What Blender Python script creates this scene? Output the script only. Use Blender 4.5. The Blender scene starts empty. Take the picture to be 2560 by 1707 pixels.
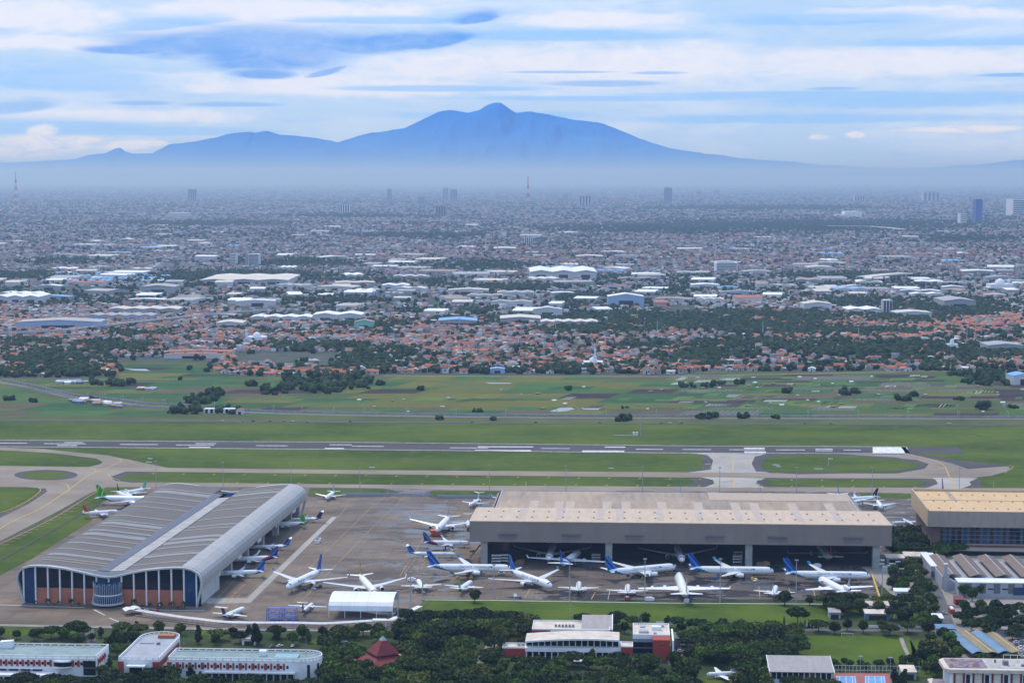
import bpy, math, random
import numpy as np
from mathutils import Vector, Matrix
sc = bpy.context.scene
R_ = math.radians
# ------------------------------------------------------------------ camera
CAM_H = 294.0
FPX = 4732.0                     # focal length in pixels of the 2560 wide photograph
HORY = 445.0
TH = math.atan((853.5 - HORY) / FPX)
cam_d = bpy.data.cameras.new('camera'); cam = bpy.data.objects.new('camera', cam_d)
sc.collection.objects.link(cam)
cam.location = (0, 0, CAM_H); cam.rotation_euler = (math.pi/2 - TH, 0, 0)
cam_d.sensor_width = 36.0; cam_d.lens = 36.0 * FPX / 2560.0
cam_d.clip_start = 1.0; cam_d.clip_end = 400000.0
sc.camera = cam
sc.render.resolution_x = 1024; sc.render.resolution_y = 682
# ------------------------------------------------------------------ exposure
sc.view_settings.view_transform = 'Standard'
try: sc.view_settings.look = 'None'
except Exception: pass
sc.view_settings.gamma = 1.0; sc.view_settings.use_curve_mapping = False
sc.view_settings.exposure = 0.05
sc.render.engine = 'CYCLES'
sc.cycles.use_denoising = True
sc.cycles.volume_bounces = 0
sc.cycles.max_bounces = 5; sc.cycles.diffuse_bounces = 2; sc.cycles.glossy_bounces = 2
sc.cycles.transmission_bounces = 2; sc.cycles.transparent_max_bounces = 4
# ------------------------------------------------------------------ sky
SUN_EL, SUN_AZ = R_(56), R_(-28)       # azimuth clockwise from +Y (camera looks along +Y)
world = bpy.data.worlds.new('World'); sc.world = world; world.use_nodes = True
nt = world.node_tree; N = nt.nodes; Lk = nt.links; N.clear()
def wn(t, **k):
    n = N.new(t)
    for a, b in k.items(): setattr(n, a, b)
    return n
def wm(op, a, b=None, c=None, clamp=False):
    n = N.new('ShaderNodeMath'); n.operation = op; n.use_clamp = clamp
    for i, v in enumerate((a, b, c)):
        if v is None: continue
        if isinstance(v, (int, float)): n.inputs[i].default_value = v
        else: Lk.new(v, n.inputs[i])
    return n.outputs[0]
tc = wn('ShaderNodeTexCoord'); sep = wn('ShaderNodeSeparateXYZ'); Lk.new(tc.outputs['Generated'], sep.inputs[0])
az = wm('ARCTAN2', sep.outputs[0], sep.outputs[1])
hor = wm('SQRT', wm('ADD', wm('MULTIPLY', sep.outputs[0], sep.outputs[0]), wm('MULTIPLY', sep.outputs[1], sep.outputs[1])))
el = wm('ARCTAN2', sep.outputs[2], hor)
def wnoise(sa, se, oz, scale=1.0, detail=5, rough=.55, dist=0.0):
    cx = wn('ShaderNodeCombineXYZ')
    Lk.new(wm('MULTIPLY', az, sa), cx.inputs[0]); Lk.new(wm('MULTIPLY', el, se), cx.inputs[1]); cx.inputs[2].default_value = oz
    n = wn('ShaderNodeTexNoise'); n.inputs['Scale'].default_value = scale; n.inputs['Detail'].default_value = detail
    n.inputs['Roughness'].default_value = rough; n.inputs['Distortion'].default_value = dist
    Lk.new(cx.outputs[0], n.inputs['Vector']); return n.outputs[0]
n_edge = wnoise(26, 78, 3.1, 1, 8, .62, .9)
n_soft = wnoise(9, 40, 8.7, 1, 8, .6, .9)
n_big = wnoise(2.2, 9, 1.3, 1, 4, .5, .3)
n_bil = wnoise(55, 120, 12.4, 1, 7, .6, 1.4)
n_fine = wnoise(34, 130, 5.5, 1, 8, .62, 1.0)
def blob(px, py, rx, ry, amp=.9):
    """soft ellipse of cloud round a direction of the sky, its edge broken by noise"""
    a0 = math.atan((px - 1280) / FPX); e0 = math.atan((HORY - py) / FPX)
    ra = rx / FPX; re = ry / FPX
    dx = wm('MULTIPLY', wm('SUBTRACT', az, a0), 1/ra); dy = wm('MULTIPLY', wm('SUBTRACT', el, e0), 1/re)
    d = wm('SQRT', wm('ADD', wm('MULTIPLY', dx, dx), wm('MULTIPLY', dy, dy)))
    d = wm('ADD', d, wm('MULTIPLY', wm('SUBTRACT', n_edge, .5), amp*2.2))
    mr = wn('ShaderNodeMapRange'); mr.interpolation_type = 'SMOOTHSTEP'; Lk.new(d, mr.inputs[0])
    mr.inputs[1].default_value = .55; mr.inputs[2].default_value = 1.25; mr.inputs[3].default_value = 1; mr.inputs[4].default_value = 0
    return mr.outputs[0]
def rng(v, a, b, lo=0., hi=1.):
    mr = wn('ShaderNodeMapRange'); mr.interpolation_type = 'SMOOTHSTEP'; Lk.new(v, mr.inputs[0])
    for i, x in enumerate((a, b, lo, hi)): mr.inputs[i+1].default_value = x
    return mr.outputs[0]
def wmix(f, a, b):
    m = wn('ShaderNodeMix', data_type='RGBA')
    if isinstance(f, float): m.inputs[0].default_value = f
    else: Lk.new(f, m.inputs[0])
    for s, v in ((6, a), (7, b)):
        if isinstance(v, tuple): m.inputs[s].default_value = (*v, 1)
        else: Lk.new(v, m.inputs[s])
    return m.outputs[2]
def wsum(*xs):
    o = xs[0]
    for x in xs[1:]: o = wm('MAXIMUM', o, x)
    return o
sky = wn('ShaderNodeTexSky', sky_type='NISHITA'); sky.sun_disc = False
sky.sun_elevation = SUN_EL; sky.sun_rotation = SUN_AZ; sky.altitude = 300; sky.air_density = 1.0; sky.dust_density = 1.2; sky.ozone_density = 2.0
S = 10.0
def c10(r, g, b): return (r*S, g*S, b*S)
WHITE = c10(.74, .84, 1.02); PALE = c10(.47, .69, 1.03); MID = c10(.29, .59, 1.05); DEEP = c10(.075, .32, .92)
HORIZ = c10(.46, .63, .97); CREAM = c10(.90, .90, .98)
def pane(px, py, rx, up, dn, amp=.6, tilt=0.):
    """sheet of cloud seen edge on: fades upward, ends sharply along its under side"""
    a0 = math.atan((px - 1280) / FPX); e0 = math.atan((HORY - py) / FPX)
    da = wm('SUBTRACT', az, a0); de = wm('SUBTRACT', wm('SUBTRACT', el, e0), wm('MULTIPLY', da, tilt))
    dx = wm('MULTIPLY', da, FPX/rx); dy = wm('MAXIMUM', wm('MULTIPLY', de, FPX/up), wm('MULTIPLY', de, -FPX/dn))
    d = wm('SQRT', wm('ADD', wm('MULTIPLY', dx, dx), wm('MULTIPLY', dy, dy)))
    d = wm('ADD', d, wm('MULTIPLY', wm('SUBTRACT', n_edge, .5), amp*1.5))
    soft = wm('ADD', .34, wm('MULTIPLY', rng(de, -.002, .006), .55))
    n = wn('ShaderNodeMapRange'); n.interpolation_type = 'SMOOTHSTEP'; Lk.new(d, n.inputs[0]); Lk.new(wm('SUBTRACT', .95, soft), n.inputs[1]); Lk.new(wm('ADD', .95, wm('MULTIPLY', soft, .5)), n.inputs[2]); n.inputs[3].default_value = 1; n.inputs[4].default_value = 0
    return n.outputs[0]
# thin veil of cloud over blue, everywhere
col = wmix(rng(n_big, .3, .7, .78, .93), sky.outputs[0], PALE)
col = wmix(rng(n_soft, .38, .72, 0., .85), col, WHITE)
col = wmix(wm('MULTIPLY', rng(n_fine, .46, .74), .34), col, MID)
# the lit white banks
lit = wsum(blob(90, 60, 240, 50), blob(700, 40, 400, 34), blob(400, 84, 150, 14), blob(1500, 165, 600, 50, .7), blob(1150,165,200,40), blob(820, 222, 420, 26, .7), blob(330,205,260,20), blob(300,295,300,20,.7), blob(2200, 165, 520, 36, .7), blob(1480, 55, 260, 22, .8), blob(2250, 50, 300, 18, .8), blob(120,120,200,22))
col = wmix(wm('MULTIPLY', lit, .8), col, CREAM)
# blue bands and undersides of the higher layer
mid = wsum(pane(2060, 60, 330, 22, 16), pane(2250, 250, 420, 16, 30), pane(1950, 240, 420, 8, 14), pane(1530, 248, 420, 6, 9), pane(150, 205, 330, 40, 34), pane(1400, 95, 420, 18, 14), pane(2450, 122, 330, 20, 8), pane(2520, 200, 110, 6, 5), pane(980, 60, 300, 14, 8), pane(1100,225,300,10,8), pane(420,330,330,14,14), pane(160,322,260,26,30), pane(420, 75, 160, 26, 12, .6, .1), pane(2000,300,600,14,14), pane(1250,290,300,12,12))
col = wmix(wm('MULTIPLY', mid, .75), col, MID)
deep = wsum(pane(640, 112, 400, 42, 46, .6, .02), pane(690, 135, 230, 40, 54, .5), pane(665, 190, 90, 16, 15, .4), pane(960, 108, 250, 22, 34, .6, .08), pane(1110, 108, 90, 20, 18, .6, .2), pane(330, 134, 130, 14, 14, .5), pane(1190, 56, 70, 26, 12, .5, .15), pane(815, 187, 48, 9, 8, .3, .22), pane(845, 176, 30, 4, 4, .3, .2))
col = wmix(wm('MULTIPLY', deep, rng(n_soft, .25, .7, 1., .6)), col, DEEP)
strk = wsum(pane(1510, 212, 165, 9, 9, .4), pane(40, 278, 120, 22, 16, .4, .1), pane(362, 264, 85, 7, 6, .4), pane(590, 266, 130, 8, 6, .4), pane(1400, 184, 160, 4, 4, .4), pane(1640, 187, 80, 5, 4, .4), pane(2080, 228, 70, 5, 4, .4), pane(2530,199,90,5,4,.4))
col = wmix(wm('MULTIPLY', strk, .7), col, c10(.22, .48, .96))
# cumulus low at the left, and bits of cloud elsewhere near the skyline
cum = wsum(blob(120, 362, 130, 26, .8), blob(112, 338, 45, 22, .8), blob(200, 356, 80, 18, .8), blob(300, 365, 110, 12, 1.0), blob(20, 385, 120, 14, .8), blob(2380, 328, 160, 10, .9), blob(2040, 345, 22, 6, .7), blob(2135, 340, 22, 8, .7))
col = wmix(wm('MULTIPLY', cum, .92), col, wmix(rng(n_fine, .36, .54), c10(.58, .70, .96), c10(.95, .92, .92)))
col = wmix(wm('MULTIPLY', rng(n_bil, .42, .72), .28), col, c10(.55, .72, 1.0))
# overhead sky brightened and tinted blue, added to lift the haze and scene light
vm = wn('ShaderNodeMix', data_type='RGBA', blend_type='MULTIPLY'); vm.inputs[0].default_value = 1.0; Lk.new(col, vm.inputs[6]); Lk.new(wmix(rng(el, .12, 1.0), (1., 1., 1.), (1.25, 1.32, 1.55)), vm.inputs[7]); col = vm.outputs[2]
# the murk along the skyline goes on all round
col = wmix(rng(el, .0, .017, .95, 0.), col, HORIZ)
col = wmix(rng(el, -.02, -.004, 1., 0.), col, c10(.25, .30, .34))
bg = wn('ShaderNodeBackground'); bg.inputs[1].default_value = 0.1; Lk.new(col, bg.inputs[0])
wo = wn('ShaderNodeOutputWorld'); Lk.new(bg.outputs[0], wo.inputs[0])
# ------------------------------------------------------------------ sun behind thin overcast
sun_d = bpy.data.lights.new('sun', 'SUN'); sun_d.energy = 2.5; sun_d.angle = R_(9); sun_d.color = (1, .86, .63)
sun = bpy.data.objects.new('sun', sun_d); sc.collection.objects.link(sun)
sd = Vector((math.sin(SUN_AZ)*math.cos(SUN_EL), math.cos(SUN_AZ)*math.cos(SUN_EL), math.sin(SUN_EL)))
sun.rotation_euler = sd.to_track_quat('Z', 'Y').to_euler(); sun.location = (0, 0, 900)
# ------------------------------------------------------------------ helpers: layout
def ray(px, py):
    a = (px - 1280)/FPX; b = (py - 853.5)/FPX
    return a, math.cos(TH) - b*math.sin(TH), -math.sin(TH) - b*math.cos(TH)
def P(px, py, z=0.0):
    """point of the level plane z seen at a pixel of the photograph"""
    x, y, w = ray(px, py); t = (z - CAM_H)/w
    return x*t, y*t
def HT(py, Y):
    """height of what is seen at row py at distance Y"""
    x, y, w = ray(1280, py); return CAM_H + w/y*Y
def proj(x, y, z):
    dz = z - CAM_H; f = y*np.cos(TH) - dz*np.sin(TH); u = y*np.sin(TH) + dz*np.cos(TH)
    return 1280 + FPX*x/f, 853.5 - FPX*u/f
AL = R_(3.3); CA, SA = math.cos(AL), math.sin(AL)
def toA(x, y): return x*CA - y*SA, x*SA + y*CA
def toW(u, v): return u*CA + v*SA, -u*SA + v*CA
def PA(px, py, z=0.0): return toA(*P(px, py, z))
# ------------------------------------------------------------------ helpers: objects
def tag(o, label=None, cat=None, group=None, kind=None):
    if label: o['label'] = label
    if cat: o['category'] = cat
    if group: o['group'] = group
    if kind: o['kind'] = kind
    return o
def link(o): sc.collection.objects.link(o); return o
def empty(name, loc=(0, 0, 0), rz=0.0, label=None, cat=None, group=None):
    o = link(bpy.data.objects.new(name, None)); o.location = loc; o.rotation_euler = (0, 0, rz); o.empty_display_size = .5
    return tag(o, label, cat, group)
def obj(name, me, parent=None, loc=None, rz=None):
    o = link(bpy.data.objects.new(name, me))
    if parent is not None: o.parent = parent
    if loc is not None: o.location = loc
    if rz is not None: o.rotation_euler = (0, 0, rz)
    return o
class MB:
    """collects shapes and makes ONE mesh of them"""
    def __init__(s): s.v = []; s.f = []; s.m = []
    def add(s, vs, fs, m=0):
        k = len(s.v); s.v += [tuple(p) for p in vs]
        for f in fs: s.f.append([i + k for i in f]); s.m.append(m)
        return s
    def box(s, x0, x1, y0, y1, z0, z1, m=0):
        return s.add([(x0,y0,z0),(x1,y0,z0),(x1,y1,z0),(x0,y1,z0),(x0,y0,z1),(x1,y0,z1),(x1,y1,z1),(x0,y1,z1)],
              [(0,3,2,1),(4,5,6,7),(0,1,5,4),(1,2,6,5),(2,3,7,6),(3,0,4,7)], m)
    def prism(s, pts, z0, z1, m=0):
        n = len(pts)
        return s.add([(*p, z0) for p in pts] + [(*p, z1) for p in pts],
              [tuple(range(n-1,-1,-1)), tuple(range(n, 2*n))] + [(i, (i+1)%n, n+(i+1)%n, n+i) for i in range(n)], m)
    def poly(s, pts, z, m=0): return s.add([(*p, z) for p in pts], [tuple(range(len(pts)))], m)
    def ext(s, prof, y0, y1, m=0, closed=True):
        """profile in x,z drawn along y"""
        n = len(prof); vs = [(p[0], y0, p[1]) for p in prof] + [(p[0], y1, p[1]) for p in prof]
        fs = [(i, i+1, n+i+1, n+i) for i in range(n-1)]
        if closed: fs += [(n-1, 0, n, 2*n-1), tuple(range(n-1,-1,-1)), tuple(range(n, 2*n))]
        return s.add(vs, fs, m)
    def lathe(s, prof, c=(0,0,0), ax='z', n=12, m=0, cap=True):
        """prof: list of (radius, along)"""
        vs = []
        for r, h in prof:
            for k in range(n):
                a = 2*math.pi*k/n; p = (r*math.cos(a), r*math.sin(a))
                q = {'z': (p[0], p[1], h), 'x': (h, p[0], p[1]), 'y': (p[0], h, p[1])}[ax]
                vs.append((q[0]+c[0], q[1]+c[1], q[2]+c[2]))
        fs = []
        for j in range(len(prof)-1):
            for k in range(n): fs.append((j*n+k, j*n+(k+1)%n, (j+1)*n+(k+1)%n, (j+1)*n+k))
        if cap: fs += [tuple(range(n-1,-1,-1)), tuple(range((len(prof)-1)*n, len(prof)*n))]
        return s.add(vs, fs, m)
    def bar(s, a, b, r=.1, n=4, m=0):
        a = Vector(a); b = Vector(b); d = (b-a).normalized(); u = d.orthogonal().normalized(); w = d.cross(u)
        vs = [tuple(p + r*(math.cos(2*math.pi*(k+.5)/n)*u + math.sin(2*math.pi*(k+.5)/n)*w)) for p in (a, b) for k in range(n)]
        return s.add(vs, [(k, (k+1)%n, n+(k+1)%n, n+k) for k in range(n)] + [tuple(range(n-1,-1,-1)), tuple(range(n, 2*n))], m)
    def mesh(s, name, mats, smooth=False):
        me = bpy.data.meshes.new(name); me.from_pydata(s.v, [], s.f)
        for m in (mats if isinstance(mats, (list, tuple)) else [mats]): me.materials.append(m)
        me.polygons.foreach_set('material_index', s.m)
        if smooth: me.polygons.foreach_set('use_smooth', [True]*len(s.f))
        me.validate(); me.update(); return me
    def build(s, name, mats, parent=None, loc=None, rz=None, smooth=False):
        return obj(name, s.mesh(name, mats, smooth), parent, loc, rz)
# ------------------------------------------------------------------ helpers: materials
MATS = {}
def mat(name, c, rough=.7, var=.18, scale=.15, detail=4, c2=None, stretch=None, spec=.4, metal=0., bump=0., fine=0.):
    """principled paint with noise wear: colour varied about c, in metres of the object"""
    if name in MATS: return MATS[name]
    m = bpy.data.materials.new(name); m.use_nodes = True; t = m.node_tree; b = t.nodes['Principled BSDF']
    b.inputs['Roughness'].default_value = rough; b.inputs['Metallic'].default_value = metal
    b.inputs['Specular IOR Level'].default_value = spec
    tcn = t.nodes.new('ShaderNodeTexCoord'); mp = t.nodes.new('ShaderNodeMapping'); t.links.new(tcn.outputs['Object'], mp.inputs[0])
    if stretch: mp.inputs['Scale'].default_value = stretch
    nz = t.nodes.new('ShaderNodeTexNoise'); nz.inputs['Scale'].default_value = scale; nz.inputs['Detail'].default_value = detail
    nz.inputs['Roughness'].default_value = .6
    t.links.new(mp.outputs[0], nz.inputs['Vector'])
    mx = t.nodes.new('ShaderNodeMix'); mx.data_type = 'RGBA'
    lo = c2 or tuple(x*(1-var) for x in c); hi = c if c2 else tuple(min(1, x*(1+var)) for x in c)
    mx.inputs[6].default_value = (*lo, 1); mx.inputs[7].default_value = (*hi, 1)
    mr = t.nodes.new('ShaderNodeMapRange'); mr.inputs[1].default_value = .3; mr.inputs[2].default_value = .7
    t.links.new(nz.outputs[0], mr.inputs[0]); t.links.new(mr.outputs[0], mx.inputs[0]); t.links.new(mx.outputs[2], b.inputs['Base Color'])
    MATS[name] = m; return m
class NT:
    """small node helper for the special materials"""
    def __init__(s, name, rough=.8, spec=.3):
        s.m = bpy.data.materials.new(name); s.m.use_nodes = True; s.t = s.m.node_tree; s.b = s.t.nodes['Principled BSDF']
        s.b.inputs['Roughness'].default_value = rough; s.b.inputs['Specular IOR Level'].default_value = spec
        s.tc = s.t.nodes.new('ShaderNodeTexCoord').outputs['Object']; MATS[name] = s.m
    def put(s, i, v):
        if isinstance(v, (int, float)): i.default_value = v
        elif isinstance(v, tuple): i.default_value = (*v, 1) if len(v) == 3 and i.type == 'RGBA' else v
        else: s.t.links.new(v, i)
    def map(s, scale=(1,1,1), rot=(0,0,0), v=None):
        n = s.t.nodes.new('ShaderNodeMapping'); n.inputs['Scale'].default_value = scale; n.inputs['Rotation'].default_value = rot
        s.t.links.new(v or s.tc, n.inputs[0]); return n.outputs[0]
    def noise(s, scale, detail=4, rough=.55, v=None, dist=0.):
        n = s.t.nodes.new('ShaderNodeTexNoise'); n.inputs['Scale'].default_value = scale; n.inputs['Detail'].default_value = detail
        n.inputs['Roughness'].default_value = rough; n.inputs['Distortion'].default_value = dist
        s.t.links.new(v or s.tc, n.inputs['Vector']); return n.outputs[0]
    def voro(s, scale, v=None, out='Color', rnd=1.):
        n = s.t.nodes.new('ShaderNodeTexVoronoi'); n.inputs['Scale'].default_value = scale; n.inputs['Randomness'].default_value = rnd
        s.t.links.new(v or s.tc, n.inputs['Vector']); return n.outputs[out]
    def wave(s, scale, v=None, dist=0., prof='SIN', direction='X'):
        n = s.t.nodes.new('ShaderNodeTexWave'); n.inputs['Scale'].default_value = scale; n.inputs['Distortion'].default_value = dist
        n.bands_direction = direction; n.wave_profile = prof
        s.t.links.new(v or s.tc, n.inputs['Vector']); return n.outputs['Fac']
    def rng(s, v, a, b, lo=0., hi=1.):
        n = s.t.nodes.new('ShaderNodeMapRange'); s.t.links.new(v, n.inputs[0])
        for i, x in enumerate((a, b, lo, hi)): n.inputs[i+1].default_value = x
        return n.outputs[0]
    def mix(s, f, a, b, blend='MIX'):
        n = s.t.nodes.new('ShaderNodeMix'); n.data_type = 'RGBA'; n.blend_type = blend
        s.put(n.inputs[0], f); s.put(n.inputs[6], a); s.put(n.inputs[7], b); return n.outputs[2]
    def math(s, op, a, b=0.):
        n = s.t.nodes.new('ShaderNodeMath'); n.operation = op; s.put(n.inputs[0], a); s.put(n.inputs[1], b); return n.outputs[0]
    def attr(s, name):
        n = s.t.nodes.new('ShaderNodeAttribute'); n.attribute_name = name; return n.outputs['Color']
    def rand(s): return s.t.nodes.new('ShaderNodeObjectInfo').outputs['Random']
    def sep(s, v=None):
        n = s.t.nodes.new('ShaderNodeSeparateXYZ'); s.t.links.new(v or s.tc, n.inputs[0]); return n.outputs
    def bump(s, h, strength=.3, dist=.1):
        n = s.t.nodes.new('ShaderNodeBump'); n.inputs['Strength'].default_value = strength; n.inputs['Distance'].default_value = dist
        s.t.links.new(h, n.inputs['Height']); s.t.links.new(n.outputs[0], s.b.inputs['Normal'])
    def done(s, col, rough=None):
        s.put(s.b.inputs['Base Color'], col)
        if rough is not None: s.put(s.b.inputs['Roughness'], rough)
        return s.m
def glass(name, c, rough=.12):
    m = NT(name, rough, .5); n = m.noise(.35, 3); return m.done(m.mix(m.rng(n, .3, .7), tuple(x*.6 for x in c), c))
rs = np.random.RandomState(7); random.seed(7)
def vnoise(x, y, sc_, seed=0):
    """smooth value noise for layout"""
    x = np.asarray(x, float)/sc_ + seed*17.3; y = np.asarray(y, float)/sc_ + seed*9.1
    xi = np.floor(x).astype(np.int64); yi = np.floor(y).astype(np.int64); fx = x-xi; fy = y-yi
    fx = fx*fx*(3-2*fx); fy = fy*fy*(3-2*fy)
    def hh(a, b):
        n = (a*374761393 + b*668265263 + seed*974711) & 0x7fffffff; n = ((n ^ (n >> 13))*1274126177) & 0x7fffffff
        return ((n ^ (n >> 16)) & 0xffff)/65535.0
    return (hh(xi,yi)*(1-fx)+hh(xi+1,yi)*fx)*(1-fy) + (hh(xi,yi+1)*(1-fx)+hh(xi+1,yi+1)*fx)*fy
# ================================================================== GROUND, AIR, HILLS
def sheet(name, pts_px, m, z, kind='structure', parent=None):
    """level polygon lying on the ground, its corners found on the photograph"""
    b = MB(); b.poly([P(*p, z) for p in pts_px][::-1] if _area([P(*p, z) for p in pts_px]) < 0 else [P(*p, z) for p in pts_px], z)
    o = b.build(name, m, parent)
    if kind: o['kind'] = kind
    return o
def _area(q): return sum(q[i][0]*q[(i+1) % len(q)][1] - q[(i+1) % len(q)][0]*q[i][1] for i in range(len(q)))
def ribbon_mb(b, pts, w, z, m=0):
    """flat strip along world points"""
    pts = [Vector((p[0], p[1], 0)) for p in pts]; L = []
    for i, p in enumerate(pts):
        d = (pts[min(i+1, len(pts)-1)] - pts[max(i-1, 0)]).normalized(); n = Vector((-d.y, d.x, 0))
        L += [p + n*w/2, p - n*w/2]
    return b.add([(q.x, q.y, z) for q in L], [(2*i, 2*i+1, 2*i+3, 2*i+2) for i in range(len(pts)-1)], m)
def smooth(pts, k=5):
    """Catmull-Rom through points"""
    out = []; n = len(pts)
    for i in range(n-1):
        p0, p1, p2, p3 = pts[max(i-1,0)], pts[i], pts[i+1], pts[min(i+2,n-1)]
        for j in range(k):
            t = j/k
            out.append(tuple(.5*((2*b)+(-a+c)*t+(2*a-5*b+4*c-d)*t*t+(-a+3*b-3*c+d)*t**3) for a,b,c,d in zip(p0,p1,p2,p3)))
    return out + [tuple(pts[-1])]
# materials of the land
m_ = NT('city ground', .95, .1); n1 = m_.noise(.004, 6); n2 = m_.noise(.03, 4)
city_ground = m_.done(m_.mix(m_.rng(n2, .35, .65), m_.mix(m_.rng(n1, .4, .6), (.07,.075,.06), (.10,.095,.09)), (.045,.07,.035)))
m_ = NT('airfield grass', .95, .1); n1 = m_.noise(.006, 5, v=m_.map((1,1.6,1))); n2 = m_.noise(.06, 5); n3 = m_.noise(.02, 5, dist=1.5)
g = m_.mix(m_.rng(n1, .35, .65), (.038,.070,.008), (.086,.122,.013)); g = m_.mix(m_.math('MULTIPLY', m_.rng(n2, .48, .72), .55), g, (.125,.135,.035))
grass_m = m_.done(m_.mix(m_.math('MULTIPLY', m_.rng(n3, .58, .72), .5), g, (.035,.07,.016)))
m_ = NT('lawn grass', .95, .1); n1 = m_.noise(.02, 5); n2 = m_.noise(.15, 5)
g = m_.mix(m_.rng(n1, .35, .65), (.044,.080,.008), (.088,.130,.012))
lawn_m = m_.done(m_.mix(m_.math('MULTIPLY', m_.rng(n2, .5, .7), .5), g, (.10,.12,.03)))
m_ = NT('park soil', .95, .1); n1 = m_.noise(.03, 5)
park_m = m_.done(m_.mix(m_.rng(n1, .4, .6), (.030,.050,.015), (.06,.075,.03)))
m_ = NT('farm soil', .95, .1); n1 = m_.noise(.01, 5)
farm_m = m_.done(m_.mix(m_.rng(n1, .4, .6), (.07,.085,.03), (.10,.12,.035)))
b = MB(); ys = [600, 1200, 2000, 3000, 4500, 7000, 11000, 18000, 30000, 50000, 93500]
for i, y in enumerate(ys): b.v += [(-(y*.33+900), y, 0), (-(y*.1), y, 0), (y*.1, y, 0), (y*.33+900, y, 0)]
for i in range(len(ys)-1):
    for k in range(3): b.f.append([4*i+k, 4*i+k+1, 4*i+k+5, 4*i+k+4]); b.m.append(0)
b.build('ground', city_ground)['kind'] = 'structure'
sheet('airfield_grass', [(-350,1052),(2910,1066),(3000,1520),(2200,1620),(-600,1640)], grass_m, .04)
sheet('farmland', [(-300,948),(285,946),(292,906),(545,906),(550,942),(960,937),(1690,938),(1750,928),(2900,926),(2910,1064),(-350,1051)], farm_m, .03)
sheet('parkland', [(-400,1556),(300,1566),(1000,1578),(1060,1546),(2900,1330),(3200,1800),(-700,1800)], park_m, .06)
# the air
hz = bpy.data.materials.new('haze'); hz.use_nodes = True; t = hz.node_tree; t.nodes.clear()
pv = t.nodes.new('ShaderNodeVolumePrincipled'); ou = t.nodes.new('ShaderNodeOutputMaterial')
pv.inputs['Color'].default_value = (.43, .63, 1.0, 1); pv.inputs['Absorption Color'].default_value = (.5, .5, .5, 1)
pv.inputs['Density'].default_value = 4.5e-5; pv.inputs['Anisotropy'].default_value = 0.5
t.links.new(pv.outputs[0], ou.inputs['Volume'])
MB().box(-34000, 34000, -400, 95000, -1.0, 680).build('haze', hz)['kind'] = 'stuff'
# the volcano and its foothills, far beyond the haze
def hill(name, prof, y0, depth, m, rough, seed):
    """ridge whose skyline follows the profile; slopes run down to front and back, cut by ravines"""
    xs = np.linspace(prof[0][0], prof[-1][0], 700); pr = np.interp(xs, [p[0] for p in prof], [p[1] for p in prof])
    X = (xs-1280)/FPX*y0; top = (HORY-pr)/FPX*y0 + CAM_H
    rows = 22; V = []
    for j in range(rows+1):
        f = j/rows*2 - 1                       # -1 front foot, 0 ridge, 1 back foot
        for i, x in enumerate(X):
            s = 1-abs(f); e = s**1.15
            rav = (vnoise(x*1.0, f*depth*.25, 1500, seed) - .5)*rough*math.sin(math.pi*min(1, abs(f)*1.0)) + (vnoise(x, f*depth*.3, 500, seed+1)-.5)*rough*.4*math.sin(math.pi*abs(f))
            V.append((float(x), y0 + f*depth + (float(vnoise(x, 0, 4000, seed+2))-.5)*800, float(max(-300, (top[i]+300)*e - 300 + rav*max(top[i],0)/1500 + ((vnoise(x,0,1500,seed+3)-.5)*rough*.26 + (vnoise(x,0,520,seed+4)-.5)*rough*.16 + (vnoise(x,0,230,seed+5)-.5)*rough*.07)*max(0,1-abs(f)*3)*min(1,max(top[i],0)/1500)))))
    n = len(X); F = [(j*n+i, j*n+i+1, (j+1)*n+i+1, (j+1)*n+i) for j in range(rows) for i in range(n-1)]
    me = bpy.data.meshes.new(name); me.from_pydata(V, [], F); me.materials.append(m); me.update()
    o = obj(name, me); o['kind'] = 'structure'; return o
m_ = NT('haze blue forest', .95, .1); n1 = m_.noise(.0004, 6); hill_m = m_.done(m_.mix(m_.rng(n1,.4,.6), (.006,.155,.47), (.009,.175,.52)))  # forest colour tinted blue, standing in for the hazy air before it
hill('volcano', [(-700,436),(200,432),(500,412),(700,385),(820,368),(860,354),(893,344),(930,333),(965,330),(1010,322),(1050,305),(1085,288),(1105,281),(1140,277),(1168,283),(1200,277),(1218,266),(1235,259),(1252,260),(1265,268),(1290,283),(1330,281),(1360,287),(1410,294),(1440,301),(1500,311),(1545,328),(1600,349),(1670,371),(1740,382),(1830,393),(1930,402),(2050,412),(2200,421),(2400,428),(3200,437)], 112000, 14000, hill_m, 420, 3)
hill('foothills', [(-900,430),(-100,412),(140,402),(190,398),(225,388),(270,384),(296,372),(306,370),(318,379),(345,384),(385,383),(410,372),(430,360),(455,359),(500,354),(540,346),(575,336),(632,330),(640,333),(672,328),(690,333),(705,338),(740,342),(790,347),(835,353),(870,366),(950,385),(1100,405),(1400,420),(1900,428),(2150,424),(2350,418),(2450,411),(2560,400),(2700,385),(3000,380),(3400,420)], 104000, 8500, hill_m, 260, 9)
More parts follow.
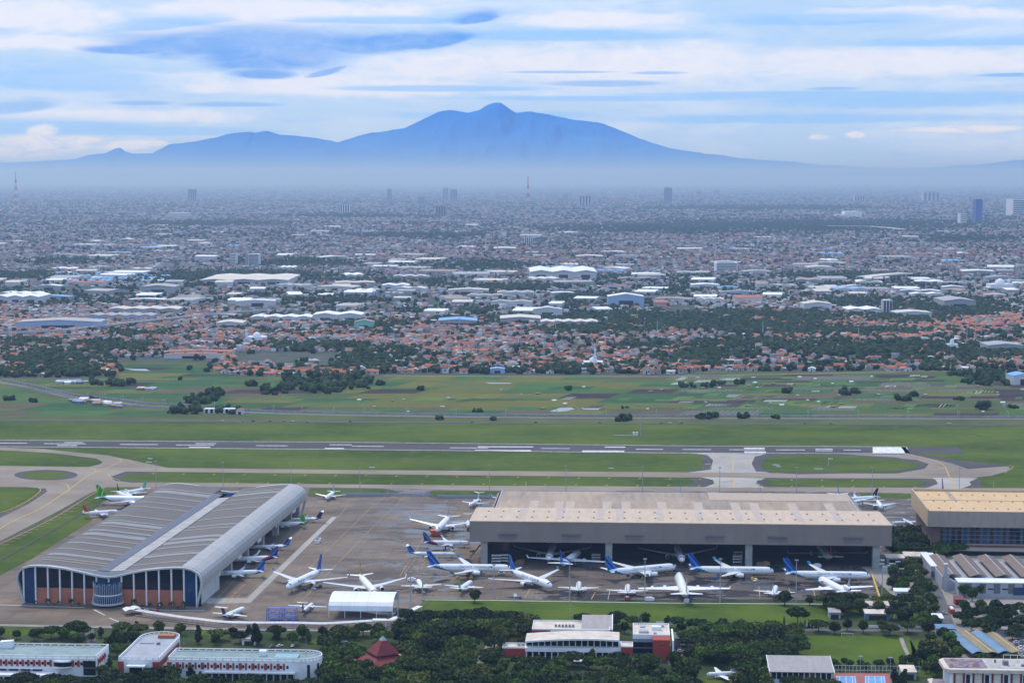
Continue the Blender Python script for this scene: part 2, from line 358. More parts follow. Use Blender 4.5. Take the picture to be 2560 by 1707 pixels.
# ================================================================== FARMLAND
def plotmat(name, a, b_, stripe=None, sfreq=.35):
    m = NT(name, .95, .1); n = m.noise(.03, 5); n2 = m.noise(.2, 3); rd = m.rand()
    c = m.mix(m.rng(m.math('ADD', n, m.math('MULTIPLY', m.math('SUBTRACT', rd, .5), .3)), .3, .7), a, b_)
    c = m.mix(m.math('MULTIPLY', m.rng(n2, .45, .7), .35), c, tuple(x*.6 for x in a))
    if stripe:
        w = m.wave(sfreq, m.map(rot=(0,0,R_(-20))), .3); c = m.mix(m.rng(w, .62, .72), c, stripe)
    return m.done(c)
PL = [plotmat('rice green', (.045,.105,.03), (.07,.14,.035)), plotmat('rice deep green', (.03,.085,.03), (.045,.11,.035)),
      plotmat('ripe olive', (.105,.115,.025), (.15,.14,.03)), plotmat('dull olive', (.10,.12,.03), (.14,.14,.035)),
      plotmat('turned soil', (.04,.028,.028), (.06,.044,.042)), plotmat('fallow brown', (.09,.08,.045), (.12,.10,.055)),
      plotmat('bean rows', (.05,.055,.03), (.07,.07,.035), (.08,.155,.03), .06), plotmat('mulched rows', (.06,.06,.04), (.075,.075,.045), (.20,.205,.19), .045)]
farm = empty('field_system', (0, 0, 0)); farm['kind'] = 'structure'
SK = math.tan(R_(19))
yb_x = [-400,0,285,292,535,545,860,960,1690,1750,2300,2560,3000]; yb_y = [947,945,945,908,908,941,944,936,938,930,930,925,925]
def field_line(px): return np.interp(px, yb_x, yb_y)
def plot(x0, x1, y0, y1, m, z=.09, name='field_plot'):
    q = [(x0 + SK*(y0-2300), y0), (x1 + SK*(y0-2300), y0), (x1 + SK*(y1-2300), y1), (x0 + SK*(y1-2300), y1)]
    b = MB(); b.poly(q, z); o = b.build(name, m, farm); return o
y = 2335.; k = 0; rfp = random.Random(5)
while y < 2960:
    d = rfp.uniform(34, 62); x = -1150. + rfp.uniform(0, 60)
    while x < 760:
        w = rfp.uniform(48, 120); cx = x+w/2 + SK*(y-2300); pxc, pyc = proj(cx, y+d/2, 0); _, pyf = proj(cx, y+d, 0)
        lo = 1042 if pxc > 560 else np.interp(pxc, [-200, 60, 480, 560], [1040, 1043, 1040, 1020])
        rail = np.interp(pxc, [0,106,183,303,366,475,560], [957,977,994,1008,1015,1020,1030])
        ok = pyf > field_line(pxc)+1 and -90 < pxc < 2640 and (pxc > 560 or abs(pyc - rail) > 10)
        if ok and k < 296:
            if pxc > 1640: wts = [3,2,1,1.2,4,1.5,4.5,2.2]
            elif pxc > 940: wts = [3,1.2,3.2,3.6,1.3,2.2,.15,.1]
            else: wts = [3.2,3.5,.6,1.2,1.5,.7,.3,.1]
            if rfp.random() < (.45 if pxc > 1640 else .2):
                dd = d/2; plot(x+.8, x+w-.8, y+.8, y+dd-.6, rfp.choices(PL, wts)[0]); plot(x+.8, x+w-.8, y+dd+.6, y+d-.8, rfp.choices(PL, wts)[0]); k += 2
            else: plot(x+.8, x+w-.8, y+.8, y+d-.8, rfp.choices(PL, wts)[0]); k += 1
        x += w
    y += d
# narrow beds of the vegetable gardens: far too many to count, one part
BED = [mat('bed bright green', (.085,.19,.03), .95, .25, .05), mat('bed pale sheet', (.36,.37,.35), .7, .2, .05), mat('bed dark soil', (.035,.026,.026), .95, .25, .05), mat('bed green', (.05,.12,.03), .95, .25, .05)]
bb = MB(); nb_ = 0
while nb_ < 150:
    px = rfp.uniform(1660, 2590) if rfp.random() < .85 else rfp.uniform(480, 1650); py = rfp.uniform(940, 1025) if px > 1650 else rfp.uniform(990, 1030)
    if px < 640 and py > 1012: continue
    x, y = P(px, py); mi = rfp.choices([0, 1, 2, 3], [4, 1.3, 3, 3])[0]; n = rfp.randint(3, 9); L = rfp.uniform(14, 40); p_ = rfp.uniform(2.6, 5.0); wd = p_*rfp.uniform(.35, .7)
    for k in range(n):
        x0 = x + k*p_; bb.add([(x0, y, .17), (x0+wd, y, .17), (x0+wd+SK*L, y+L, .17), (x0+SK*L, y+L, .17)], [(0,1,2,3)], mi)
    nb_ += 1
bb.build('crop_bed', BED, farm)['kind'] = 'stuff'
# open water in the paddies
water_m = NT('pond water', .08, .6); water_m = water_m.done((.20,.20,.19))
for pts in ([(1374,1028),(1400,1019),(1428,1018),(1437,1022),(1418,1027),(1395,1029)], [(1450,1020),(1500,1020),(1495,1024),(1462,1023)], [(1212,956),(1280,957),(1275,959),(1225,959)], [(312,922),(365,922),(375,927),(335,926)], [(-10,924),(28,925),(26,932),(-10,932)], [(745,896),(790,896),(800,901),(750,901)], [(1720,823),(1790,820),(1820,830),(1730,832)]):
    sheet('flooded_paddy', pts, water_m, .16)
# ================================================================== ROADS AND RAILWAY BEYOND THE RUNWAY
ROADM = mat('road asphalt', (.075,.07,.07), .9, .25, .05); BALL = mat('track ballast', (.16,.14,.125), .95, .25, .2); CONC = mat('concrete wall', (.36,.35,.34), .9, .2, .1)
DIRT = mat('dirt track', (.25,.2,.15), .95, .2, .05)
def road(name, px, w, m, z=.2):
    b = MB(); ribbon_mb(b, smooth([P(*p) for p in px]), w, z); b.build(name, m)['kind'] = 'structure'
road('perimeter_road', [(-200,1049),(300,1052),(860,1055),(1500,1058),(2100,1060),(2760,1063)], 11, ROADM, .22)
road('railway', [(-120,938),(5,957),(106,977),(183,994),(303,1008),(366,1015),(475,1021),(603,1030),(859,1038),(1289,1043.5),(1709,1045.5),(2760,1048)], 13, BALL, .26)
road('village_road', [(960,939),(1300,941),(1690,941)], 6, DIRT, .2)
road('village_road', [(1690,940),(1900,936),(2200,931),(2300,928),(2700,924)], 6, DIRT, .2)
def wallrun(name, px, h, th, m, label, cat, group=None):
    pts = smooth([P(*p) for p in px], 3); b = MB()
    for a, c in zip(pts, pts[1:]):
        a = Vector((*a, 0)); c = Vector((*c, 0)); n = Vector((-(c-a).y, (c-a).x, 0)).normalized()*th/2
        q = [a-n, c-n, c+n, a+n]; b.prism([(p.x, p.y) for p in q], 0, h)
    return tag(b.build(name, m), label, cat, group)
wallrun('trackside_wall', [(7,950),(106,970),(183,988),(303,1001),(366,1010),(475,1014)], 2.6, .6, CONC, 'grey concrete wall on the far side of the curving railway', 'wall')
wallrun('trackside_wall', [(15,963),(135,983),(201,999),(303,1014),(380,1019),(450,1025)], 2.6, .6, CONC, 'grey concrete wall on the near side of the curving railway', 'wall')
wallrun('trackside_wall', [(603,1027),(859,1034),(1289,1039),(1709,1041),(2640,1044)], 2.4, .6, CONC, 'long straight grey wall between fields and railway', 'wall')
# ================================================================== THE CITY
def soup(name, V, F3, col, m, kind='stuff'):
    """one mesh out of numpy quads or triangles, a colour per face"""
    me = bpy.data.meshes.new(name); nv = len(V); nf = len(F3); k = F3.shape[1]
    me.vertices.add(nv); me.vertices.foreach_set('co', V.astype(np.float32).ravel())
    me.loops.add(nf*k); me.loops.foreach_set('vertex_index', F3.astype(np.int32).ravel())
    me.polygons.add(nf); me.polygons.foreach_set('loop_start', np.arange(0, nf*k, k, dtype=np.int32))
    me.update(calc_edges=True)
    at = me.color_attributes.new('paint', 'FLOAT_COLOR', 'CORNER')
    c4 = np.ones((nf, k, 4), np.float32); c4[:, :, :3] = col[:, None, :]
    at.data.foreach_set('color', c4.ravel()); me.materials.append(m)
    o = obj(name, me); o['kind'] = kind; return o
m_ = NT('house paint', .85, .2); pa = m_.attr('paint'); n1 = m_.noise(.25, 4)
paint_m = m_.done(m_.mix(m_.rng(n1, .3, .7, .0, .35), pa, (.12,.11,.10)))
ROOFS = np.array([(.40,.125,.055),(.30,.10,.055),(.50,.17,.08),(.20,.10,.075),(.26,.24,.24),(.42,.41,.42),(.72,.72,.72),(.16,.17,.20),(.13,.30,.55),(.52,.48,.42)])
W_VILL = np.array([.26,.17,.16,.09,.08,.08,.09,.03,.01,.03]); W_CITY = np.array([.03,.06,.012,.15,.22,.13,.12,.21,.012,.046]); W_IND = np.array([.06,.06,.03,.1,.2,.25,.2,.05,.02,.03])
WALLS = np.array([(.62,.60,.56),(.55,.50,.44),(.45,.42,.42),(.66,.66,.68),(.50,.38,.34),(.36,.36,.40),(.30,.29,.28)])
# wooded patches of the plain: (px, py, half width, half height)
GROVES = [(1200,668,160,14),(1640,572,300,12),(2000,566,420,16),(2420,600,140,10),(760,660,180,10),(640,690,240,12),(60,690,120,10),(1350,802,150,12),(1640,800,260,16),(1820,818,260,14),(1500,828,170,14),(2150,760,140,14),(2390,770,160,26),(2010,800,120,18),
    (300,870,120,16),(150,905,160,26),(180,930,110,22),(60,935,80,12),(60,860,90,10),(800,870,130,10),(900,905,80,26),(1150,808,120,10),(930,815,100,12),(2230,875,260,16),(1900,865,190,16),(2480,880,120,22),(1730,900,100,16),(1620,868,80,16),(330,838,60,10),(1000,880,60,10),(1240,930,110,6),(1420,925,60,8),(2330,920,40,10),(1790,890,120,12),(700,800,150,8),(2100,690,160,8),(1300,720,120,8),(1480,745,80,8),(820,752,120,8),(420,700,100,7),(1040,590,160,7),(500,560,260,6),(900,540,200,5),(1900,520,300,6),(2300,560,200,8),(170,655,140,8),(2050,830,250,10),(1130,780,90,7),(1850,790,130,12),(2270,800,120,12)]
def grove(px, py):
    g = np.zeros(len(px))
    for cx, cy, rx, ry in GROVES: g = np.maximum(g, np.clip(1.6 - 1.2*np.sqrt(((px-cx)/rx)**2 + ((py-cy)/ry)**2), 0, 1))
    return g
def spots(y0, y1, dens):
    """random places on the plain between two distances, in view"""
    area = (.29*(y0+y1) + 120)*(y1-y0); n = int(area*dens); yy = np.sqrt(rs.uniform(y0*y0, y1*y1, n)); xx = rs.uniform(-1, 1, n)*(.283*yy + 40)
    px, py = proj(xx, yy, 0*xx); return xx, yy, px, py
FACT = []   # big sheds: (x, y, rot, w, d) footprints kept free of houses
def free(x, y, pad=4):
    ok = np.ones(len(x), bool)
    for fx, fy, r, w, d in FACT:
        dx = x-fx; dy = y-fy; c, s = math.cos(r), math.sin(r); a = dx*c + dy*s; b_ = -dx*s + dy*c
        ok &= ~((np.abs(a) < w/2+pad) & (np.abs(b_) < d/2+pad))
    return ok
# ---- sheds and factories, each a thing
m_ = NT('shed roof white', .5, .4); n1 = m_.noise(.4, 4, v=m_.map((1,8,1))); RW = m_.done(m_.mix(m_.rng(n1,.3,.7), (.66,.65,.63), (.80,.80,.79)))
m_ = NT('shed roof grey', .55, .4); n1 = m_.noise(.4, 4, v=m_.map((1,8,1))); RG = m_.done(m_.mix(m_.rng(n1,.3,.7), (.27,.26,.25), (.37,.36,.35)))
m_ = NT('shed roof sand', .6, .3); n1 = m_.noise(.4, 4, v=m_.map((1,8,1))); RT = m_.done(m_.mix(m_.rng(n1,.3,.7), (.50,.45,.38), (.62,.57,.50)))
m_ = NT('shed roof brown', .6, .3); n1 = m_.noise(.4, 4, v=m_.map((1,8,1))); RB = m_.done(m_.mix(m_.rng(n1,.3,.7), (.22,.17,.14), (.31,.25,.21)))
m_ = NT('shed roof blue', .45, .4); n1 = m_.noise(.4, 4, v=m_.map((1,8,1))); RBL = m_.done(m_.mix(m_.rng(n1,.3,.7), (.11,.30,.62), (.16,.38,.70)))
m_ = NT('shed roof red', .7, .3); n1 = m_.noise(.4, 4, v=m_.map((1,8,1))); RR = m_.done(m_.mix(m_.rng(n1,.3,.7), (.30,.09,.05), (.40,.13,.07)))
SW = mat('shed wall pale', (.55,.55,.56), .8, .15, .2); SG = mat('shed wall grey', (.34,.35,.37), .8, .15, .2); SBL = mat('shed wall blue', (.32,.42,.58), .8, .1, .2); SGR = mat('shed wall green', (.20,.48,.36), .8, .1, .2); SDK = mat('shed opening dark', (.03,.03,.035), .8, .1, .2)
SHED_ME = {}
def shed_meshes(bays, wall, roof):
    """unit shed one metre on each side: walls with gables and dark doorways, and a roof of one or more ridges"""
    key = (bays, wall.name, roof.name)
    if key in SHED_ME: return SHED_ME[key]
    w = MB(); w.box(-.5, .5, -.5, .5, 0, .8, 0)
    for i in range(bays):
        a = -.5 + i/bays; c = a + 1/bays; w.add([(a,-.5,.8),(c,-.5,.8),((a+c)/2,-.5,1.0),(a,.5,.8),(c,.5,.8),((a+c)/2,.5,1.0)], [(0,1,2),(5,4,3)], 0)
        w.box(a+.3/bays, a+.7/bays, -.504, -.496, 0, .5, 1)
    r = MB()
    for i in range(bays):
        a = -.5 + i/bays; c = a + 1/bays; h = (a+c)/2
        r.add([(a-.004,-.515,.79),(h,-.515,1.0),(h,.515,1.0),(a-.004,.515,.79),(a-.004,-.515,.83),(h,-.515,1.04),(h,.515,1.04),(a-.004,.515,.83)], [(0,3,2,1),(4,5,6,7),(0,1,5,4),(1,2,6,5),(2,3,7,6),(3,0,4,7)])
        r.add([(h,-.515,1.0),(c+.004,-.515,.79),(c+.004,.515,.79),(h,.515,1.0),(h,-.515,1.04),(c+.004,-.515,.83),(c+.004,.515,.83),(h,.515,1.04)], [(0,3,2,1),(4,5,6,7),(0,1,5,4),(1,2,6,5),(2,3,7,6),(3,0,4,7)])
    SHED_ME[key] = (w.mesh('warehouse', [wall, SDK]), r.mesh('roof', [roof])); return SHED_ME[key]
def shed(x, y, rot, w, d, h, bays=1, wall=SW, roof=RG, label=None, group=None, name='warehouse', cat='warehouse'):
    wm_, rm = shed_meshes(bays, wall, roof); o = obj(name, wm_, None, (x, y, 0), rot); o.scale = (w, d, h); obj('roof', rm, o)
    FACT.append((x, y, rot, w, d)); return tag(o, label, cat, group)
def shed_px(x0, x1, yb, h, d, bays, wall, roof, label, rot=0., name='warehouse', cat='warehouse', group=None):
    a = P(x0, yb); c = P(x1, yb); w = math.hypot(c[0]-a[0], c[1]-a[1])
    th = math.atan2(c[1]-a[1], c[0]-a[0]) + rot; mx_, my_ = (a[0]+c[0])/2 - math.sin(th)*d/2, (a[1]+c[1])/2 + math.cos(th)*d/2
    return shed(mx_, my_, th, w, d, h, bays, wall, roof, label, group, name, cat)
shed_px(42, 250, 826, 20, 70, 1, SBL, RG, 'long blue-grey factory hall with grey roof above the left railway curve', R_(2))
shed_px(625, 778, 807, 14, 60, 4, SW, RW, 'white roofed factory hall behind the red village on the left'); shed_px(782, 905, 806, 19, 70, 2, SW, RW, 'taller white factory hall with two ridges beside the low white hall')
shed_px(540, 606, 823, 15, 60, 1, SW, RT, 'sand roofed hall with pale walls just above the red roofs'); shed_px(1095, 1192, 817, 15, 70, 1, SG, RBL, 'grey walled hall with a bright blue roof behind the village')
shed_px(1250, 1352, 811, 15, 80, 1, SG, RT, 'large sand roofed hall right of the blue roofed hall'); shed_px(1352, 1495, 816, 11, 60, 5, SG, RT, 'row of five sand coloured ridges by the tree belt')
shed_px(1333, 1406, 794, 22, 24, 1, SW, RW, 'white three storey office block among the factories', name='office_building', cat='office'); shed_px(885, 934, 826, 20, 30, 1, SGR, RB, 'mint green building with a dark brown roof at village edge', name='office_building', cat='building')
shed_px(1325, 1492, 698, 26, 260, 3, SW, RW, 'huge white warehouse with stepped roofs in the industrial belt'); shed_px(-20, 97, 760, 20, 120, 3, SW, RW, 'white warehouse with three ridges cut by the left edge')
shed_px(500, 720, 712, 16, 300, 3, SW, RT, 'very wide sand roofed plant left of centre'); shed_px(352, 436, 735, 22, 90, 1, SG, RG, 'grey roofed hall with a green field in front')
shed_px(420, 580, 890, 9, 30, 1, SW, RR, 'long red roofed school facing the left fields', name='school_building', cat='school'); shed_px(1520, 1610, 768, 30, 50, 1, SBL, RW, 'pale blue factory with a white roof right of centre')
shed_px(270, 445, 786, 14, 70, 4, SG, RT, 'row of sand coloured ridges above the blue-grey hall'); shed_px(215, 380, 803, 14, 60, 5, SBL, RG, 'teal walled hall with zigzag grey roof near the highway')
shed_px(2010, 2080, 778, 20, 60, 1, SW, RT, 'pale hall left of the tall grey silo'); shed_px(2120, 2205, 786, 13, 80, 2, SW, RW, 'white low hall at the foot of the silo'); shed_px(2240, 2330, 795, 14, 60, 1, SW, RT, 'sand roofed hall right of the silo')
shed_px(2360, 2440, 772, 22, 110, 1, SG, RG, 'dark grey roofed hall among trees on the right'); shed_px(2470, 2560, 880, 14, 60, 1, SG, RG, 'grey shed at the right edge above the vegetable plots'); shed_px(2533, 2590, 962, 16, 30, 1, SW, RBL, 'white building with a blue roof at the right edge of the fields', R_(8))
shed_px(1225, 1262, 933, 8, 20, 1, SBL, RBL, 'bright blue sheet covered shed at village edge'); shed_px(410, 560, 896, 8, 18, 1, SW, RR, 'low red roofed school wing in front of the long one', name='school_building', cat='school')
shed_px(1730, 1800, 723, 14, 60, 1, SW, RW, 'white hall behind a small blue roof'); shed_px(1795, 1850, 726, 10, 40, 1, SW, RBL, 'narrow blue roofed hall in the industrial belt')
rfx = random.Random(21); INDG = 'warehouses of the industrial belt'
def nofit(x, y, r):
    return any(math.hypot(x-f[0], y-f[1]) < (math.hypot(f[3], f[4])/2 + r)*.8 for f in FACT)
n = 0; tries = 0
while n < 185 and tries < 6000:
    tries += 1; px = rfx.uniform(-30, 2600); py = rfx.choice([rfx.uniform(682, 800), rfx.uniform(682, 800), rfx.uniform(640, 700), rfx.uniform(560, 640)])
    if py > 770 and px < 560: continue
    if py > 765 and px > 1750: continue
    if px > 1700 and py < 700 and rfx.random() < .6: continue
    if 640 > py and rfx.random() < .5: continue
    if float(grove(np.array([px]), np.array([py]))[0]) > .35: continue
    x, y = P(px, py); w = rfx.uniform(45, 110); d = rfx.uniform(30, 75)*(1 + (y > 5200)*.5); h = rfx.uniform(9, 15)
    if nofit(x, y, math.hypot(w, d)/2): continue
    wa = rfx.choices([SW, SG, SBL], [5,3,.5])[0]; ro = rfx.choices([RW, RG, RT, RB, RBL, RR], [4.2,3.6,3.2,1.0,.35,.4])[0]; rn = {RW:'white', RG:'grey', RT:'sand coloured', RB:'brown', RBL:'blue', RR:'red'}[ro]
    bays = rfx.choice([1,1,2,2,3]); side = rfx.choice([0, 1])
    where = ('above the blue-grey hall at left','behind the wide sand roofed plant','behind the low white halls','behind the bright blue roofed hall','around the huge white warehouse','right of the pale blue factory','around the tall grey silo','towards the cream mosque at right')[int(np.searchsorted([300,620,900,1200,1500,1900,2300], px))]
    shed(x, y, side*math.pi/2 + rfx.gauss(-.12, .16), w, d, h, bays, wa, ro, '%s%s roofed warehouse with %s %s' % ('' if py > 682 else 'distant ', rn, ('one ridge','two ridges','three ridges')[bays-1] + (' side on' if side else ' end on'), where), INDG if py > 682 else 'halls among the distant city'); n += 1
# the blue roofed market sheds
n = 0
for j in range(6):
    for i in range(9):
        px = 128 + i*34 + rfx.uniform(-6,6) + j*4; py = 706 - j*4.2
        if rfx.random() < .12 or (j > 3 and i > 6): continue
        x, y = P(px, py); shed(x, y, R_(-6)+rfx.gauss(0,.03), 34, 44, 7, 2, SW, RBL if rfx.random() < .8 else RW, 'low blue roofed shed in the packed market quarter', 'blue market sheds')
# ---- houses
def house_geo(x, y, w, l, h, rot, rc, wc, rise):
    n = len(x); c, s = np.cos(rot), np.sin(rot)
    lx = np.array([-1,1,1,-1, -1,1,1,-1, 0,0])*.5; ly = np.array([-1,-1,1,1, -1,-1,1,1, -1,1])*.5
    X = w[:,None]*lx; Y = l[:,None]*ly; ov = np.array([1,1,1,1,1.1,1.1,1.1,1.1,1.0,1.0]); X = X*ov
    Z = np.zeros((n,10)); Z[:,4:8] = h[:,None]; Z[:,8:] = (h+rise)[:,None]
    V = np.stack([x[:,None] + X*c[:,None] - Y*s[:,None], y[:,None] + X*s[:,None] + Y*c[:,None], Z], -1)
    q = np.array([(0,1,5,4),(1,2,6,5),(2,3,7,6),(3,0,4,7),(5,6,9,8),(7,4,8,9),(4,5,8,8),(6,7,9,9)])
    tri = []; pc = []
    for k, f in enumerate(q):
        col = wc if k < 4 or k > 5 else rc
        if k < 6: tri += [f[[0,1,2]], f[[0,2,3]]]; pc += [col, col]
        else: tri += [f[[0,1,2]]]; pc += [col]
    tri = np.array(tri); F = (np.arange(n)*10)[:,None,None] + tri[None]; C = np.stack(pc, 1)
    return V.reshape(-1,3), F.reshape(-1,3), C.reshape(-1,3)
HX = []; TX = []
for y0, y1, dh, dt, hs, ts in ((2700,4200,.0052,.0030,1.,1.), (4200,6200,.0036,.0013,1.05,1.1), (6200,9000,.0024,.00050,1.2,1.35), (9000,14000,.00100,.00022,1.5,1.7), (14000,24000,.00030,.00006,2.1,2.4), (24000,55000,.00004,.00001,3.6,3.6)):
    x, y, px, py = spots(y0, y1, dh); g = grove(px, py); nb = vnoise(x, y, 420, 2); n2 = vnoise(x, y, 150, 4)
    p = np.where(py > 690, .9, .95)*(1 - g*.93); p *= np.where((nb > .70) & (py < 790), .25, 1.); p *= np.where(n2 > .72, .35, 1.)
    ind = (py > 690) & (py < 795) & ~((px > 1750) & (py > 720)) & ~((px < 560) & (py > 765)); p = np.where(ind, p*.30, p)
    fl = field_line(px); p = np.where(py > fl - 3, 0, p)
    p = np.where((px > 585) & (px < 850) & (py > 880) & (py < 914), 0, p); p = np.where((px > 290) & (px < 545) & (py > 893), 0, p)
    p = np.where((px > 1700) & (py > 812) & (py < 905), p*.45, p); p = np.where((px > 1850) & (px < 2560) & (np.abs(py - (845 - (px-1850)*.05)) < 22), np.maximum(p, .75*(1-g)), p)
    p = np.where((px < 900) & (py > 830) & (py < 910), p*.75, p)
    k = (rs.rand(len(x)) < p) & free(x, y); HX.append(np.stack([x[k], y[k], px[k], py[k], np.full(k.sum(), hs)], 1))
    x, y, px, py = spots(y0, y1, dt*3.0); g = grove(px, py); nb = vnoise(x, y, 300, 11); n3 = vnoise(x, y, 90, 12)
    p = .07 + .24*(nb > .62) + .2*(n3 > .67) + g*.9; p = np.where(py > field_line(px) - 2, 0, p)
    p = np.where((px > 585) & (px < 850) & (py > 880) & (py < 914), .01, p); p = np.where((px > 290) & (px < 545) & (py > 893), .01, p)
    k = (rs.rand(len(x)) < p) & free(x, y, 1); TX.append(np.stack([x[k], y[k], px[k], py[k], np.full(k.sum(), ts)], 1))
HX = np.concatenate(HX); TX = np.concatenate(TX)
print('houses', len(HX), 'far trees', len(TX))
n = len(HX); x, y, px, py, hs = HX.T
vill = py > 797; indz = (py > 690) & ~vill
def pick(wt, k): return rs.choice(len(wt), k, p=np.array(wt)/sum(wt))
ri = np.where(vill, pick(W_VILL, n), np.where(indz, pick(W_IND, n), pick(W_CITY, n)))
est = (px > 1880) & (np.abs(py - (845 - (px-1850)*.05)) < 26) & (rs.rand(n) < .75); ri = np.where(est, 2, ri)     # the orange roofed estate on the right
far_or = (~vill) & (vnoise(x, y, 600, 31) > .60) & (rs.rand(n) < .35); ri = np.where(far_or, rs.randint(0, 2, n), ri)
rc = ROOFS[ri]*rs.uniform(.75, 1.2, (n,1)); wc = WALLS[rs.randint(0, len(WALLS), n)]*rs.uniform(.75, 1.1, (n,1))
w = rs.uniform(7, 12, n)*hs; l = rs.uniform(8, 15, n)*hs; h = rs.uniform(3.2, 5.6, n)*(1+.3*(py < 690)); h *= np.where(rs.rand(n) < .12, 1.8, 1.); rise = np.where(ri > 3, rs.uniform(.3, 1.5, n), rs.uniform(1.6, 3.0, n))
rot = R_(-6) + rs.choice([0, math.pi/2], n) + rs.normal(0, .16, n)
cty = (py < 700)[:,None]; rc = np.where(cty & (rc.max(1) < .6)[:,None], rc*.78, rc); wc = np.where(cty, wc*rs.choice([.45,.65,1.], (n,1)), wc*.85); rc = np.clip(rc, 0, .85); wc = np.clip(wc, 0, .8)
near = np.argsort(-py)[:300]; isn = np.zeros(n, bool); isn[near] = True
V, F, C = house_geo(x[~isn], y[~isn], w[~isn], l[~isn], h[~isn], rot[~isn], rc[~isn], wc[~isn], rise[~isn])
soup('city_houses', V, F, C, paint_m)
# the nearest three hundred are houses of their own
RNAME = ['orange tiled','rust red tiled','bright orange tiled','brown tiled','grey','pale grey','white','dark slate','blue','beige']
HM = {}
m_ = [mat('house roof %d' % i, tuple(ROOFS[i]), .85, .3, .5) for i in range(len(ROOFS))]; wls = [mat('house wall %d' % i, tuple(WALLS[i]), .85, .2, .4) for i in range(len(WALLS))]
hdoor = mat('house opening', (.05,.045,.04), .7, .2, .5)
def house_mesh(r, wl):
    if (r, wl) in HM: return HM[(r, wl)]
    b = MB(); b.box(-.5,.5,-.5,.5,0,.65); b.add([(-.5,-.5,.65),(.5,-.5,.65),(0,-.5,.98),(-.5,.5,.65),(.5,.5,.65),(0,.5,.98)], [(0,1,2),(5,4,3)])
    b.box(-.12,.08,-.506,-.49,0,.42,1); b.box(.2,.38,-.506,-.49,.22,.45,1); b.box(-.506,-.49,-.2,.1,.22,.45,1)
    q = MB()
    for s in (-1, 1): q.add([(0,-.56,.97),(s*.58,-.56,.60),(s*.58,.56,.60),(0,.56,.97),(0,-.56,1.02),(s*.58,-.56,.65),(s*.58,.56,.65),(0,.56,1.02)], [(0,3,2,1),(4,5,6,7),(0,1,5,4),(1,2,6,5),(2,3,7,6),(3,0,4,7)])
    HM[(r, wl)] = (b.mesh('house', [wls[wl], hdoor]), q.mesh('roof', [m_[r]])); return HM[(r, wl)]
for i in near:
    a, c = house_mesh(int(ri[i]), int(rs.randint(0, 5))); o = obj('village_house', a, None, (x[i], y[i], 0), rot[i]); o.scale = (w[i], l[i], h[i]+rise[i]); obj('roof', c, o)
    side = 'left of the forest clump' if px[i] < 850 else 'in the front row behind the paddies' if px[i] < 1700 else 'beside the vegetable plots'
    tag(o, '%s roofed house %s' % (RNAME[int(ri[i])], side), 'house', 'village houses at the edge of the fields')
# ---- trees of the plain as one mass
ico_v = []; t_ = (1+5**.5)/2
for a in (-1, 1):
    for c in (-t_, t_): ico_v += [(a, c, 0), (0, a, c), (c, 0, a)]
ico_v = np.array(ico_v); ico_v /= np.linalg.norm(ico_v[0]); D = np.linalg.norm(ico_v[:,None]-ico_v[None], axis=2); e = D[D > .1].min()*1.05
ico_f = np.array([(i,j,k) for i in range(12) for j in range(i+1,12) for k in range(j+1,12) if D[i,j] < e and D[j,k] < e and D[i,k] < e])
for k, f in enumerate(ico_f):
    a, b_, c = ico_v[f]
    if np.dot(np.cross(b_-a, c-a), a) < 0: ico_f[k] = f[::-1]
# a few explicit copses: the wood in the fields and single trees
FT = []
for cx, cy, rx, ry, k in ((800,955,100,30,120),(870,930,40,25,40),(700,978,50,9,20),(905,960,30,14,16),(300,962,30,6,12),(240,960,20,5,8),(500,1002,40,9,16),(535,985,25,10,14),(560,1030,40,6,10),(470,1030,40,8,18),(2480,938,110,8,50),(2490,955,90,10,50),(1770,1045,18,3,3),(1560,1050,18,3,4),(300,925,6,3,3),(1740,968,50,3,4),(2140,985,45,3,7),(2260,1000,45,3,4)):
    for _ in range(k):
        a = rfx.uniform(0, 6.28); r = rfx.random()**.5; FT.append((*P(cx + rx*r*math.cos(a), cy + ry*r*math.sin(a)), rfx.uniform(.7, 1.2)))
for cx, cy, s in ((955,962,1.2),(1055,975,.9),(1415,975,.9),(1850,960,1.),(1805,960,.8),(1967,982,1.3),(2283,990,.9),(2458,1023,1.6),(2400,1000,.8),(1195,1030,.7),(230,1000,.8),(25,1000,1.),(80,1005,.9),(630,965,1.2),(660,985,.8),(1708,968,.8),(1860,1046,1.),(1940,1046,.8),(1755,1046,1.),(1100,1048,.7),(1230,1050,.7),(1560,1020,.5),(2535,1020,.8)):
    for _ in range(5): p = P(cx, cy); FT.append((p[0]+rfx.uniform(-5,5), p[1]+rfx.uniform(-4,4), s*.75))
tx = np.concatenate([TX[:,0], [f[0] for f in FT]]); ty = np.concatenate([TX[:,1], [f[1] for f in FT]]); ts = np.concatenate([TX[:,4], [f[2] for f in FT]])
rep = 3; tx = np.repeat(tx, rep) + rs.normal(0, 2.2, len(tx)*rep)*np.repeat(ts, rep); ty = np.repeat(ty, rep) + rs.normal(0, 2.2, len(ty)*rep); ts = np.repeat(ts, rep)*rs.uniform(.6, 1.15, len(tx))
n = len(tx); V = ico_v[None]*rs.uniform(.65, 1.3, (n,12,1)); V = V*np.stack([4.2*ts, 4.2*ts, 4.4*np.minimum(ts,1.6)], -1)[:,None,:]; V[:,:,0] += tx[:,None]; V[:,:,1] += ty[:,None]; V[:,:,2] += (rs.uniform(2.2, 6.2, n)*np.minimum(ts,1.6))[:,None]
F = (np.arange(n)*12)[:,None,None] + ico_f[None]; tc_ = np.array([(.030,.055,.020),(.040,.075,.022),(.022,.045,.020),(.055,.085,.028)])[rs.randint(0,4,n)]*rs.uniform(.7,1.2,(n,1))
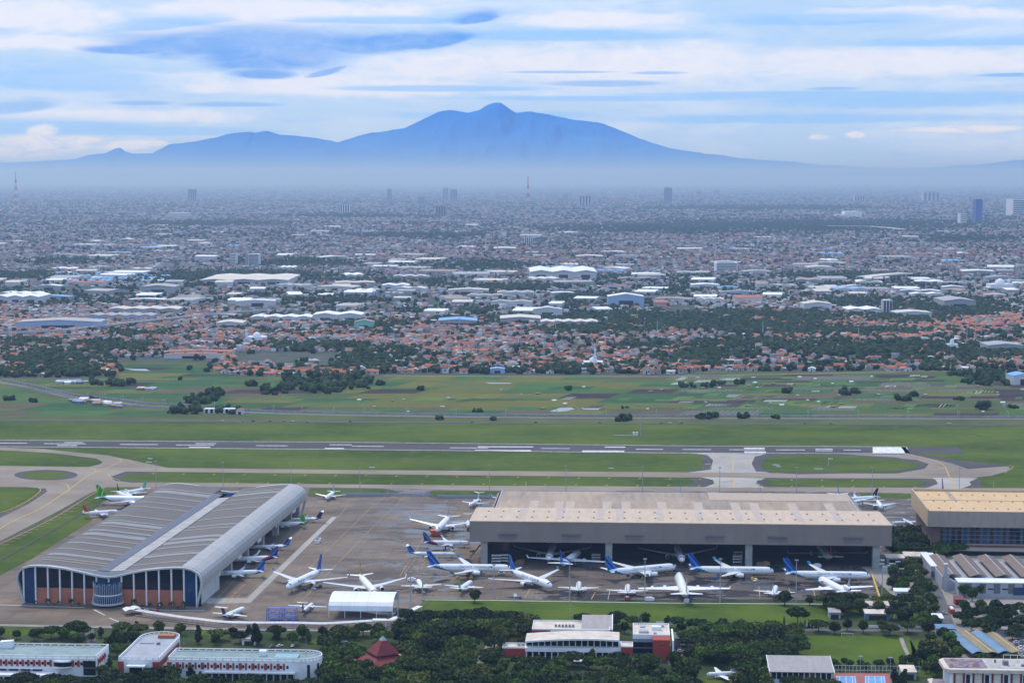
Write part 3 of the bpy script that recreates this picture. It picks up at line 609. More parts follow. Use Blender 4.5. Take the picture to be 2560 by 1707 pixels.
m_2 = NT('far foliage', .95, .1); far_leaf = m_2.done(m_2.mix(m_2.rng(m_2.noise(.5,3),.35,.65,0,.5), m_2.attr('paint'), (.02,.035,.012)))
soup('distant_trees', V.reshape(-1,3), F.reshape(-1,3), np.repeat(tc_, 20, 0), far_leaf)
print('far tree tris', n*20)
# ================================================================== PAVEMENTS OF THE AIRFIELD
m_ = NT('runway asphalt', .85, .25); n1 = m_.noise(.01, 5, v=m_.map((.15,1,1), (0,0,AL))); n2 = m_.noise(.08, 4, v=m_.map((.08,1,1), (0,0,AL)))
RUN_M = m_.done(m_.mix(m_.math('MULTIPLY', m_.rng(n2,.45,.7), .5), m_.mix(m_.rng(n1,.35,.65), (.048,.044,.046), (.078,.070,.070)), (.045,.042,.045)))
m_ = NT('taxiway concrete', .85, .25); n1 = m_.noise(.012, 6); n2 = m_.noise(.05, 5, v=m_.map((.2,1,1), (0,0,AL)))
g = m_.mix(m_.rng(n1,.35,.65), (.20,.158,.118), (.28,.235,.185)); TAX_M = m_.done(m_.mix(m_.math('MULTIPLY', m_.rng(n2,.5,.72), .55), g, (.13,.115,.10)))
m_ = NT('taxiway pale concrete', .85, .25); n1 = m_.noise(.015, 6); n2 = m_.noise(.06, 5); PALE_M = m_.done(m_.mix(m_.math('MULTIPLY', m_.rng(n2,.52,.72),.6), m_.mix(m_.rng(n1,.35,.65), (.30,.275,.24), (.40,.37,.33)), (.17,.15,.135)))
SHO_M = mat('shoulder asphalt', (.055,.050,.050), .9, .3, .03)
# apron: slabs stained by oil and rubber, with rain still standing on it
m_ = NT('apron concrete', .75, .35); v_ = m_.map((1,1,1), (0,0,AL))
n1 = m_.noise(.012, 6, .6, v_); n2 = m_.noise(.04, 8, .7, m_.map((.35,1,1), (0,0,AL)), 1.0); n3 = m_.noise(.006, 4, .5, v_); n4 = m_.noise(.35, 5, .6, v_)
x_, y_, z_ = m_.sep(v_)
g = m_.mix(m_.rng(n1,.35,.65), (.120,.082,.055), (.235,.172,.118)); g = m_.mix(m_.math('MULTIPLY', m_.rng(n4,.4,.7), .3), g, (.10,.085,.075))
dk = m_.rng(x_, -120., 40.)                                   # the slabs in front of the big hangar are blacker with use
g = m_.mix(m_.math('MULTIPLY', dk, .6), g, (.085,.074,.068)); g = m_.mix(m_.math('MULTIPLY', m_.rng(n2,.50,.66), .8), g, (.042,.037,.035))
sl = m_.t.nodes.new('ShaderNodeTexBrick'); sl.offset = 0; sl.inputs['Scale'].default_value = 1/12.; sl.inputs['Mortar Size'].default_value = .035; sl.inputs['Mortar Smooth'].default_value = .4
sl.inputs['Color1'].default_value = (1,1,1,1); sl.inputs['Color2'].default_value = (.62,.62,.62,1); sl.inputs['Mortar'].default_value = (.6,.6,.6,1); sl.inputs['Brick Width'].default_value = 1.; sl.inputs['Row Height'].default_value = 1.
m_.t.links.new(v_, sl.inputs['Vector']); g = m_.mix(.75, g, m_.mix(1.0, g, sl.outputs['Color'], 'MULTIPLY'))
pud = m_.rng(m_.math('ADD', m_.noise(.075, 5, .55, m_.map((.42,1,1), (0,0,AL)), .5), m_.math('MULTIPLY', m_.math('SUBTRACT', n3, .5), .5)), .535, .555)
wet = m_.math('MULTIPLY', pud, m_.rng(x_, -260., -150.))
APR_M = m_.done(m_.mix(m_.math('MULTIPLY', wet, .8), g, (.035,.035,.04)), m_.rng(wet, 0., 1., .78, .05))
m_ = NT('marking white', .7, .3); MW = m_.done(m_.mix(m_.rng(m_.noise(.2, 5),.35,.6), (.50,.50,.50), (.80,.80,.80)))
m_ = NT('marking yellow', .7, .3); MY = m_.done(m_.mix(m_.rng(m_.noise(.2, 5),.35,.6), (.45,.28,.06), (.62,.40,.06)))
m_ = NT('worn yellow line', .75, .3); MYW = m_.done(m_.mix(m_.rng(m_.noise(.12, 5),.4,.6), (.26,.19,.12), (.42,.29,.11)))
# runway
sheet('runway', [(-220,1098.5),(0,1100),(860,1105),(1710,1114),(2263,1116.5),(2275,1134),(1710,1133),(860,1124),(0,1117),(-220,1114)], RUN_M, .12)
sheet('runway_overrun', [(2263,1116.5),(2394,1117),(2411,1133.5),(2276,1134)], SHO_M, .11)
# taxiways
def tax(pts, z, m=None, name='taxiway'): return sheet(name, pts, m or TAX_M, z)
SH = [((230,1141),(262,1143),(300,1152),(352,1163),(420,1169),(360,1168),(250,1160),(256,1154)), ((270,1179),(350,1180),(420,1182),(330,1186),(300,1193),(310,1200),(400,1205),(330,1205),(284,1198),(276,1190)),
      ((1730,1134),(1772,1137),(1783,1152),(1780,1172),(1740,1180),(1700,1179),(1757,1170),(1757,1140)), ((1878,1150),(1885,1140),(1950,1134),(2100,1134.5),(2240,1142),(2320,1158),(2312,1170),(2240,1181),(2000,1186),(1890,1178),(1880,1168)),
      ((1720,1194),(1765,1196),(1788,1205),(1770,1215),(1700,1217),(1740,1206)), ((1890,1204),(1905,1197),(1960,1194),(2300,1196),(2335,1200),(2347,1208),(2325,1217),(2200,1221),(1930,1217),(1895,1210)),
      ((2418,1204),(2432,1196),(2452,1198),(2452,1220),(2412,1222),(2428,1213)), ((-80,1299),(0,1285),(70,1255),(100,1228),(88,1214),(122,1216),(125,1224),(100,1250),(20,1290),(-80,1325)), ((-80,1384),(0,1352),(130,1292),(200,1246),(255,1219),(290,1215),(240,1228),(150,1290),(60,1335),(0,1362),(-80,1396)),
      ((2110,1134),(2290,1134),(2400,1150),(2530,1166),(2528,1174),(2480,1190),(2380,1200),(2300,1140))]
for s in SH: sheet('taxiway_shoulder', s, SHO_M, .08)
tax([(-260,1163),(0,1164),(340,1168),(850,1174),(1700,1180),(2330,1184),(2335,1196),(1700,1193),(850,1184),(340,1178),(100,1176),(-260,1176)], .13)
tax([(-260,1213),(0,1213),(380,1205),(850,1210),(1280,1214),(2000,1217),(2440,1219),(2800,1221),(2800,1240),(2000,1228),(1280,1226),(850,1218),(380,1216),(-260,1226)], .14)
tax([(-260,1110),(0,1118),(110,1122),(185,1130),(270,1138),(330,1150),(390,1163),(430,1171),(250,1177),(225,1166),(252,1159),(256,1154),(242,1146),(130,1132),(0,1125),(-260,1116)], .15)
tax([(-260,1168),(200,1168),(330,1172),(300,1183),(277,1191),(288,1201),(330,1206),(400,1210),(330,1214),(270,1216),(225,1232),(140,1280),(0,1352),(-260,1450),(-260,1400),(0,1294),(70,1260),(118,1228),(112,1217),(60,1214),(-260,1216)], .16)
tax([(1720,1132),(1915,1134),(1890,1141),(1882,1152),(1888,1172),(1925,1182),(1715,1181),(1778,1173),(1783,1150),(1768,1137)], .17, PALE_M); tax([(1750,1192),(1915,1195),(1893,1201),(1890,1209),(1915,1219),(1760,1218),(1786,1208),(1782,1199)], .17, PALE_M)
tax([(2040,1134.5),(2276,1134.5),(2370,1151),(2520,1166),(2526,1170),(2515,1178),(2478,1189),(2400,1196),(2330,1197),(2180,1191),(2250,1182),(2312,1171),(2322,1159),(2290,1149),(2200,1141)], .18)
tax([(2330,1194),(2445,1194),(2424,1204),(2428,1212),(2400,1222),(2310,1221),(2345,1209),(2340,1200)], .19, PALE_M)
tax([(2276,1134.5),(2400,1150),(2515,1165),(2420,1172),(2380,1158)], .195, SHO_M, 'taxiway_shoulder')
# islands of grass among them
def island(pts, sh=None, z=.22):
    if sh: sheet('taxiway_shoulder', sh, SHO_M, z-.02)
    sheet('grass_island', pts, grass_m, z)
def ell(cx, cy, rx, ry, n=20): return [(cx + rx*math.cos(2*math.pi*i/n), cy + ry*math.sin(2*math.pi*i/n)) for i in range(n)]
island(ell(113,1187.5,55,9), ell(115,1187,80,13)); island([(1903,1162),(1915,1146),(1960,1138),(2020,1136),(2120,1139),(2230,1147),(2298,1160),(2290,1168),(2230,1176),(2100,1180.5),(1930,1178),(1908,1172)], [(1879,1158),(1888,1140),(1950,1134.5),(2100,1134.5),(2240,1143),(2318,1158),(2311,1169),(2240,1180),(2000,1185),(1890,1178)])
island([(1912,1208),(1930,1199),(2000,1197),(2280,1199),(2325,1206),(2290,1214),(2150,1217),(1930,1214)]); island([(-80,1216),(60,1217),(96,1219),(90,1230),(60,1250),(0,1282),(-80,1310)], None, .24)
# apron
sheet('apron', [(-300,1600),(-300,1560),(-60,1462),(0,1438),(82,1395),(231,1300),(222,1286),(253,1258),(300,1226),(380,1213),(850,1214),(1280,1222),(2000,1226),(2560,1230),(2900,1236),(2900,1345),(2240,1330),(2190,1500),(1240,1498),(1062,1496),(1022,1547),(1010,1572),(930,1579),(700,1576),(300,1566),(0,1557),(-100,1590)], APR_M, .10)
island([(778,1222),(945,1222),(985,1229),(965,1236),(850,1239),(770,1238)], [(775,1219),(960,1220),(1000,1229),(975,1240),(850,1243),(768,1241)]); island([(1075,1229),(1100,1226),(1250,1228),(1245,1243),(1085,1241)], [(1062,1234),(1080,1225),(1262,1227),(1255,1247),(1080,1245)])
island([(2150,1231),(2290,1234),(2300,1246),(2152,1243)])
# pale strip of newer concrete across the apron
sheet('concrete_strip', [(830,1291),(843,1291),(626,1506),(605,1506)], PALE_M, .15); sheet('concrete_strip', [(470,1494),(615,1494),(622,1506),(520,1508)], PALE_M, .14)
sheet('apron', [(-100,1552),(0,1530),(215,1524),(350,1542),(600,1560),(600,1568),(300,1562),(0,1552)], APR_M, .13)
# markings
mk = MB()
def mline(px, w, z=.26, b=None): ribbon_mb(b or mk, [P(*p) for p in px], w, z)
def mband(x0, x1, y0, y1, b=None, sk=0.35):
    q = [P(x0,y1,.26), P(x1,y1+.004*(x1-x0),.26), P(x1-(y1-y0)*sk,y0+.004*(x1-x0),.26), P(x0-(y1-y0)*sk,y0,.26)]; (b or mk).poly(q, .26)
mline([(-220,1098.9),(0,1100.4),(860,1105.4),(1710,1114.4),(2263,1116.9)], 1.6); mline([(-220,1113.5),(0,1116.4),(860,1123.6),(1710,1132.6),(2272,1133.6)], 1.8)
def bars_(x0, x1, y0, y1, n, gap=.35):
    """a block of painted bars, each its own stripe"""
    for i in range(n):
        a = y0 + (y1-y0)*(i/n); c = y0 + (y1-y0)*((i+1-gap)/n); mband(x0, x1, a, c)
for x0, x1, y, t in ((160,208,1105,1.3),(143,193,1112.2,1.8),(488,540,1107.5,1.5),(472,526,1116,2.2),(824,880,1110.5,1.5),(812,860,1119.4,2.4),(1195,1333,1115.2,2.2),(1187,1328,1124.2,3.0),(1512,1563,1116,2.4),(1456,1561,1125.6,3.6),(1860,1912,1118.5,3.6),(1861,1915,1127.8,4.8)):
    bars_(x0, x1, y, y+t, 3, .22)
for x0, x1, y in ((0,68,1106.6),(110,215,1108),(300,395,1110),(440,535,1111.3),(640,720,1113),(880,960,1114.5),(1125,1220,1118.4),(1352,1425,1120),(1590,1658,1122),(1706,1778,1122.6),(1823,1912,1123.1),(1940,2013,1123.5),(2109,2152,1124)): mband(x0, x1, y, y+1.0)
for y in (1121.4, 1125.4): mband(2039, 2082, y, y+1.3)
bars_(2182, 2262, 1117.2, 1133.2, 12, .06); mband(2268, 2273, 1117, 1134)
for i in range(2): mline([(2258,1117.2),(2270,1133.5)], 5)
o = mk.build('runway_marking', MW); o['kind'] = 'structure'
my = MB()
for px in ([(-60,1405),(0,1322),(100,1272),(175,1222),(215,1192),(235,1182),(240,1176),(225,1168)], [(240,1182),(300,1155),(302,1150),(290,1146)], [(172,1222),(168,1212),(150,1208)], [(-60,1170),(340,1173),(850,1179),(1700,1187),(2330,1190)], [(1834,1134),(1832,1178)],[(1834,1192),(1836,1216)], [(2260,1134),(2330,1150),(2362,1165),(2350,1172),(2330,1176)], [(2362,1165),(2375,1195),(2390,1219)]): mline(smooth(px, 4), .9, .27, my)
for px in ([(1876,1150),(1879,1168)],[(1786,1135),(1782,1158),(1775,1172)],[(270,1184),(276,1192),(300,1201)],[(395,1160),(350,1163),(318,1150)],[(0,1360),(130,1297),(230,1236),(260,1221)],[(0,1282),(60,1258),(100,1228),(95,1218)],[(2512,1182),(2533,1168),(2520,1164)],[(1788,1207),(1780,1214)],[(1890,1207),(1899,1213)]): mline(smooth(px, 4), .6, .27, my)
for i in range(16):                                         # hatching of the shoulders
    mline([(6+i*14.5-3, 1362-i*7.6),(6+i*14.5+17, 1361-i*7.6)], .7, .27, my)
    if i < 10: mline([(10+i*10, 1279-i*5.6),(24+i*10, 1280-i*5.6)], .6, .27, my)
for i in range(24): mline([(380+i*76, 1185.5+i*.75),(386+i*76, 1183+i*.75)], .9, .27, my); mline([(590+i*77,1208+i*.5),(596+i*77,1205.5+i*.5)], .9, .27, my)
my.build('taxiway_marking', MY)['kind'] = 'structure'
my = MB()
for px in ([(970,1228),(965,1240),(920,1276),(780,1414),(745,1462)], [(1015,1240),(930,1320),(860,1392),(780,1476),(715,1540)], [(870,1262),(845,1294)], [(1075,1395),(1040,1426),(1048,1430)], [(812,1262),(850,1240)], [(1186,1278),(1205,1258)], [(560,1510),(700,1378)], [(520,1520),(640,1395)], [(1040,1395),(1010,1435)],[(1065,1335),(1000,1440)], [(545,1536),(600,1486)],[(560,1540),(625,1484)]): mline(px, .5, .24, my)
for px in ([(1325,1472),(1312,1495)],[(1488,1480),(1478,1498)],[(1525,1476),(1520,1498)],[(1972,1470),(1978,1488)],[(2033,1470),(2037,1490)],[(1897,1466),(1900,1495)],[(1890,1476),(1904,1476)],[(1080,1462),(1075,1472)]): mline(px, .7, .24, my)
my.build('apron_marking', MYW)['kind'] = 'structure'
my = MB(); mline([(2178,1428),(2201,1498)], 1.3, .25, my); my.build('apron_marking', MY)['kind'] = 'structure'
# open drain along the hangar meadow
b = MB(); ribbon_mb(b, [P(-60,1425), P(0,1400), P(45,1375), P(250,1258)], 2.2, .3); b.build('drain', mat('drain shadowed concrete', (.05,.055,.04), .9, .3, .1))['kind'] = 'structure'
m = mat('kerb concrete', (.5,.49,.46), .8, .15, .2)
b = MB(); ribbon_mb(b, [P(-100,1507), P(0,1512), P(212,1519)], 1.4, .3); ribbon_mb(b, [P(330,1515), P(400,1525), P(512,1527)], 1.4, .3); ribbon_mb(b, [P(235,1524), P(262,1538)], 1.2, .3); ribbon_mb(b, [P(274,1545), P(300,1556)], 1.2, .3); b.build('kerb_strip', m)['kind'] = 'structure'
b = MB(); ribbon_mb(b, [P(1062,1499.5), P(1240,1501), P(1700,1508), P(2215,1511)], 1.6, .3); b.build('path', m)['kind'] = 'structure'
# ================================================================== HANGAR WITH THE WAVE ROOF
def airport_empty(name, px, py, label, cat, group=None):
    x, y = P(px, py); return empty(name, (x, y, 0), -AL, label, cat, group)
H1 = airport_empty('wave_roof_hangar', 58, 1508, 'long hangar with a grey double wave roof and blue glass front', 'hangar'); LEN = 354.; HA = R_(5.4); H1.rotation_euler = (0, 0, -HA)
PR = [(0,0),(-2.6,8),(-4.9,16.3),(-4.5,19.5),(-3.4,22.4),(-.4,25.2),(4.9,26.7),(10,27.1),(16.2,27),(29.7,25.5),(41.7,23.2),(52.3,20.9),(60,20.1),(66,20.7),(74.9,23),(86.2,25.4),(97.6,26.8),(106.6,27.6),(112,27.7),(115.6,27.3),(119.6,26.4),(122.4,25),(124.8,23.2),(126.2,20.7),(126.8,17.5),(126.6,14.1),(125.4,9),(123.2,0)]
PB = [(u, z if u < 17 or u > 97 else max(z, 27.0-(u-16.2)*.098 if u < 62 else 26.8-(97.6-u)*.118)) for u, z in PR]     # the roof behind the rim sags less
def prz(u): return float(np.interp(u, [p[0] for p in PB[3:23]], [p[1] for p in PB[3:23]]))
def inset(pr, d):
    out = []
    for i, p in enumerate(pr):
        a = Vector(pr[max(i-1,0)]); c = Vector(pr[min(i+1,len(pr)-1)]); t_ = (c-a).normalized(); nrm = Vector((t_.y, -t_.x)); out.append((p[0]+nrm.x*d, p[1]+nrm.y*d))
    return out
m_ = NT('wave roof grey', .6, .35); n1 = m_.noise(.05, 5, v=m_.map((1,6,1))); n2 = m_.wave(.11, direction='Y'); n3 = m_.noise(.02, 4)
ROOFG = m_.done(m_.mix(m_.math('MULTIPLY', n2, .25), m_.mix(m_.rng(n1,.3,.7), (.080,.069,.063), (.115,.100,.092)), (.062,.054,.050)))
STEEL = mat('pale cladding', (.34,.325,.31), .45, .12, .06, stretch=(1,4,1), spec=.5); RIM = mat('white rim', (.46,.45,.44), .5, .08, .1); LSTR = mat('pale roof sheet', (.20,.195,.19), .5, .12, .1); BSTR = mat('cream roof sheet', (.22,.18,.14), .5, .12, .1)
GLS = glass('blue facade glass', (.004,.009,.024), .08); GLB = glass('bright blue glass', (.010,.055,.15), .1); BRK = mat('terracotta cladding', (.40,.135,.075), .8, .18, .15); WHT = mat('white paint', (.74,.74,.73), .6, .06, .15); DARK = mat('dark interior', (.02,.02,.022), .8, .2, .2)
SLATE = mat('slate gutter roof', (.075,.08,.11), .45, .15, .08); PANEL = mat('pale gutter panel', (.36,.35,.33), .7, .18, .12)
def strip(name, u0, u1, v0, v1, m, up, thick, par):
    """roofing sheet that follows the wave from u0 to u1"""
    us = [u0] + [p[0] for p in PR[4:23] if u0+.2 < p[0] < u1-.2] + [u1]; b = MB()
    top = [(u, prz(u)+up) for u in us]; b.ext(top + [(u, z-thick) for u, z in top[::-1]], v0, v1); return b.build(name, m, par)
b = MB(); ins = inset(PB, 1.0); b.ext(PB[:12] + ins[:12][::-1], 4, LEN); b.build('roof', ROOFG, H1)
b = MB(); q = [(70.6, prz(70.6))] + PB[14:20]; b.ext(q + inset(q,1.0)[::-1], 4, LEN-1); b.build('roof', ROOFG, H1)
b = MB(); b.ext([(p[0]+(.25 if i>3 else .12), p[1]+.25) for i,p in enumerate(PR[18:26])] + inset(PR,1.2)[18:26][::-1], 3, LEN); EC = b.build('edge_cladding', STEEL, H1)
b = MB(); b.ext(PR + inset(PR,1.15)[::-1], 0, 3.2); b.build('front_rim', RIM, H1); b = MB(); b.ext(PR + inset(PR,1.6)[::-1], LEN, LEN+3.2); b.build('rear_rim', RIM, H1)
strip('gutter_roof', 52.8, 60.2, 3.4, LEN-30, SLATE, .5, .6, H1)
n = 38
for i in range(n):
    a = 3.6 + (LEN-52)*i/n; c = 3.6 + (LEN-52)*(i+1)/n - .7; strip('gutter_panel', 60.8, 71.4, a, c, PANEL, .55, .5, H1)
def roof_v(z1x, z1y, z=26.5):
    x, y = P(z1x, z1y, z); x -= H1.location.x; y -= H1.location.y; a = HA; return x*math.sin(a) + y*math.cos(a)
for zx, zy, w, mt in ((400,765,7,LSTR),(370,795,2.5,BSTR),(490,710,3,BSTR),(590,655,4,LSTR),(650,612,3,BSTR),(720,580,10,LSTR),(780,540,5,LSTR),(860,500,3.5,BSTR),(890,480,10,LSTR),(930,450,3,LSTR),(1010,405,3.5,BSTR),(1140,320,3.5,BSTR),(1230,280,3,LSTR),(1300,235,4,BSTR),(1350,195,13,LSTR),(1410,165,4,BSTR),(300,812,2.5,BSTR)):
    v = roof_v(zx*.27234, 1180+zy*.27234); strip('roof_light_strip', 4.6, 52.6, v, v+w, mt, .22, .3, H1)
for px, py, w, mt in ((526,1409,3.5,BSTR),(548,1390,8,LSTR),(556,1383,2.5,BSTR),(575,1368,4,LSTR),(583,1357,10,LSTR),(599,1346,9,LSTR),(636,1315,4.5,LSTR),(628,1323,4,BSTR),(662,1296,4,BSTR),(691,1273,4,BSTR),(704,1259.5,3,LSTR),(718,1248.6,4,BSTR),(733,1236.6,10,LSTR),(742,1229,4,BSTR)):
    v = roof_v(px, py); strip('roof_light_strip', 71.8, 112.0, v, v+w, mt, .22, .3, H1)
b = MB(); us = np.linspace(17, 97, 24); b.ext([(u, float(np.interp(u, [p[0] for p in PR[3:23]], [p[1] for p in PR[3:23]]))-.3) for u in us] + [(u, prz(u)) for u in us[::-1]], 3.3, 4.2); b.build('gable_infill', RIM, H1)
# front: mullions, glass and terracotta bay by bay
MU = [(x-207)/13.25 for x in (207,320,437,550,665,780,895,1010,1130,1245,1362,1480,1597,1713,1830)]
def fz(u): return float(np.interp(u, [p[0] for p in inset(PR,1.15)[2:24]], [p[1] for p in inset(PR,1.15)[2:24]]))
for i, u in enumerate(MU):
    b = MB(); z0 = 0 if i not in (6,7,8) else 16.; b.box(u-.45, u+.45, 1.2, 2.6, z0, fz(u)+.3); b.build('mullion', WHT, H1)
for i in range(-1, len(MU)):
    u0 = MU[i]+.46 if i >= 0 else -3.6; u1 = MU[i+1]-.46 if i < len(MU)-1 else 125.4
    br = 1 <= i <= 12 and i not in (6,7); zb = 11.0 if br else 0.0
    if br: MB().box(u0, u1, 2.2, 3.2, 0, zb).build('brick_panel', BRK, H1)
    k = 4; us = [u0+(u1-u0)*j/k for j in range(k+1)]; b = MB(); b.ext([(u0,zb+.15),(u1,zb+.15)] + [(u, fz(u)+.2) for u in us[::-1]] if i not in (-1,13) else ([(1.2,0.1),(u1,.1),(u1,fz(u1)+.2),(-.2,23.6),(-2.6,21.2),(-3.3,17)] if i == -1 else [(u0,.1),(121.6,.1),(124.8,14),(125,18),(123,22.4),(u0,fz(u0)+.1)]), 2.6, 3.1)
    b.build('glass_pane', GLB if i in (0, 6, 7, 13) else GLS, H1)
# entrance drum
ED = empty('entrance_tower', (60.2, 1.0, 0)); ED.parent = H1
MB().lathe([(9.6,2.5),(9.6,14.5)], n=28).build('glass_drum', GLB, ED); MB().lathe([(11.2,1.5),(11.4,2.1),(9.5,2.8),(9.3,2.4)], n=28, cap=False).build('canopy_ring', mat('canopy grey', (.36,.36,.36), .5, .1, .2), ED); MB().lathe([(9.9,8.0),(9.9,8.8)], n=28).build('middle_ring', WHT, ED); MB().lathe([(9.,0),(9.,2.2)], n=24).build('base', DARK, ED)
b = MB()
for k in range(26):
    a = math.pi + math.pi*k/25; x, y = math.cos(a), math.sin(a); b.bar((x*10, y*10, 8.6), (x*10, y*10, 16.5 + .8*math.sin(k*2.1)), .085); b.bar((x*9.9, y*9.9, 8.2), (x*11, y*11, 2.2), .08)
b.build('fin', WHT, ED); MB().lathe([(7.0,14.5),(7.0,15.2)], n=24).build('drum_roof', GLB, ED)
# right hand side under the cladding
MB().box(119.5, 122.5, 3.3, 60, 0, 14).build('side_wall', mat('rib wall', (.34,.34,.34), .8, .15, .2), H1)
for k in range(14): MB().box(122.55, 124.2, 6+k*3.9, 7.0+k*3.9, 0, 12.5).build('wall_rib', WHT, H1)
for v in (104, 157, 210, 263, 316, LEN-6): MB().box(116.5, 121.5, v, v+5, 0, 16).build('column', CONC, H1)
for k in range(22):
    v = 62 + k*13.2
    if k % 5 != 4: MB().box(120.2, 121.0, v, v+12.6, 9.2 if k % 5 not in (0,) else 7.0, 17.5).build('door_panel', WHT, H1)
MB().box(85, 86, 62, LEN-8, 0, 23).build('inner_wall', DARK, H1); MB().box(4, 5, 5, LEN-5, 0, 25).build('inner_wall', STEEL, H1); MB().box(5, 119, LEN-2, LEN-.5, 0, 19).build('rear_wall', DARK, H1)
b = MB()
for v in np.linspace(LEN-44, LEN-6, 6):
    for u in (60, 66, 72): b.bar((u, v, 8), (u, v, 20.5), .3)
    b.bar((60,v,20),(72,v,20),.3); b.bar((60,v,14),(72,v,20),.25); b.bar((60,v,20),(72,v,14),.25)
b.build('blue_roof_frame', mat('blue steel', (.03,.12,.42), .5, .15, .3), H1)
for zx, zy, s in ((325,1180,2.2),(440,1180,3.2),(495,1205,2),(543,1195,2.5),(655,1190,3),(715,1205,2.2),(1230,1190,3.6),(1378,1225,2.4),(1450,1210,2.6),(1490,1225,2.4),(1580,1215,3.2),(1690,1215,3.4)): pass
# ================================================================== THE BIG OPEN HANGAR
x0, y0 = P(1205, 1407); u0, v0 = toA(x0, y0); u1, v1 = PA(2196, 1419); W2 = u1-u0
H2 = empty('open_front_hangar', (x0, y0, 0), -AL, 'wide beige roofed hangar open at the front with airliners in it', 'hangar')
m_ = NT('fascia sheet', .6, .35); n1 = m_.wave(.5, prof='SIN'); n2 = m_.noise(.04, 4, v=m_.map((3,1,.3))); FASC = m_.done(m_.mix(m_.math('MULTIPLY', n1, .3), m_.mix(m_.rng(n2,.3,.7), (.225,.18,.152), (.275,.222,.19)), (.185,.147,.127)))
m_ = NT('beige roof sheet', .65, .3); n1 = m_.noise(.06, 5, v=m_.map((4,.6,1))); n2 = m_.wave(.25); BEI = m_.done(m_.mix(m_.math('MULTIPLY', n2, .18), m_.mix(m_.rng(n1,.3,.7), (.47,.355,.25), (.57,.44,.32)), (.38,.285,.20)))
m_ = NT('weathered beige roof', .7, .3); n1 = m_.noise(.05, 6, .65, m_.map((5,.5,1))); n2 = m_.noise(.015, 4); BEW = m_.done(m_.mix(m_.rng(n2,.4,.6), m_.mix(m_.rng(n1,.35,.65), (.23,.18,.14), (.34,.265,.20)), m_.mix(m_.rng(n1,.35,.65), (.33,.235,.16), (.42,.31,.22))))
PATCH = mat('pale skylight sheet', (.42,.33,.25), .6, .15, .2); PATG = mat('grey skylight sheet', (.42,.34,.28), .6, .15, .2)
zf0, zf1 = 17.6, 33.0; e = 9.0
MB().box(-e, W2+e, -5.0, -4.0, zf0, zf1).build('fascia', FASC, H2); b = MB(); b.box(-e, -e+.8, -4.0, 66, zf0, zf1-1.5); b.build('side_fascia', FASC, H2); MB().box(W2+e-.8, W2+e, -4., 66, zf0, zf1-1.5).build('side_fascia', FASC, H2)
b = MB(); b.add([(-e-.4,-5.4,zf1),(W2+e+.4,-5.4,zf1),(W2+e+.4,68,30.6),(-e-.4,68,30.6),(-e-.4,-5.4,zf1+.7),(W2+e+.4,-5.4,zf1+.7),(W2+e+.4,68,31.3),(-e-.4,68,31.3)], [(0,3,2,1),(4,5,6,7),(0,1,5,4),(1,2,6,5),(2,3,7,6),(3,0,4,7)]); b.build('front_roof', BEI, H2)
def fr_z(v): return zf1+.7 - (v+5.4)/73.4*2.4
MB().box(6, W2-6, 68.2, 160, 28.3, 29.4).build('rear_roof', BEW, H2); MB().box(6, W2-6, 67.6, 68.15, 26, 31.0).build('step_wall', BEI, H2)
MB().box(5.2, 6.0, 68.2, 160, 26, 30.0).build('roof_edge', RIM, H2); MB().box(W2-6., W2-5.2, 68.2, 160, 26, 30.0).build('roof_edge', RIM, H2)
INW = mat('shade dark hangar wall', (.055,.05,.048), .85, .3, .1); MB().box(2, 3.2, 8, 159, 0, 28).build('side_wall', FASC, H2); MB().box(3.25, 3.6, 8, 158, 0, 28).build('inner_lining', INW, H2); MB().box(W2-3.2, W2-2, 8, 159, 0, 28).build('side_wall', FASC, H2); MB().box(W2-3.6, W2-3.25, 8, 158, 0, 28).build('inner_lining', INW, H2); MB().box(3.65, W2-3.65, 158, 159, 0, 28).build('rear_wall', INW, H2); MB().box(-e+1, W2+e-1, -3.9, 66, 30.0, 30.2).build('ceiling', INW, H2); MB().box(6.1, W2-6.1, 68.3, 157, 27.6, 27.9).build('ceiling', INW, H2); MB().box(3.7, W2-3.7, 3.5, 157.8, .12, .2).build('hangar_floor', mat('shade dark hangar floor', (.06,.055,.052), .6, .35, .06), H2)  # lining, rear wall, ceilings and floor coloured dark to imitate the bay's shade
for zx0, off in ((1209,0),(1522,0),(1870,0),(2184,0)):
    u = PA(zx0, 1411)[0]-u0; b = MB(); b.box(u-2.6, u+2.6, -2.5, 3, 0, zf0+2); b.build('column', mat('hangar column concrete', (.33,.32,.30), .8, .2, .15), H2)
b = MB(); b.box(-.1, W2, -2.2, 2.8, zf0+2.1, zf0+6)
for px in (1272, 1430, 1585, 1783, 1937, 2122):
    u = PA(px, 1333, 21.5)[0]-u0; MB().box(u-7.4, u+7.4, -6.6, -5.05, 23.6, 24.3).build('fascia_vent', mat('vent steel', (.16,.15,.15), .6, .2, .3), H2); MB().box(u-7, u+7, -5.2, -5.03, 19.4, 23.4).build('fascia_panel', mat('fascia panel', (.185,.16,.152), .6, .12, .2), H2)
for zx in (1306,1400,1500,1550,1650,1746,1844,1893,1993,2088):
    u = PA(zx, 1285, 32)[0]-u0; b = MB(); q = [(-.5,8),(.5,8),(.5,66),(-.5,66)]; b.add([(u+s*5.5, v, fr_z(v)+.12) for s, v in q]+[(u+s*5.5, v, fr_z(v)-.3) for s, v in q], [(0,1,2,3),(4,7,6,5),(0,4,5,1),(1,5,6,2),(2,6,7,3),(3,7,4,0)]); b.build('skylight_sheet', PATG, H2)
for zx in (1336,1398,1426,1518,1565,1654,1744,1836,1883,1977,2068):
    u = PA(zx, 1258, 29.4)[0]-u0; MB().box(u-3.6, u+3.6, 70, 112, 29.2, 29.55).build('skylight_sheet', PATCH, H2)
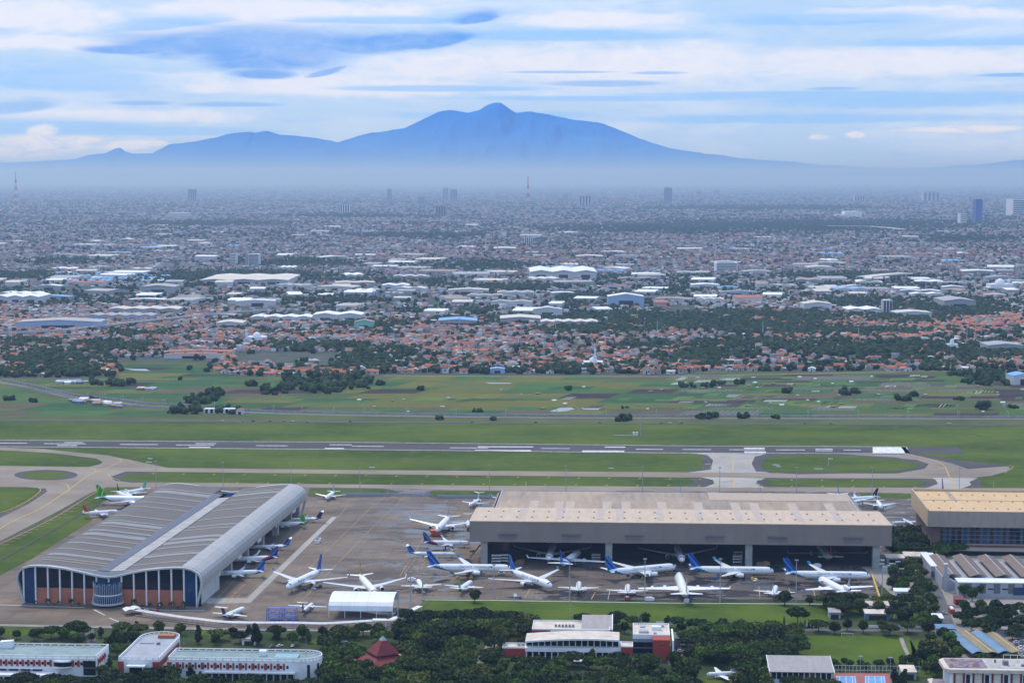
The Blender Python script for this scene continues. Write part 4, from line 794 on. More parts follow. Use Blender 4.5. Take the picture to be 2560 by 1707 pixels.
MB().box(W2-122, W2-6.2, 122, 159.5, 29.3, 29.7).build('skylight_sheet', mat('newer roof sheet', (.40,.30,.215), .6, .12, .2), H2)
vb = MB().box(-.7,.7,-.7,.7,0,.8).mesh('roof_vent', [mat('vent hood', (.36,.29,.24), .6, .1, .3)])
for k in range(26):
    for j in range(2): v = 16 + 30*j; obj('roof_vent', vb, H2, (2 + k*(W2-4)/25, v, fr_z(v)-.05))
b = MB()
for k in range(40): b.box(8+k*(W2-16)/39-.5, 8+k*(W2-16)/39+.5, 68.3, 69.2, 29.4, 30.6)
b.build('ridge_post', RIM, H2)
for u in (70, 128, 196, 265): MB().box(u-6, u+6, 156.5, 157.8, 21, 23).build('rear_window', mat('daylit pane', (.5,.52,.5), .4, .1, .2), H2)
# ================================================================== TAN ROOFED HANGAR ON THE RIGHT
x0, y0 = P(2330, 1378); u0, v0 = toA(x0, y0)
H3 = empty('tan_roof_hangar', (x0, y0, 0), -R_(4.6), 'tan flat roofed hangar with a band of blue windows at right', 'hangar'); W3 = 150
m_ = NT('tan roof sheet', .65, .3); n1 = m_.noise(.05, 5, v=m_.map((4,.6,1))); n2 = m_.wave(.2); TAN = m_.done(m_.mix(m_.math('MULTIPLY', n2, .15), m_.mix(m_.rng(n1,.3,.7), (.55,.36,.175), (.62,.42,.215)), (.48,.32,.165)))
TANF = mat('tan fascia', (.33,.27,.22), .6, .1, .1, stretch=(4,1,1)); BRW = mat('brown brick wall', (.17,.105,.085), .85, .2, .2); REDB = mat('red brick band', (.30,.11,.08), .85, .2, .2)
MB().box(-4, W3, -6, 92, 32.3, 33.2).build('roof', TAN, H3); MB().box(-4.5, W3, -6.6, -6.0, 21.0, 33.6).build('front_fascia', TANF, H3); MB().box(-5.0, -4.05, -6.6, 92, 21.0, 35).build('side_fascia', mat('tan edge', (.52,.37,.22), .6, .1, .1), H3); MB().box(-4.0, W3, 91, 92.2, 33.2, 35).build('rear_parapet', mat('tan edge', (.52,.37,.22)), H3)
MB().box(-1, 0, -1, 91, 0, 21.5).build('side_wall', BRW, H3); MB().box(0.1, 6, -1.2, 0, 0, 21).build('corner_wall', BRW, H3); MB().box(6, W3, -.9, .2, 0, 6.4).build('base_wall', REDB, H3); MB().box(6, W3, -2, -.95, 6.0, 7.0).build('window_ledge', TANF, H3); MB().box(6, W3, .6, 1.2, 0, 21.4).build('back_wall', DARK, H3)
k = 0; u = 6.2; rf = random.Random(4)
while u < 92:
    w = rf.choice([1.9, 2.6, 2.6]); br = rf.random() < .22
    if k % 2 == 0 or br: MB().box(u, u+w, -.5, -.2, 7.1, 20.9).build('window_pane', GLB if br else GLS, H3)
    else: MB().box(u, u+w, -.6, -.25, 7.1, 20.9).build('window_panel', mat('slate window panel', (.05,.075,.12), .4, .2, .2), H3)
    u += w+.12; k += 1
b = MB()
for z in (10.2, 13.6, 17): b.box(6.1, 92, -.75, -.65, z, z+.25)
b.build('window_rail', TANF, H3)
MB().box(6, W3, -13, -2.2, 3.4, 4.4).build('canopy', mat('canopy roof', (.42,.35,.29), .6, .1, .1), H3)
vm = MB().box(-.6,.6,-.6,.6,0,.8).mesh('roof_vent', [mat('tan vent hood', (.40,.30,.18), .6, .1, .3)])
for k in range(9):
    for j in range(3): obj('roof_vent', vm, H3, (6+k*9, 8+j*32, 33.15))
MB().box(22, 26, 47, 90, 33.15, 33.35).build('roof_sheet', mat('weathered roof sheet', (.34,.26,.19), .6, .15, .2), H3); MB().box(-3.8, W3, 46, 46.5, 33.1, 33.5).build('roof_seam', TANF, H3)
# ================================================================== AIRCRAFT
m_ = NT('aircraft white', .28, .5); AW = m_.done(m_.mix(m_.rng(m_.noise(.25, 4),.3,.7), (.74,.74,.74), (.80,.80,.80)))
m_ = NT('aircraft cream', .35, .5); ACR = m_.done(m_.mix(m_.rng(m_.noise(.25, 4),.3,.7), (.76,.73,.64), (.82,.79,.71)))
AGREY = mat('wing grey', (.60,.61,.62), .4, .06, .2); METAL = mat('engine metal', (.42,.42,.43), .3, .1, .5, metal=.6); TYRE = mat('tyre rubber', (.02,.02,.02), .9, .2, 1.); AGLASS = mat('cockpit glass', (.012,.014,.018), .15, .1, 1., spec=.6); INTK = mat('engine intake', (.03,.03,.035), .6, .2, 1.); STRUT = mat('gear strut', (.5,.5,.5), .5, .1, 1.)
def fin_mat(name, a, b_, rot=35, sc_=.12, c=None, dist=1.5):
    m = NT(name, .3, .5); w = m.wave(sc_, m.map(rot=(0, R_(rot), 0)), dist); col = m.mix(m.rng(w,.35,.75), a, b_)
    if c: col = m.mix(m.rng(m.wave(sc_*.7, m.map(rot=(0, R_(rot+8), 0)), dist+1), .86, .95), col, c)
    return m.done(col)
FM = {'garuda': fin_mat('blue wave fin', (.004,.022,.17), (.012,.17,.58), 40, .10), 'green': fin_mat('green ray fin', (.012,.24,.03), (.02,.33,.035), -30, .10, (.50,.56,.04)),
 'navy': fin_mat('navy swirl fin', (.006,.010,.11), (.012,.025,.24), 30, .12, (.03,.16,.5)), 'grey': mat('grey fin', (.36,.36,.38), .4, .1, .2), 'white': AW, 'red': fin_mat('red fin', (.42,.05,.03), (.55,.16,.1), 30, .1),
 'purple': mat('purple fin', (.10,.045,.25), .4, .1, .2), 'navyflat': mat('navy fin', (.012,.018,.07), .4, .1, .2), 'palegreen': mat('pale green fin', (.16,.42,.30), .4, .1, .2)}
m_ = NT('checked fin', .4, .4); ck = m_.t.nodes.new('ShaderNodeTexChecker'); ck.inputs['Scale'].default_value = .42; m_.t.links.new(m_.map(rot=(0, R_(20), 0)), ck.inputs['Vector']); FM['check'] = m_.done(m_.mix(ck.outputs['Fac'], (.62,.47,.05), (.015,.022,.08)))
TAILM = {'garuda': mat('teal tail', (.01,.22,.36), .3, .1, .2), 'green': mat('green tail', (.012,.26,.035), .3, .1, .2), 'navy': mat('navy tail', (.012,.012,.12), .3, .1, .2), 'red': mat('red belly', (.45,.03,.06), .3, .1, .2), 'blue': mat('blue tail', (.01,.06,.30), .3, .1, .2)}
m_ = NT('blue and white swirl', .3, .5); w_ = m_.wave(.055, m_.map(rot=(0, R_(50), 0)), 4.); TAILM['swirl'] = m_.done(m_.mix(m_.rng(w_,.45,.55), (.008,.10,.42), (.55,.66,.72)))
TEXTG = mat('grey lettering', (.15,.16,.21), .5, .1, 1.); TEXTB = mat('navy lettering', (.012,.016,.06), .5, .1, 1.); TEXTR = mat('red lettering', (.5,.03,.03), .5, .1, 1.); CYAN = mat('blue emblem', (.015,.20,.50), .5, .2, 1.)
#            L    R    span  root tip  sweep wx   wz    eng(y,x,r,l)                   fin(h,root,tip,sweep) hs(span,chord) zc
TY = {
 'wide':   dict(L=62.5,R=2.82,S=60,cr=11.0,ct=2.6,sw=.60,wx=8.5,wz=-1.3,dh=.09,en=[(9.4,8.5,1.55,6.0)],fin=(10.2,8.6,3.4,8.0),hs=(19.4,5.4,2.2,5.5),zc=5.5,wl=2.4),
 'wide2':  dict(L=58.0,R=2.82,S=60,cr=11.0,ct=2.6,sw=.60,wx=8.5,wz=-1.3,dh=.09,en=[(9.4,8.5,1.55,6.0)],fin=(10.4,8.6,3.4,8.0),hs=(19.4,5.4,2.2,5.5),zc=5.5,wl=2.4),
 'narrow': dict(L=38.5,R=1.95,S=34.5,cr=6.6,ct=1.5,sw=.50,wx=5.0,wz=-.9,dh=.10,en=[(4.9,5.6,1.05,3.8)],fin=(7.2,6.2,2.0,5.6),hs=(14.2,3.6,1.3,3.0),zc=3.7,wl=2.2),
 'short':  dict(L=32.0,R=1.95,S=28.9,cr=6.6,ct=1.6,sw=.46,wx=5.0,wz=-.9,dh=.10,en=[(4.8,5.4,1.0,3.8)],fin=(7.0,6.2,2.0,5.2),hs=(12.8,3.4,1.3,2.8),zc=3.7,wl=0),
 'regjet': dict(L=38.0,R=1.38,S=26,cr=5.2,ct=1.2,sw=.50,wx=1.5,wz=-.8,dh=.05,en=[],ren=(2.5,-11.5,.75,4.0),fin=(5.2,4.6,3.2,4.0),tt=1,hs=(8.6,2.6,1.4,1.6),zc=2.8,wl=1.4),
 'tjet':   dict(L=30.0,R=1.65,S=26.5,cr=5.6,ct=1.5,sw=.38,wx=1.0,wz=-.9,dh=.05,en=[],ren=(2.9,-8.0,.85,4.6),fin=(5.4,4.8,3.4,3.8),tt=1,hs=(9.6,2.8,1.6,1.6),zc=3.0,wl=0),
 'prop':   dict(L=26.5,R=1.42,S=27,cr=2.7,ct=1.6,sw=.05,wx=1.8,wz=1.35,dh=.0,en=[],pr=(4.1,2.6),fin=(5.2,4.4,2.2,2.6),tt=1,hs=(7.4,2.0,1.3,.6),zc=2.6,wl=0),
 'jumbo':  dict(L=68.5,R=3.3,S=64,cr=14.0,ct=3.6,sw=.66,wx=10.5,wz=-1.6,dh=.10,en=[(11.8,9.5,1.35,6.0),(21.2,2.6,1.35,6.0)],fin=(10.6,10.5,3.8,9.0),hs=(22,7.0,2.2,6.4),zc=5.9,wl=1.6,hump=1),
 'trijet': dict(L=54.0,R=3.0,S=50.5,cr=11.0,ct=2.6,sw=.60,wx=7.0,wz=-1.4,dh=.09,en=[(8.4,7.0,1.4,5.6)],tri=1,fin=(8.4,6.2,2.8,6.0),hs=(18.5,5.6,2.2,5.0),zc=5.2,wl=0),
 'vintage':dict(L=19.6,R=1.25,S=29,cr=4.2,ct=1.2,sw=.14,wx=3.0,wz=-.9,dh=.07,en=[],pr=(2.9,4.2),fin=(3.0,3.6,1.2,1.8),hs=(8.1,2.4,.9,1.0),zc=2.6,wl=0)}
def fus_r(T, x):
    """radius and centre height of the fuselage at station x"""
    L, R = T['L'], T['R']; s = (x + L/2)/L; nl = min(.13, 2.2*R/L*1.0); tl = .30
    if s > 1-nl: t = (s-(1-nl))/nl; return R*math.sqrt(max(0, 1-t**2.1)), -R*.22*t*t
    if s < tl: t = (tl-s)/tl; return R*(1-t**1.7*.90), R*.62*t**1.5
    return R, 0.
def fuse_pt(T, x, a, k=1.):
    r, z = fus_r(T, x); zz = z + k*r*math.sin(a)
    if T.get('hump'):
        f = np.interp(x, [T['L']*.02, T['L']*.16, T['L']*.40, T['L']*.48], [0, 1, 1, 0]); zz += max(0, math.sin(a))**2*1.9*f
    return (x, k*r*math.cos(a), zz)
def wing_mesh(pts_r, pts_t, th_r, th_t, m):
    """aerofoil slab between a root and a tip: each (xle, chord, y, z)"""
    b = MB(); prof = [(0,0),(.12,.55),(.42,.62),(1,.04),(.42,-.38),(.12,-.38)]; vs = []
    for (xl, c, y, z), th in ((pts_r, th_r), (pts_t, th_t)): vs += [(xl - f*c, y, z + h*th) for f, h in prof]
    n = len(prof); b.add(vs, [(i,(i+1)%n,n+(i+1)%n,n+i) for i in range(n)] + [tuple(range(n-1,-1,-1)), tuple(range(n,2*n))]); return b
def fin_slab(b, xl, cr, ct, sw, z0, h, th, m=0):
    vs = []
    for z, c, x, t in ((z0, cr, xl, th), (z0+h, ct, xl-sw, th*.5)): vs += [(x, 0, z), (x-c*.35, t/2, z), (x-c, .03, z), (x-c, -.03, z), (x-c*.35, -t/2, z)]
    return b.add(vs, [(i,(i+1)%5,5+(i+1)%5,5+i) for i in range(5)] + [(4,3,2,1,0),(5,6,7,8,9)], m)
PM = {}
def text_on(T, s, size, x0, side, zfrac):
    """flat lettering wrapped on the side of the fuselage"""
    cu = bpy.data.curves.new('lettering', 'FONT'); cu.body = s; cu.size = size; o = bpy.data.objects.new('lettering', cu); me = bpy.data.meshes.new_from_object(o); bpy.data.objects.remove(o); bpy.data.curves.remove(cu)
    w = max(v.co.x for v in me.vertices); a0 = math.asin(zfrac); R = T['R']
    for v in me.vertices:
        u, h = v.co.x, v.co.y; a = a0 + h/R; x = x0 - w/2 + u if side > 0 else x0 + w/2 - u       # starboard (y<0) reads nose-right
        p = fuse_pt(T, x, a, 1.012); v.co = (p[0], -p[1] if side > 0 else p[1], p[2])
    return me
def plane_meshes(ty, liv):
    key = (ty, liv['key'])
    if key in PM: return PM[key]
    T = TY[ty]; L, R = T['L'], T['R']; out = []
    body = liv.get('body', AW); tm = liv.get('tail'); tm2 = liv.get('tail2')
    # fuselage
    xs = list(np.linspace(-L/2, -L*.2, 9)) + list(np.linspace(-L*.2, L*.36, 9))[1:] + [L/2 - R*2.2*q for q in (.93,.8,.62,.45,.28,.14,.05,.0)]; xs = sorted(set(round(x,3) for x in xs)); n = 16; b = MB(); vs = []
    for x in xs: vs += [fuse_pt(T, x, 2*math.pi*k/n) for k in range(n)]
    mats = [body] + ([tm] if tm else []) + ([tm2] if tm2 else []); fs = []; mm = []
    for j in range(len(xs)-1):
        for k in range(n):
            f = (j*n+k, j*n+(k+1)%n, (j+1)*n+(k+1)%n, (j+1)*n+k); s = (xs[j]+xs[j+1])/2/L + .5; zz = math.sin(2*math.pi*(k+.5)/n)
            mi = 0
            if tm:
                lim = liv.get('lim', .2) - (zz*.10 if liv.get('slant', 1) else 0)
                if s < lim: mi = 1
                elif tm2 and s < lim + .06: mi = 2
            b.add([vs[i] for i in f], [(0,1,2,3)], mi)
    me = b.mesh('fuselage', mats, True); out.append(('fuselage', me))
    import bmesh
    bm = bmesh.new(); bm.from_mesh(me); bmesh.ops.remove_doubles(bm, verts=bm.verts, dist=.002); bmesh.ops.recalc_face_normals(bm, faces=bm.faces); bm.to_mesh(me); bm.free()
    # cockpit and cabin windows
    b = MB(); nl = 2.2*R
    for k in range(6):
        a0 = R_(24 + k*22); a1 = R_(24 + k*22 + 19); xa = L/2 - nl*.30; xb = L/2 - nl*.44
        b.add([fuse_pt(T, x, a, 1.015) for x, a in ((xa, a0*.92+.1), (xa, a1*.92+.1), (xb, a1*.92+.1), (xb, a0*.92+.1))], [(0,1,2,3)])
    out.append(('cockpit_window', b.mesh('cockpit_window', [AGLASS])))
    b = MB(); x = L*.36; st = 1.1
    while x > -L*.28:
        for sd_ in (1, -1):
            a = R_(14) if sd_ > 0 else math.pi - R_(14); d = .42/R*.5
            b.add([fuse_pt(T, xx, aa, 1.008) for xx, aa in ((x, a-d*.8), (x+.5, a-d*.8), (x+.5, a+d*.8), (x, a+d*.8))], [(0,1,2,3)])
        x -= st
    out.append(('cabin_windows', b.mesh('cabin_windows', [mat('window row', (.10,.11,.13), .3, .1, 1.)])))
    # wings, sharklets
    for sd_ in (1, -1):
        y0 = R*.55*sd_; yt = T['S']/2*sd_; zr = T['wz']; zt = zr + T['dh']*T['S']/2; xr = T['wx']; ln = T['S']/2 - R*.55; ymid = y0 + (yt-y0)*.34; xm = xr - ln*.34*T['sw']*1.05; cm = T['cr']*.60 if T['sw'] > .3 else T['cr']*.95
        b = wing_mesh((xr, T['cr'], y0, zr), (xm, cm, ymid, zr + (zt-zr)*.3), T['cr']*.12, cm*.11, 0); c = wing_mesh((xm, cm, ymid, zr+(zt-zr)*.3), (xr-ln*T['sw'], T['ct'], yt, zt), cm*.11, T['ct']*.10, 0); b.add(c.v, c.f)
        out.append(('wing', b.mesh('wing', [AGREY if not liv.get('ww') else AW])))
        if T['wl']:
            q = MB(); h = T['wl']; xl = xr - ln*T['sw']; q.add([(xl, yt, zt), (xl-T['ct'], yt, zt), (xl-T['ct']-h*.55, yt+.35*h*sd_, zt+h), (xl-h*.7, yt+.35*h*sd_, zt+h), (xl, yt-.12*sd_, zt+.05), (xl-T['ct'], yt-.12*sd_, zt+.05), (xl-T['ct']-h*.55, yt+(.35*h-.08)*sd_, zt+h), (xl-h*.7, yt+(.35*h-.08)*sd_, zt+h)], [(0,1,2,3),(7,6,5,4),(0,4,5,1),(1,5,6,2),(2,6,7,3),(3,7,4,0)])
            out.append(('winglet', q.mesh('winglet', [liv.get('wlm', AW)])))
        for (ey, ex, er, el_) in T['en']:
            b = MB(); b.lathe([(er*.86,ex),(er,ex-.35),(er,ex-el_*.5),(er*.72,ex-el_*.86),(er*.45,ex-el_)], (0, ey*sd_, zr - er*.95 + T['dh']*ey), 'x', 14, 0, False); b.lathe([(er*.85,ex-.3),(.02,ex-.3)], (0, ey*sd_, zr - er*.95 + T['dh']*ey), 'x', 14, 1, False); b.lathe([(er*.46,ex-el_*.97),(.1,ex-el_*1.15)], (0, ey*sd_, zr-er*.95+T['dh']*ey), 'x', 10, 2, False)
            b.box(ex-el_*.9, ex-el_*.3, ey*sd_-.18, ey*sd_+.18, zr-.3+T['dh']*ey, zr+.25+T['dh']*ey, 0); out.append(('engine', b.mesh('engine', [liv.get('eng', AW), INTK, METAL], False)))
        if T.get('ren'):
            ey, ex, er, el_ = T['ren']; b = MB(); b.lathe([(er*.85,ex+el_/2),(er,ex+el_/2-.3),(er,ex),(er*.55,ex-el_/2)], (0, ey*sd_, R*.35), 'x', 12, 0, False); b.lathe([(er*.84,ex+el_/2-.25),(.02,ex+el_/2-.25)], (0, ey*sd_, R*.35), 'x', 12, 1, False); b.box(ex-1.2, ex+1.2, min(ey*sd_, R*.8*sd_), max(ey*sd_, R*.8*sd_), R*.25, R*.45, 0); out.append(('engine', b.mesh('engine', [AW, INTK])))
        if T.get('pr'):
            ey, ex = T['pr']; b = MB(); zc = T['wz'] - .25; b.lathe([(.30,ex+.5),(.62,ex),(.72,ex-1.5),(.55,ex-3.8),(.2,ex-4.8)], (0, ey*sd_, zc), 'x', 10, 0); out.append(('engine', b.mesh('engine', [AW if ty == 'prop' else METAL])))
            q = MB()
            for k in range(4 if ty == 'prop' else 3):
                a = 2*math.pi*k/(4 if ty == 'prop' else 3)+.4; q.bar((ex+.62, ey*sd_, zc), (ex+.62, ey*sd_+1.9*math.cos(a), zc+1.9*math.sin(a)), .16)
            q.lathe([(.3,ex+.4),(.28,ex+.8),(.05,ex+1.2)], (0, ey*sd_, zc), 'x', 8); out.append(('propeller', q.mesh('propeller', [METAL if ty == 'vintage' else TYRE])))
        # tailplane
        hs, hc, ht, hsw = T['hs']; fx = -L/2 + T['fin'][1] + .6
        if T.get('tt'): xz = (-L/2 + T['fin'][1] - T['fin'][3] + 1.0, T['fin'][0] + R*.75)
        else: xz = (-L/2 + hc + 2.2, R*.62)
        b = wing_mesh((xz[0], hc, .15*sd_, xz[1]), (xz[0]-hsw, ht, hs/2*sd_, xz[1]+.35), hc*.09, ht*.08, 0); out.append(('tailplane', b.mesh('tailplane', [liv.get('hsm', AW)])))
        # main gear
        b = MB(); gy = R*1.7 if T['en'] else R*1.35
        if T.get('pr'): gy = T['pr'][0] if ty == 'vintage' else R*1.25
        gx = -L*.02 if ty != 'vintage' else T['wx']-.6; zg = -T['zc']; wr = .62 if R > 2.5 else .48
        b.bar((gx, gy*sd_, T['wz']*.6), (gx, gy*sd_, zg+wr), .2, 5, 1)
        for dx in ((-.8,.8) if R > 2.5 else (0,)):
            for dy in (-.45,.45): b.lathe([(wr*.7,-.2),(wr,-.14),(wr,.14),(wr*.7,.2)], (gx+dx, gy*sd_+dy, zg+wr), 'y', 10, 0)
        out.append(('main_gear', b.mesh('main_gear', [TYRE, STRUT])))
    b = MB(); gx = L*.5 - nl - R*.4 if ty != 'vintage' else -L/2+1.2; zg = -T['zc']; wr = .45; b.bar((gx, 0, -R*.6), (gx, 0, zg+wr), .14, 5, 1)
    for dy in (-.3,.3): b.lathe([(wr*.7,-.16),(wr,-.1),(wr,.1),(wr*.7,.16)], (gx, dy, zg+wr), 'y', 10, 0)
    out.append(('nose_gear' if ty != 'vintage' else 'tail_gear', b.mesh('nose_gear', [TYRE, STRUT])))
    h, cr, ct, sw = T['fin']
    b = MB(); fin_slab(b, -L/2 + cr + 1.6, cr, ct, sw, R*.45, h + R*.3, .55); out.append(('tail_fin', b.mesh('tail_fin', [FM[liv.get('fin', 'white')]])))
    if T.get('tri'): q = MB(); zc = R*1.35; q.lathe([(1.35,-L/2+8.5),(1.5,-L/2+8.0),(1.5,-L/2+3.0),(.85,-L/2-1.2)], (0,0,zc), 'x', 14, 0, False); q.lathe([(1.0,-L/2-.6),(.02,-L/2-.6)], (0,0,zc), 'x', 12, 1, False); q.box(-L/2+2, -L/2+8, -.3, .3, R*.5, zc, 0); out.append(('tail_engine', q.mesh('tail_engine', [AW, INTK])))
    for s, size, fx_, zf, tmat in liv.get('text', []):
        for sd_ in (1, -1): me = text_on(T, s, size, L*fx_, sd_, zf); me.materials.append(tmat); out.append(('lettering', me))
    if liv.get('emblem'):
        for sd_ in (1, -1):
            b = MB(); x0 = L*.245; 
            for p in (((0,.0),(1.9,.35),(.6,.9)), ((0.2,.0),(1.4,-.5),(1.7,.2)), ((0,.1),(-.7,.7),(.5,.6))):
                b.add([(lambda q: (q[0], -q[1] if sd_ > 0 else q[1], q[2]))(fuse_pt(T, x0+p_[0]*1.2, R_(22)+p_[1]*1.2/R, 1.014)) for p_ in p], [(0,1,2)])
            out.append(('emblem', b.mesh('emblem', [CYAN])))
    PM[key] = out; return out
GAR = dict(key='g', fin='garuda', tail=TAILM['garuda'], lim=.17, wlm=TAILM['garuda'], text=[('Garuda Indonesia', 3.2, .06, .2, TEXTG)], emblem=1, hsm=AW)
LIV = {'garuda': GAR, 'white': dict(key='w'), 'whitegrey': dict(key='wg', fin='grey', ww=1), 'cream': dict(key='c', body=ACR, fin='check', hsm=ACR), 'green': dict(key='gr', fin='green', tail=TAILM['green'], lim=.18),
 'sj': dict(key='sj', fin='navy', tail=TAILM['navy'], tail2=TAILM['red'], lim=.26, text=[('SJ', 2.8, .30, .05, TEXTB)]), 'navytail': dict(key='nt', fin='navyflat', tail=TAILM['navy'], lim=.10), 'bluet': dict(key='bt', fin='navyflat', tail=TAILM['blue'], lim=.18),
 'swirl': dict(key='sw', fin='garuda', tail=TAILM['swirl'], lim=.46), 'red': dict(key='rd', fin='red', text=[('batik', 2.4, .27, .1, TEXTR)]), 'lion': dict(key='ln', fin='red'), 'purple': dict(key='pp', fin='purple'), 'whiteblue': dict(key='wb', fin='garuda'), 'palegreen': dict(key='pg', fin='palegreen'), 'whitegreen': dict(key='wgr', fin='green', tail=TAILM['green'], lim=.10), 'gsmall': dict(GAR, key='gs', text=[])}
def plane(px, py, head, ty, liv, label, cat='airliner', group=None, dz=0., at=None):
    x, y = at or P(px, py); o = empty('parked_airliner' if ty not in ('vintage','prop') else {'vintage':'vintage_propeller_plane','prop':'propeller_airliner'}[ty], (x, y, TY[ty]['zc'] + .12 + dz), R_(head), label, cat, group)
    for nm, me in plane_meshes(ty, LIV[liv]):
        c = obj(nm, me, o)
        if nm == 'cabin_windows': c['kind'] = 'stuff'
    return o
def tail_at(px, py, head, ty, liv, label, z=4.5):
    """places an airliner by where the end of its tail is seen"""
    x, y = P(px, py, z); L = TY[ty]['L']/2; return plane(0, 0, head, ty, liv, label, at=(x + L*math.cos(R_(head)), y + L*math.sin(R_(head))))
plane(762, 1465, 251, 'wide2', 'garuda', 'white widebody with blue fin turned nose towards the viewer beside the arched canopy')
plane(918, 1480, 285, 'wide2', 'cream', 'cream airliner with yellow and navy checked fin half hidden by the canopy')
plane(1174, 1437, -3, 'wide', 'garuda', 'blue finned widebody parked side on at the left column of the open hangar')
plane(1325, 1464, 301, 'wide2', 'garuda', 'blue finned widebody pointing its nose down right between the side-on ones')
plane(1602, 1442, 24, 'wide2', 'garuda', 'blue finned widebody angled away with nose up right before the hangar')
plane(1828, 1443, -3, 'wide', 'garuda', 'blue finned widebody side on in front of the third hangar column')
plane(2068, 1455, -4, 'wide', 'garuda', 'rightmost blue finned widebody side on behind the white trijet')
plane(1424, 1415, 74, 'wide2', 'swirl', 'widebody with blue and white swirled tail pushed nose first into the hangar')
plane(1108, 1325, 262, 'wide2', 'whitegrey', 'white widebody facing the viewer with red engine stand at left edge of hangar')
plane(1116, 1368, -2, 'narrow', 'sj', 'white narrowbody with navy and red tail and SJ letters near the nose')
plane(1080, 1393, -3, 'regjet', 'gsmall', 'slim regional jet with blue T tail parked side on under the SJ jet')
plane(1170, 1316, 272, 'prop', 'white', 'small T tailed aeroplane tucked against the left wall of the open hangar')
plane(1186, 1264, 254, 'tjet', 'white', 'white T tailed jet at the far end of the apron left of the hangar roof')
plane(826, 1247, 262, 'short', 'whitegrey', 'white twin jet alone at the far left of the apron facing the viewer')
tail_at(806, 1292, 184, 'regjet', 'bluet', 'farthest blue tail sticking out from under the wave roof'); tail_at(766, 1306, 186, 'short', 'green', 'green tail sticking out from under the wave roof')
tail_at(726, 1360, 184, 'regjet', 'gsmall', 'blue T tail sticking out halfway along the wave roof'); tail_at(698, 1391, 190, 'narrow', 'sj', 'navy and red tail sticking out from under the wave roof'); tail_at(664, 1427, 188, 'narrow', 'gsmall', 'nearest blue tail sticking out from under the wave roof')
tail_at(243, 1249, -4, 'wide2', 'green', 'large green finned jet with its nose hidden behind the wave roof, left side'); plane(306, 1246, 300, 'short', 'navytail', 'white jet with navy fin behind the large green finned jet'); plane(337, 1238, 235, 'short', 'palegreen', 'white jet facing the viewer farthest left behind the wave roof'); plane(252, 1292, 24, 'short', 'red', 'white jet with a red fin on the concrete left of the wave roof')
plane(583, 1542, 68, 'tjet', 'navytail', 'white T tailed jet with navy stripe beside the curved covered walkway'); plane(768, 1529, 80, 'prop', 'bluet', 'high winged turboprop with blue tail next to the blue scaffolds')
plane(1052, 1475, 100, 'short', 'whitegreen', 'white jet with green tail seen from behind right of the canopy'); plane(1162, 1478, 74, 'short', 'whitegreen', 'white jet with green tail partly behind a lone dark tree'); plane(1446, 1481, 86, 'short', 'whitegreen', 'white jet with green tail seen from behind at the second light mast')
plane(1568, 1488, 85, 'short', 'navytail', 'white jet with purple navy tail above a red box by the grass'); plane(1706, 1488, 90, 'jumbo', 'whitegrey', 'all white jumbo seen from straight behind with four engines'); plane(1936, 1491, 78, 'short', 'white', 'white jet half hidden by a round tree at the apron edge'); plane(2086, 1484, 103, 'trijet', 'whitegrey', 'white trijet with an engine in its tail above dark trees')
plane(2150, 1256, 200, 'narrow', 'navytail', 'blue tail peeping out behind the right end of the open hangar'); plane(2198, 1270, 266, 'short', 'whitegrey', 'white twin jet facing the viewer between the two hangars'); plane(2372, 1262, 268, 'jumbo', 'purple', 'purple finned jumbo mostly hidden behind the tan hangar'); plane(2270, 1314, 186, 'prop', 'white', 'small white aeroplane behind dark trees between the two hangars')
for px, liv, lb in ((1315,'white','white'),(1701,'whiteblue','leftmost blue'),(1900,'whiteblue','middle blue'),(2095,'whiteblue','rightmost blue')):
    x, y = P(px, 1229, 9); plane(0, 0, 268, 'wide2', liv, '%s tail fin rising behind the roof of the open hangar' % lb, at=(x-1, y-27))
x, y = P(2474, 1229, 9); plane(0, 0, 262, 'wide2', 'palegreen', 'pale green tail fin rising behind the tan hangar roof', at=(x, y-26))
plane(1378, 1395, 265, 'wide2', 'white', 'white widebody inside the dark hangar behind the swirl tailed jet'); plane(1697, 1398, 270, 'wide2', 'white', 'airliner inside the dark hangar facing out between columns'); plane(2062, 1398, 90, 'wide2', 'lion', 'red finned airliner nose in inside the right bay of the hangar')
# ================================================================== BUILDINGS IN THE FOREGROUND
REDP = mat('brick red panel', (.34,.045,.03), .75, .15, .3); TEAL = mat('teal roof', (.19,.265,.265), .6, .22, .12); GROOF = mat('grey roof felt', (.31,.325,.36), .7, .18, .12); CRM = mat('cream roof', (.58,.50,.41), .75, .2, .15); OFFW = mat('office white', (.74,.74,.74), .65, .08, .12); WIN = glass('office window', (.012,.016,.022)); GFRM = mat('grey frame', (.16,.17,.19), .6, .15, .2); WROOF = mat('white metal roof', (.72,.72,.71), .45, .1, .1); GREYR = mat('grey metal roof', (.31,.275,.26), .55, .12, .12, stretch=(4,1,1)); ROSTR = mat('brown ridge roof', (.15,.105,.08), .65, .22, .12, stretch=(5,1,1)); YEL = mat('mustard roof', (.24,.17,.07), .6, .2, .12); SKYB = mat('sky blue roof', (.10,.20,.31), .5, .15, .12); LGW = mat('light grey wall', (.36,.37,.41), .7, .12, .12); DGW = mat('dark grey wall', (.13,.13,.14), .7, .12, .12)
def site(name, px, py, label, cat='building', group=None, rz=None):
    x, y = P(px, py); return empty(name, (x, y, 0), -AL if rz is None else rz, label, cat, group)
def bx(name, m, par, *a):
    b = MB(); b.box(*a); return b.build(name, m, par)
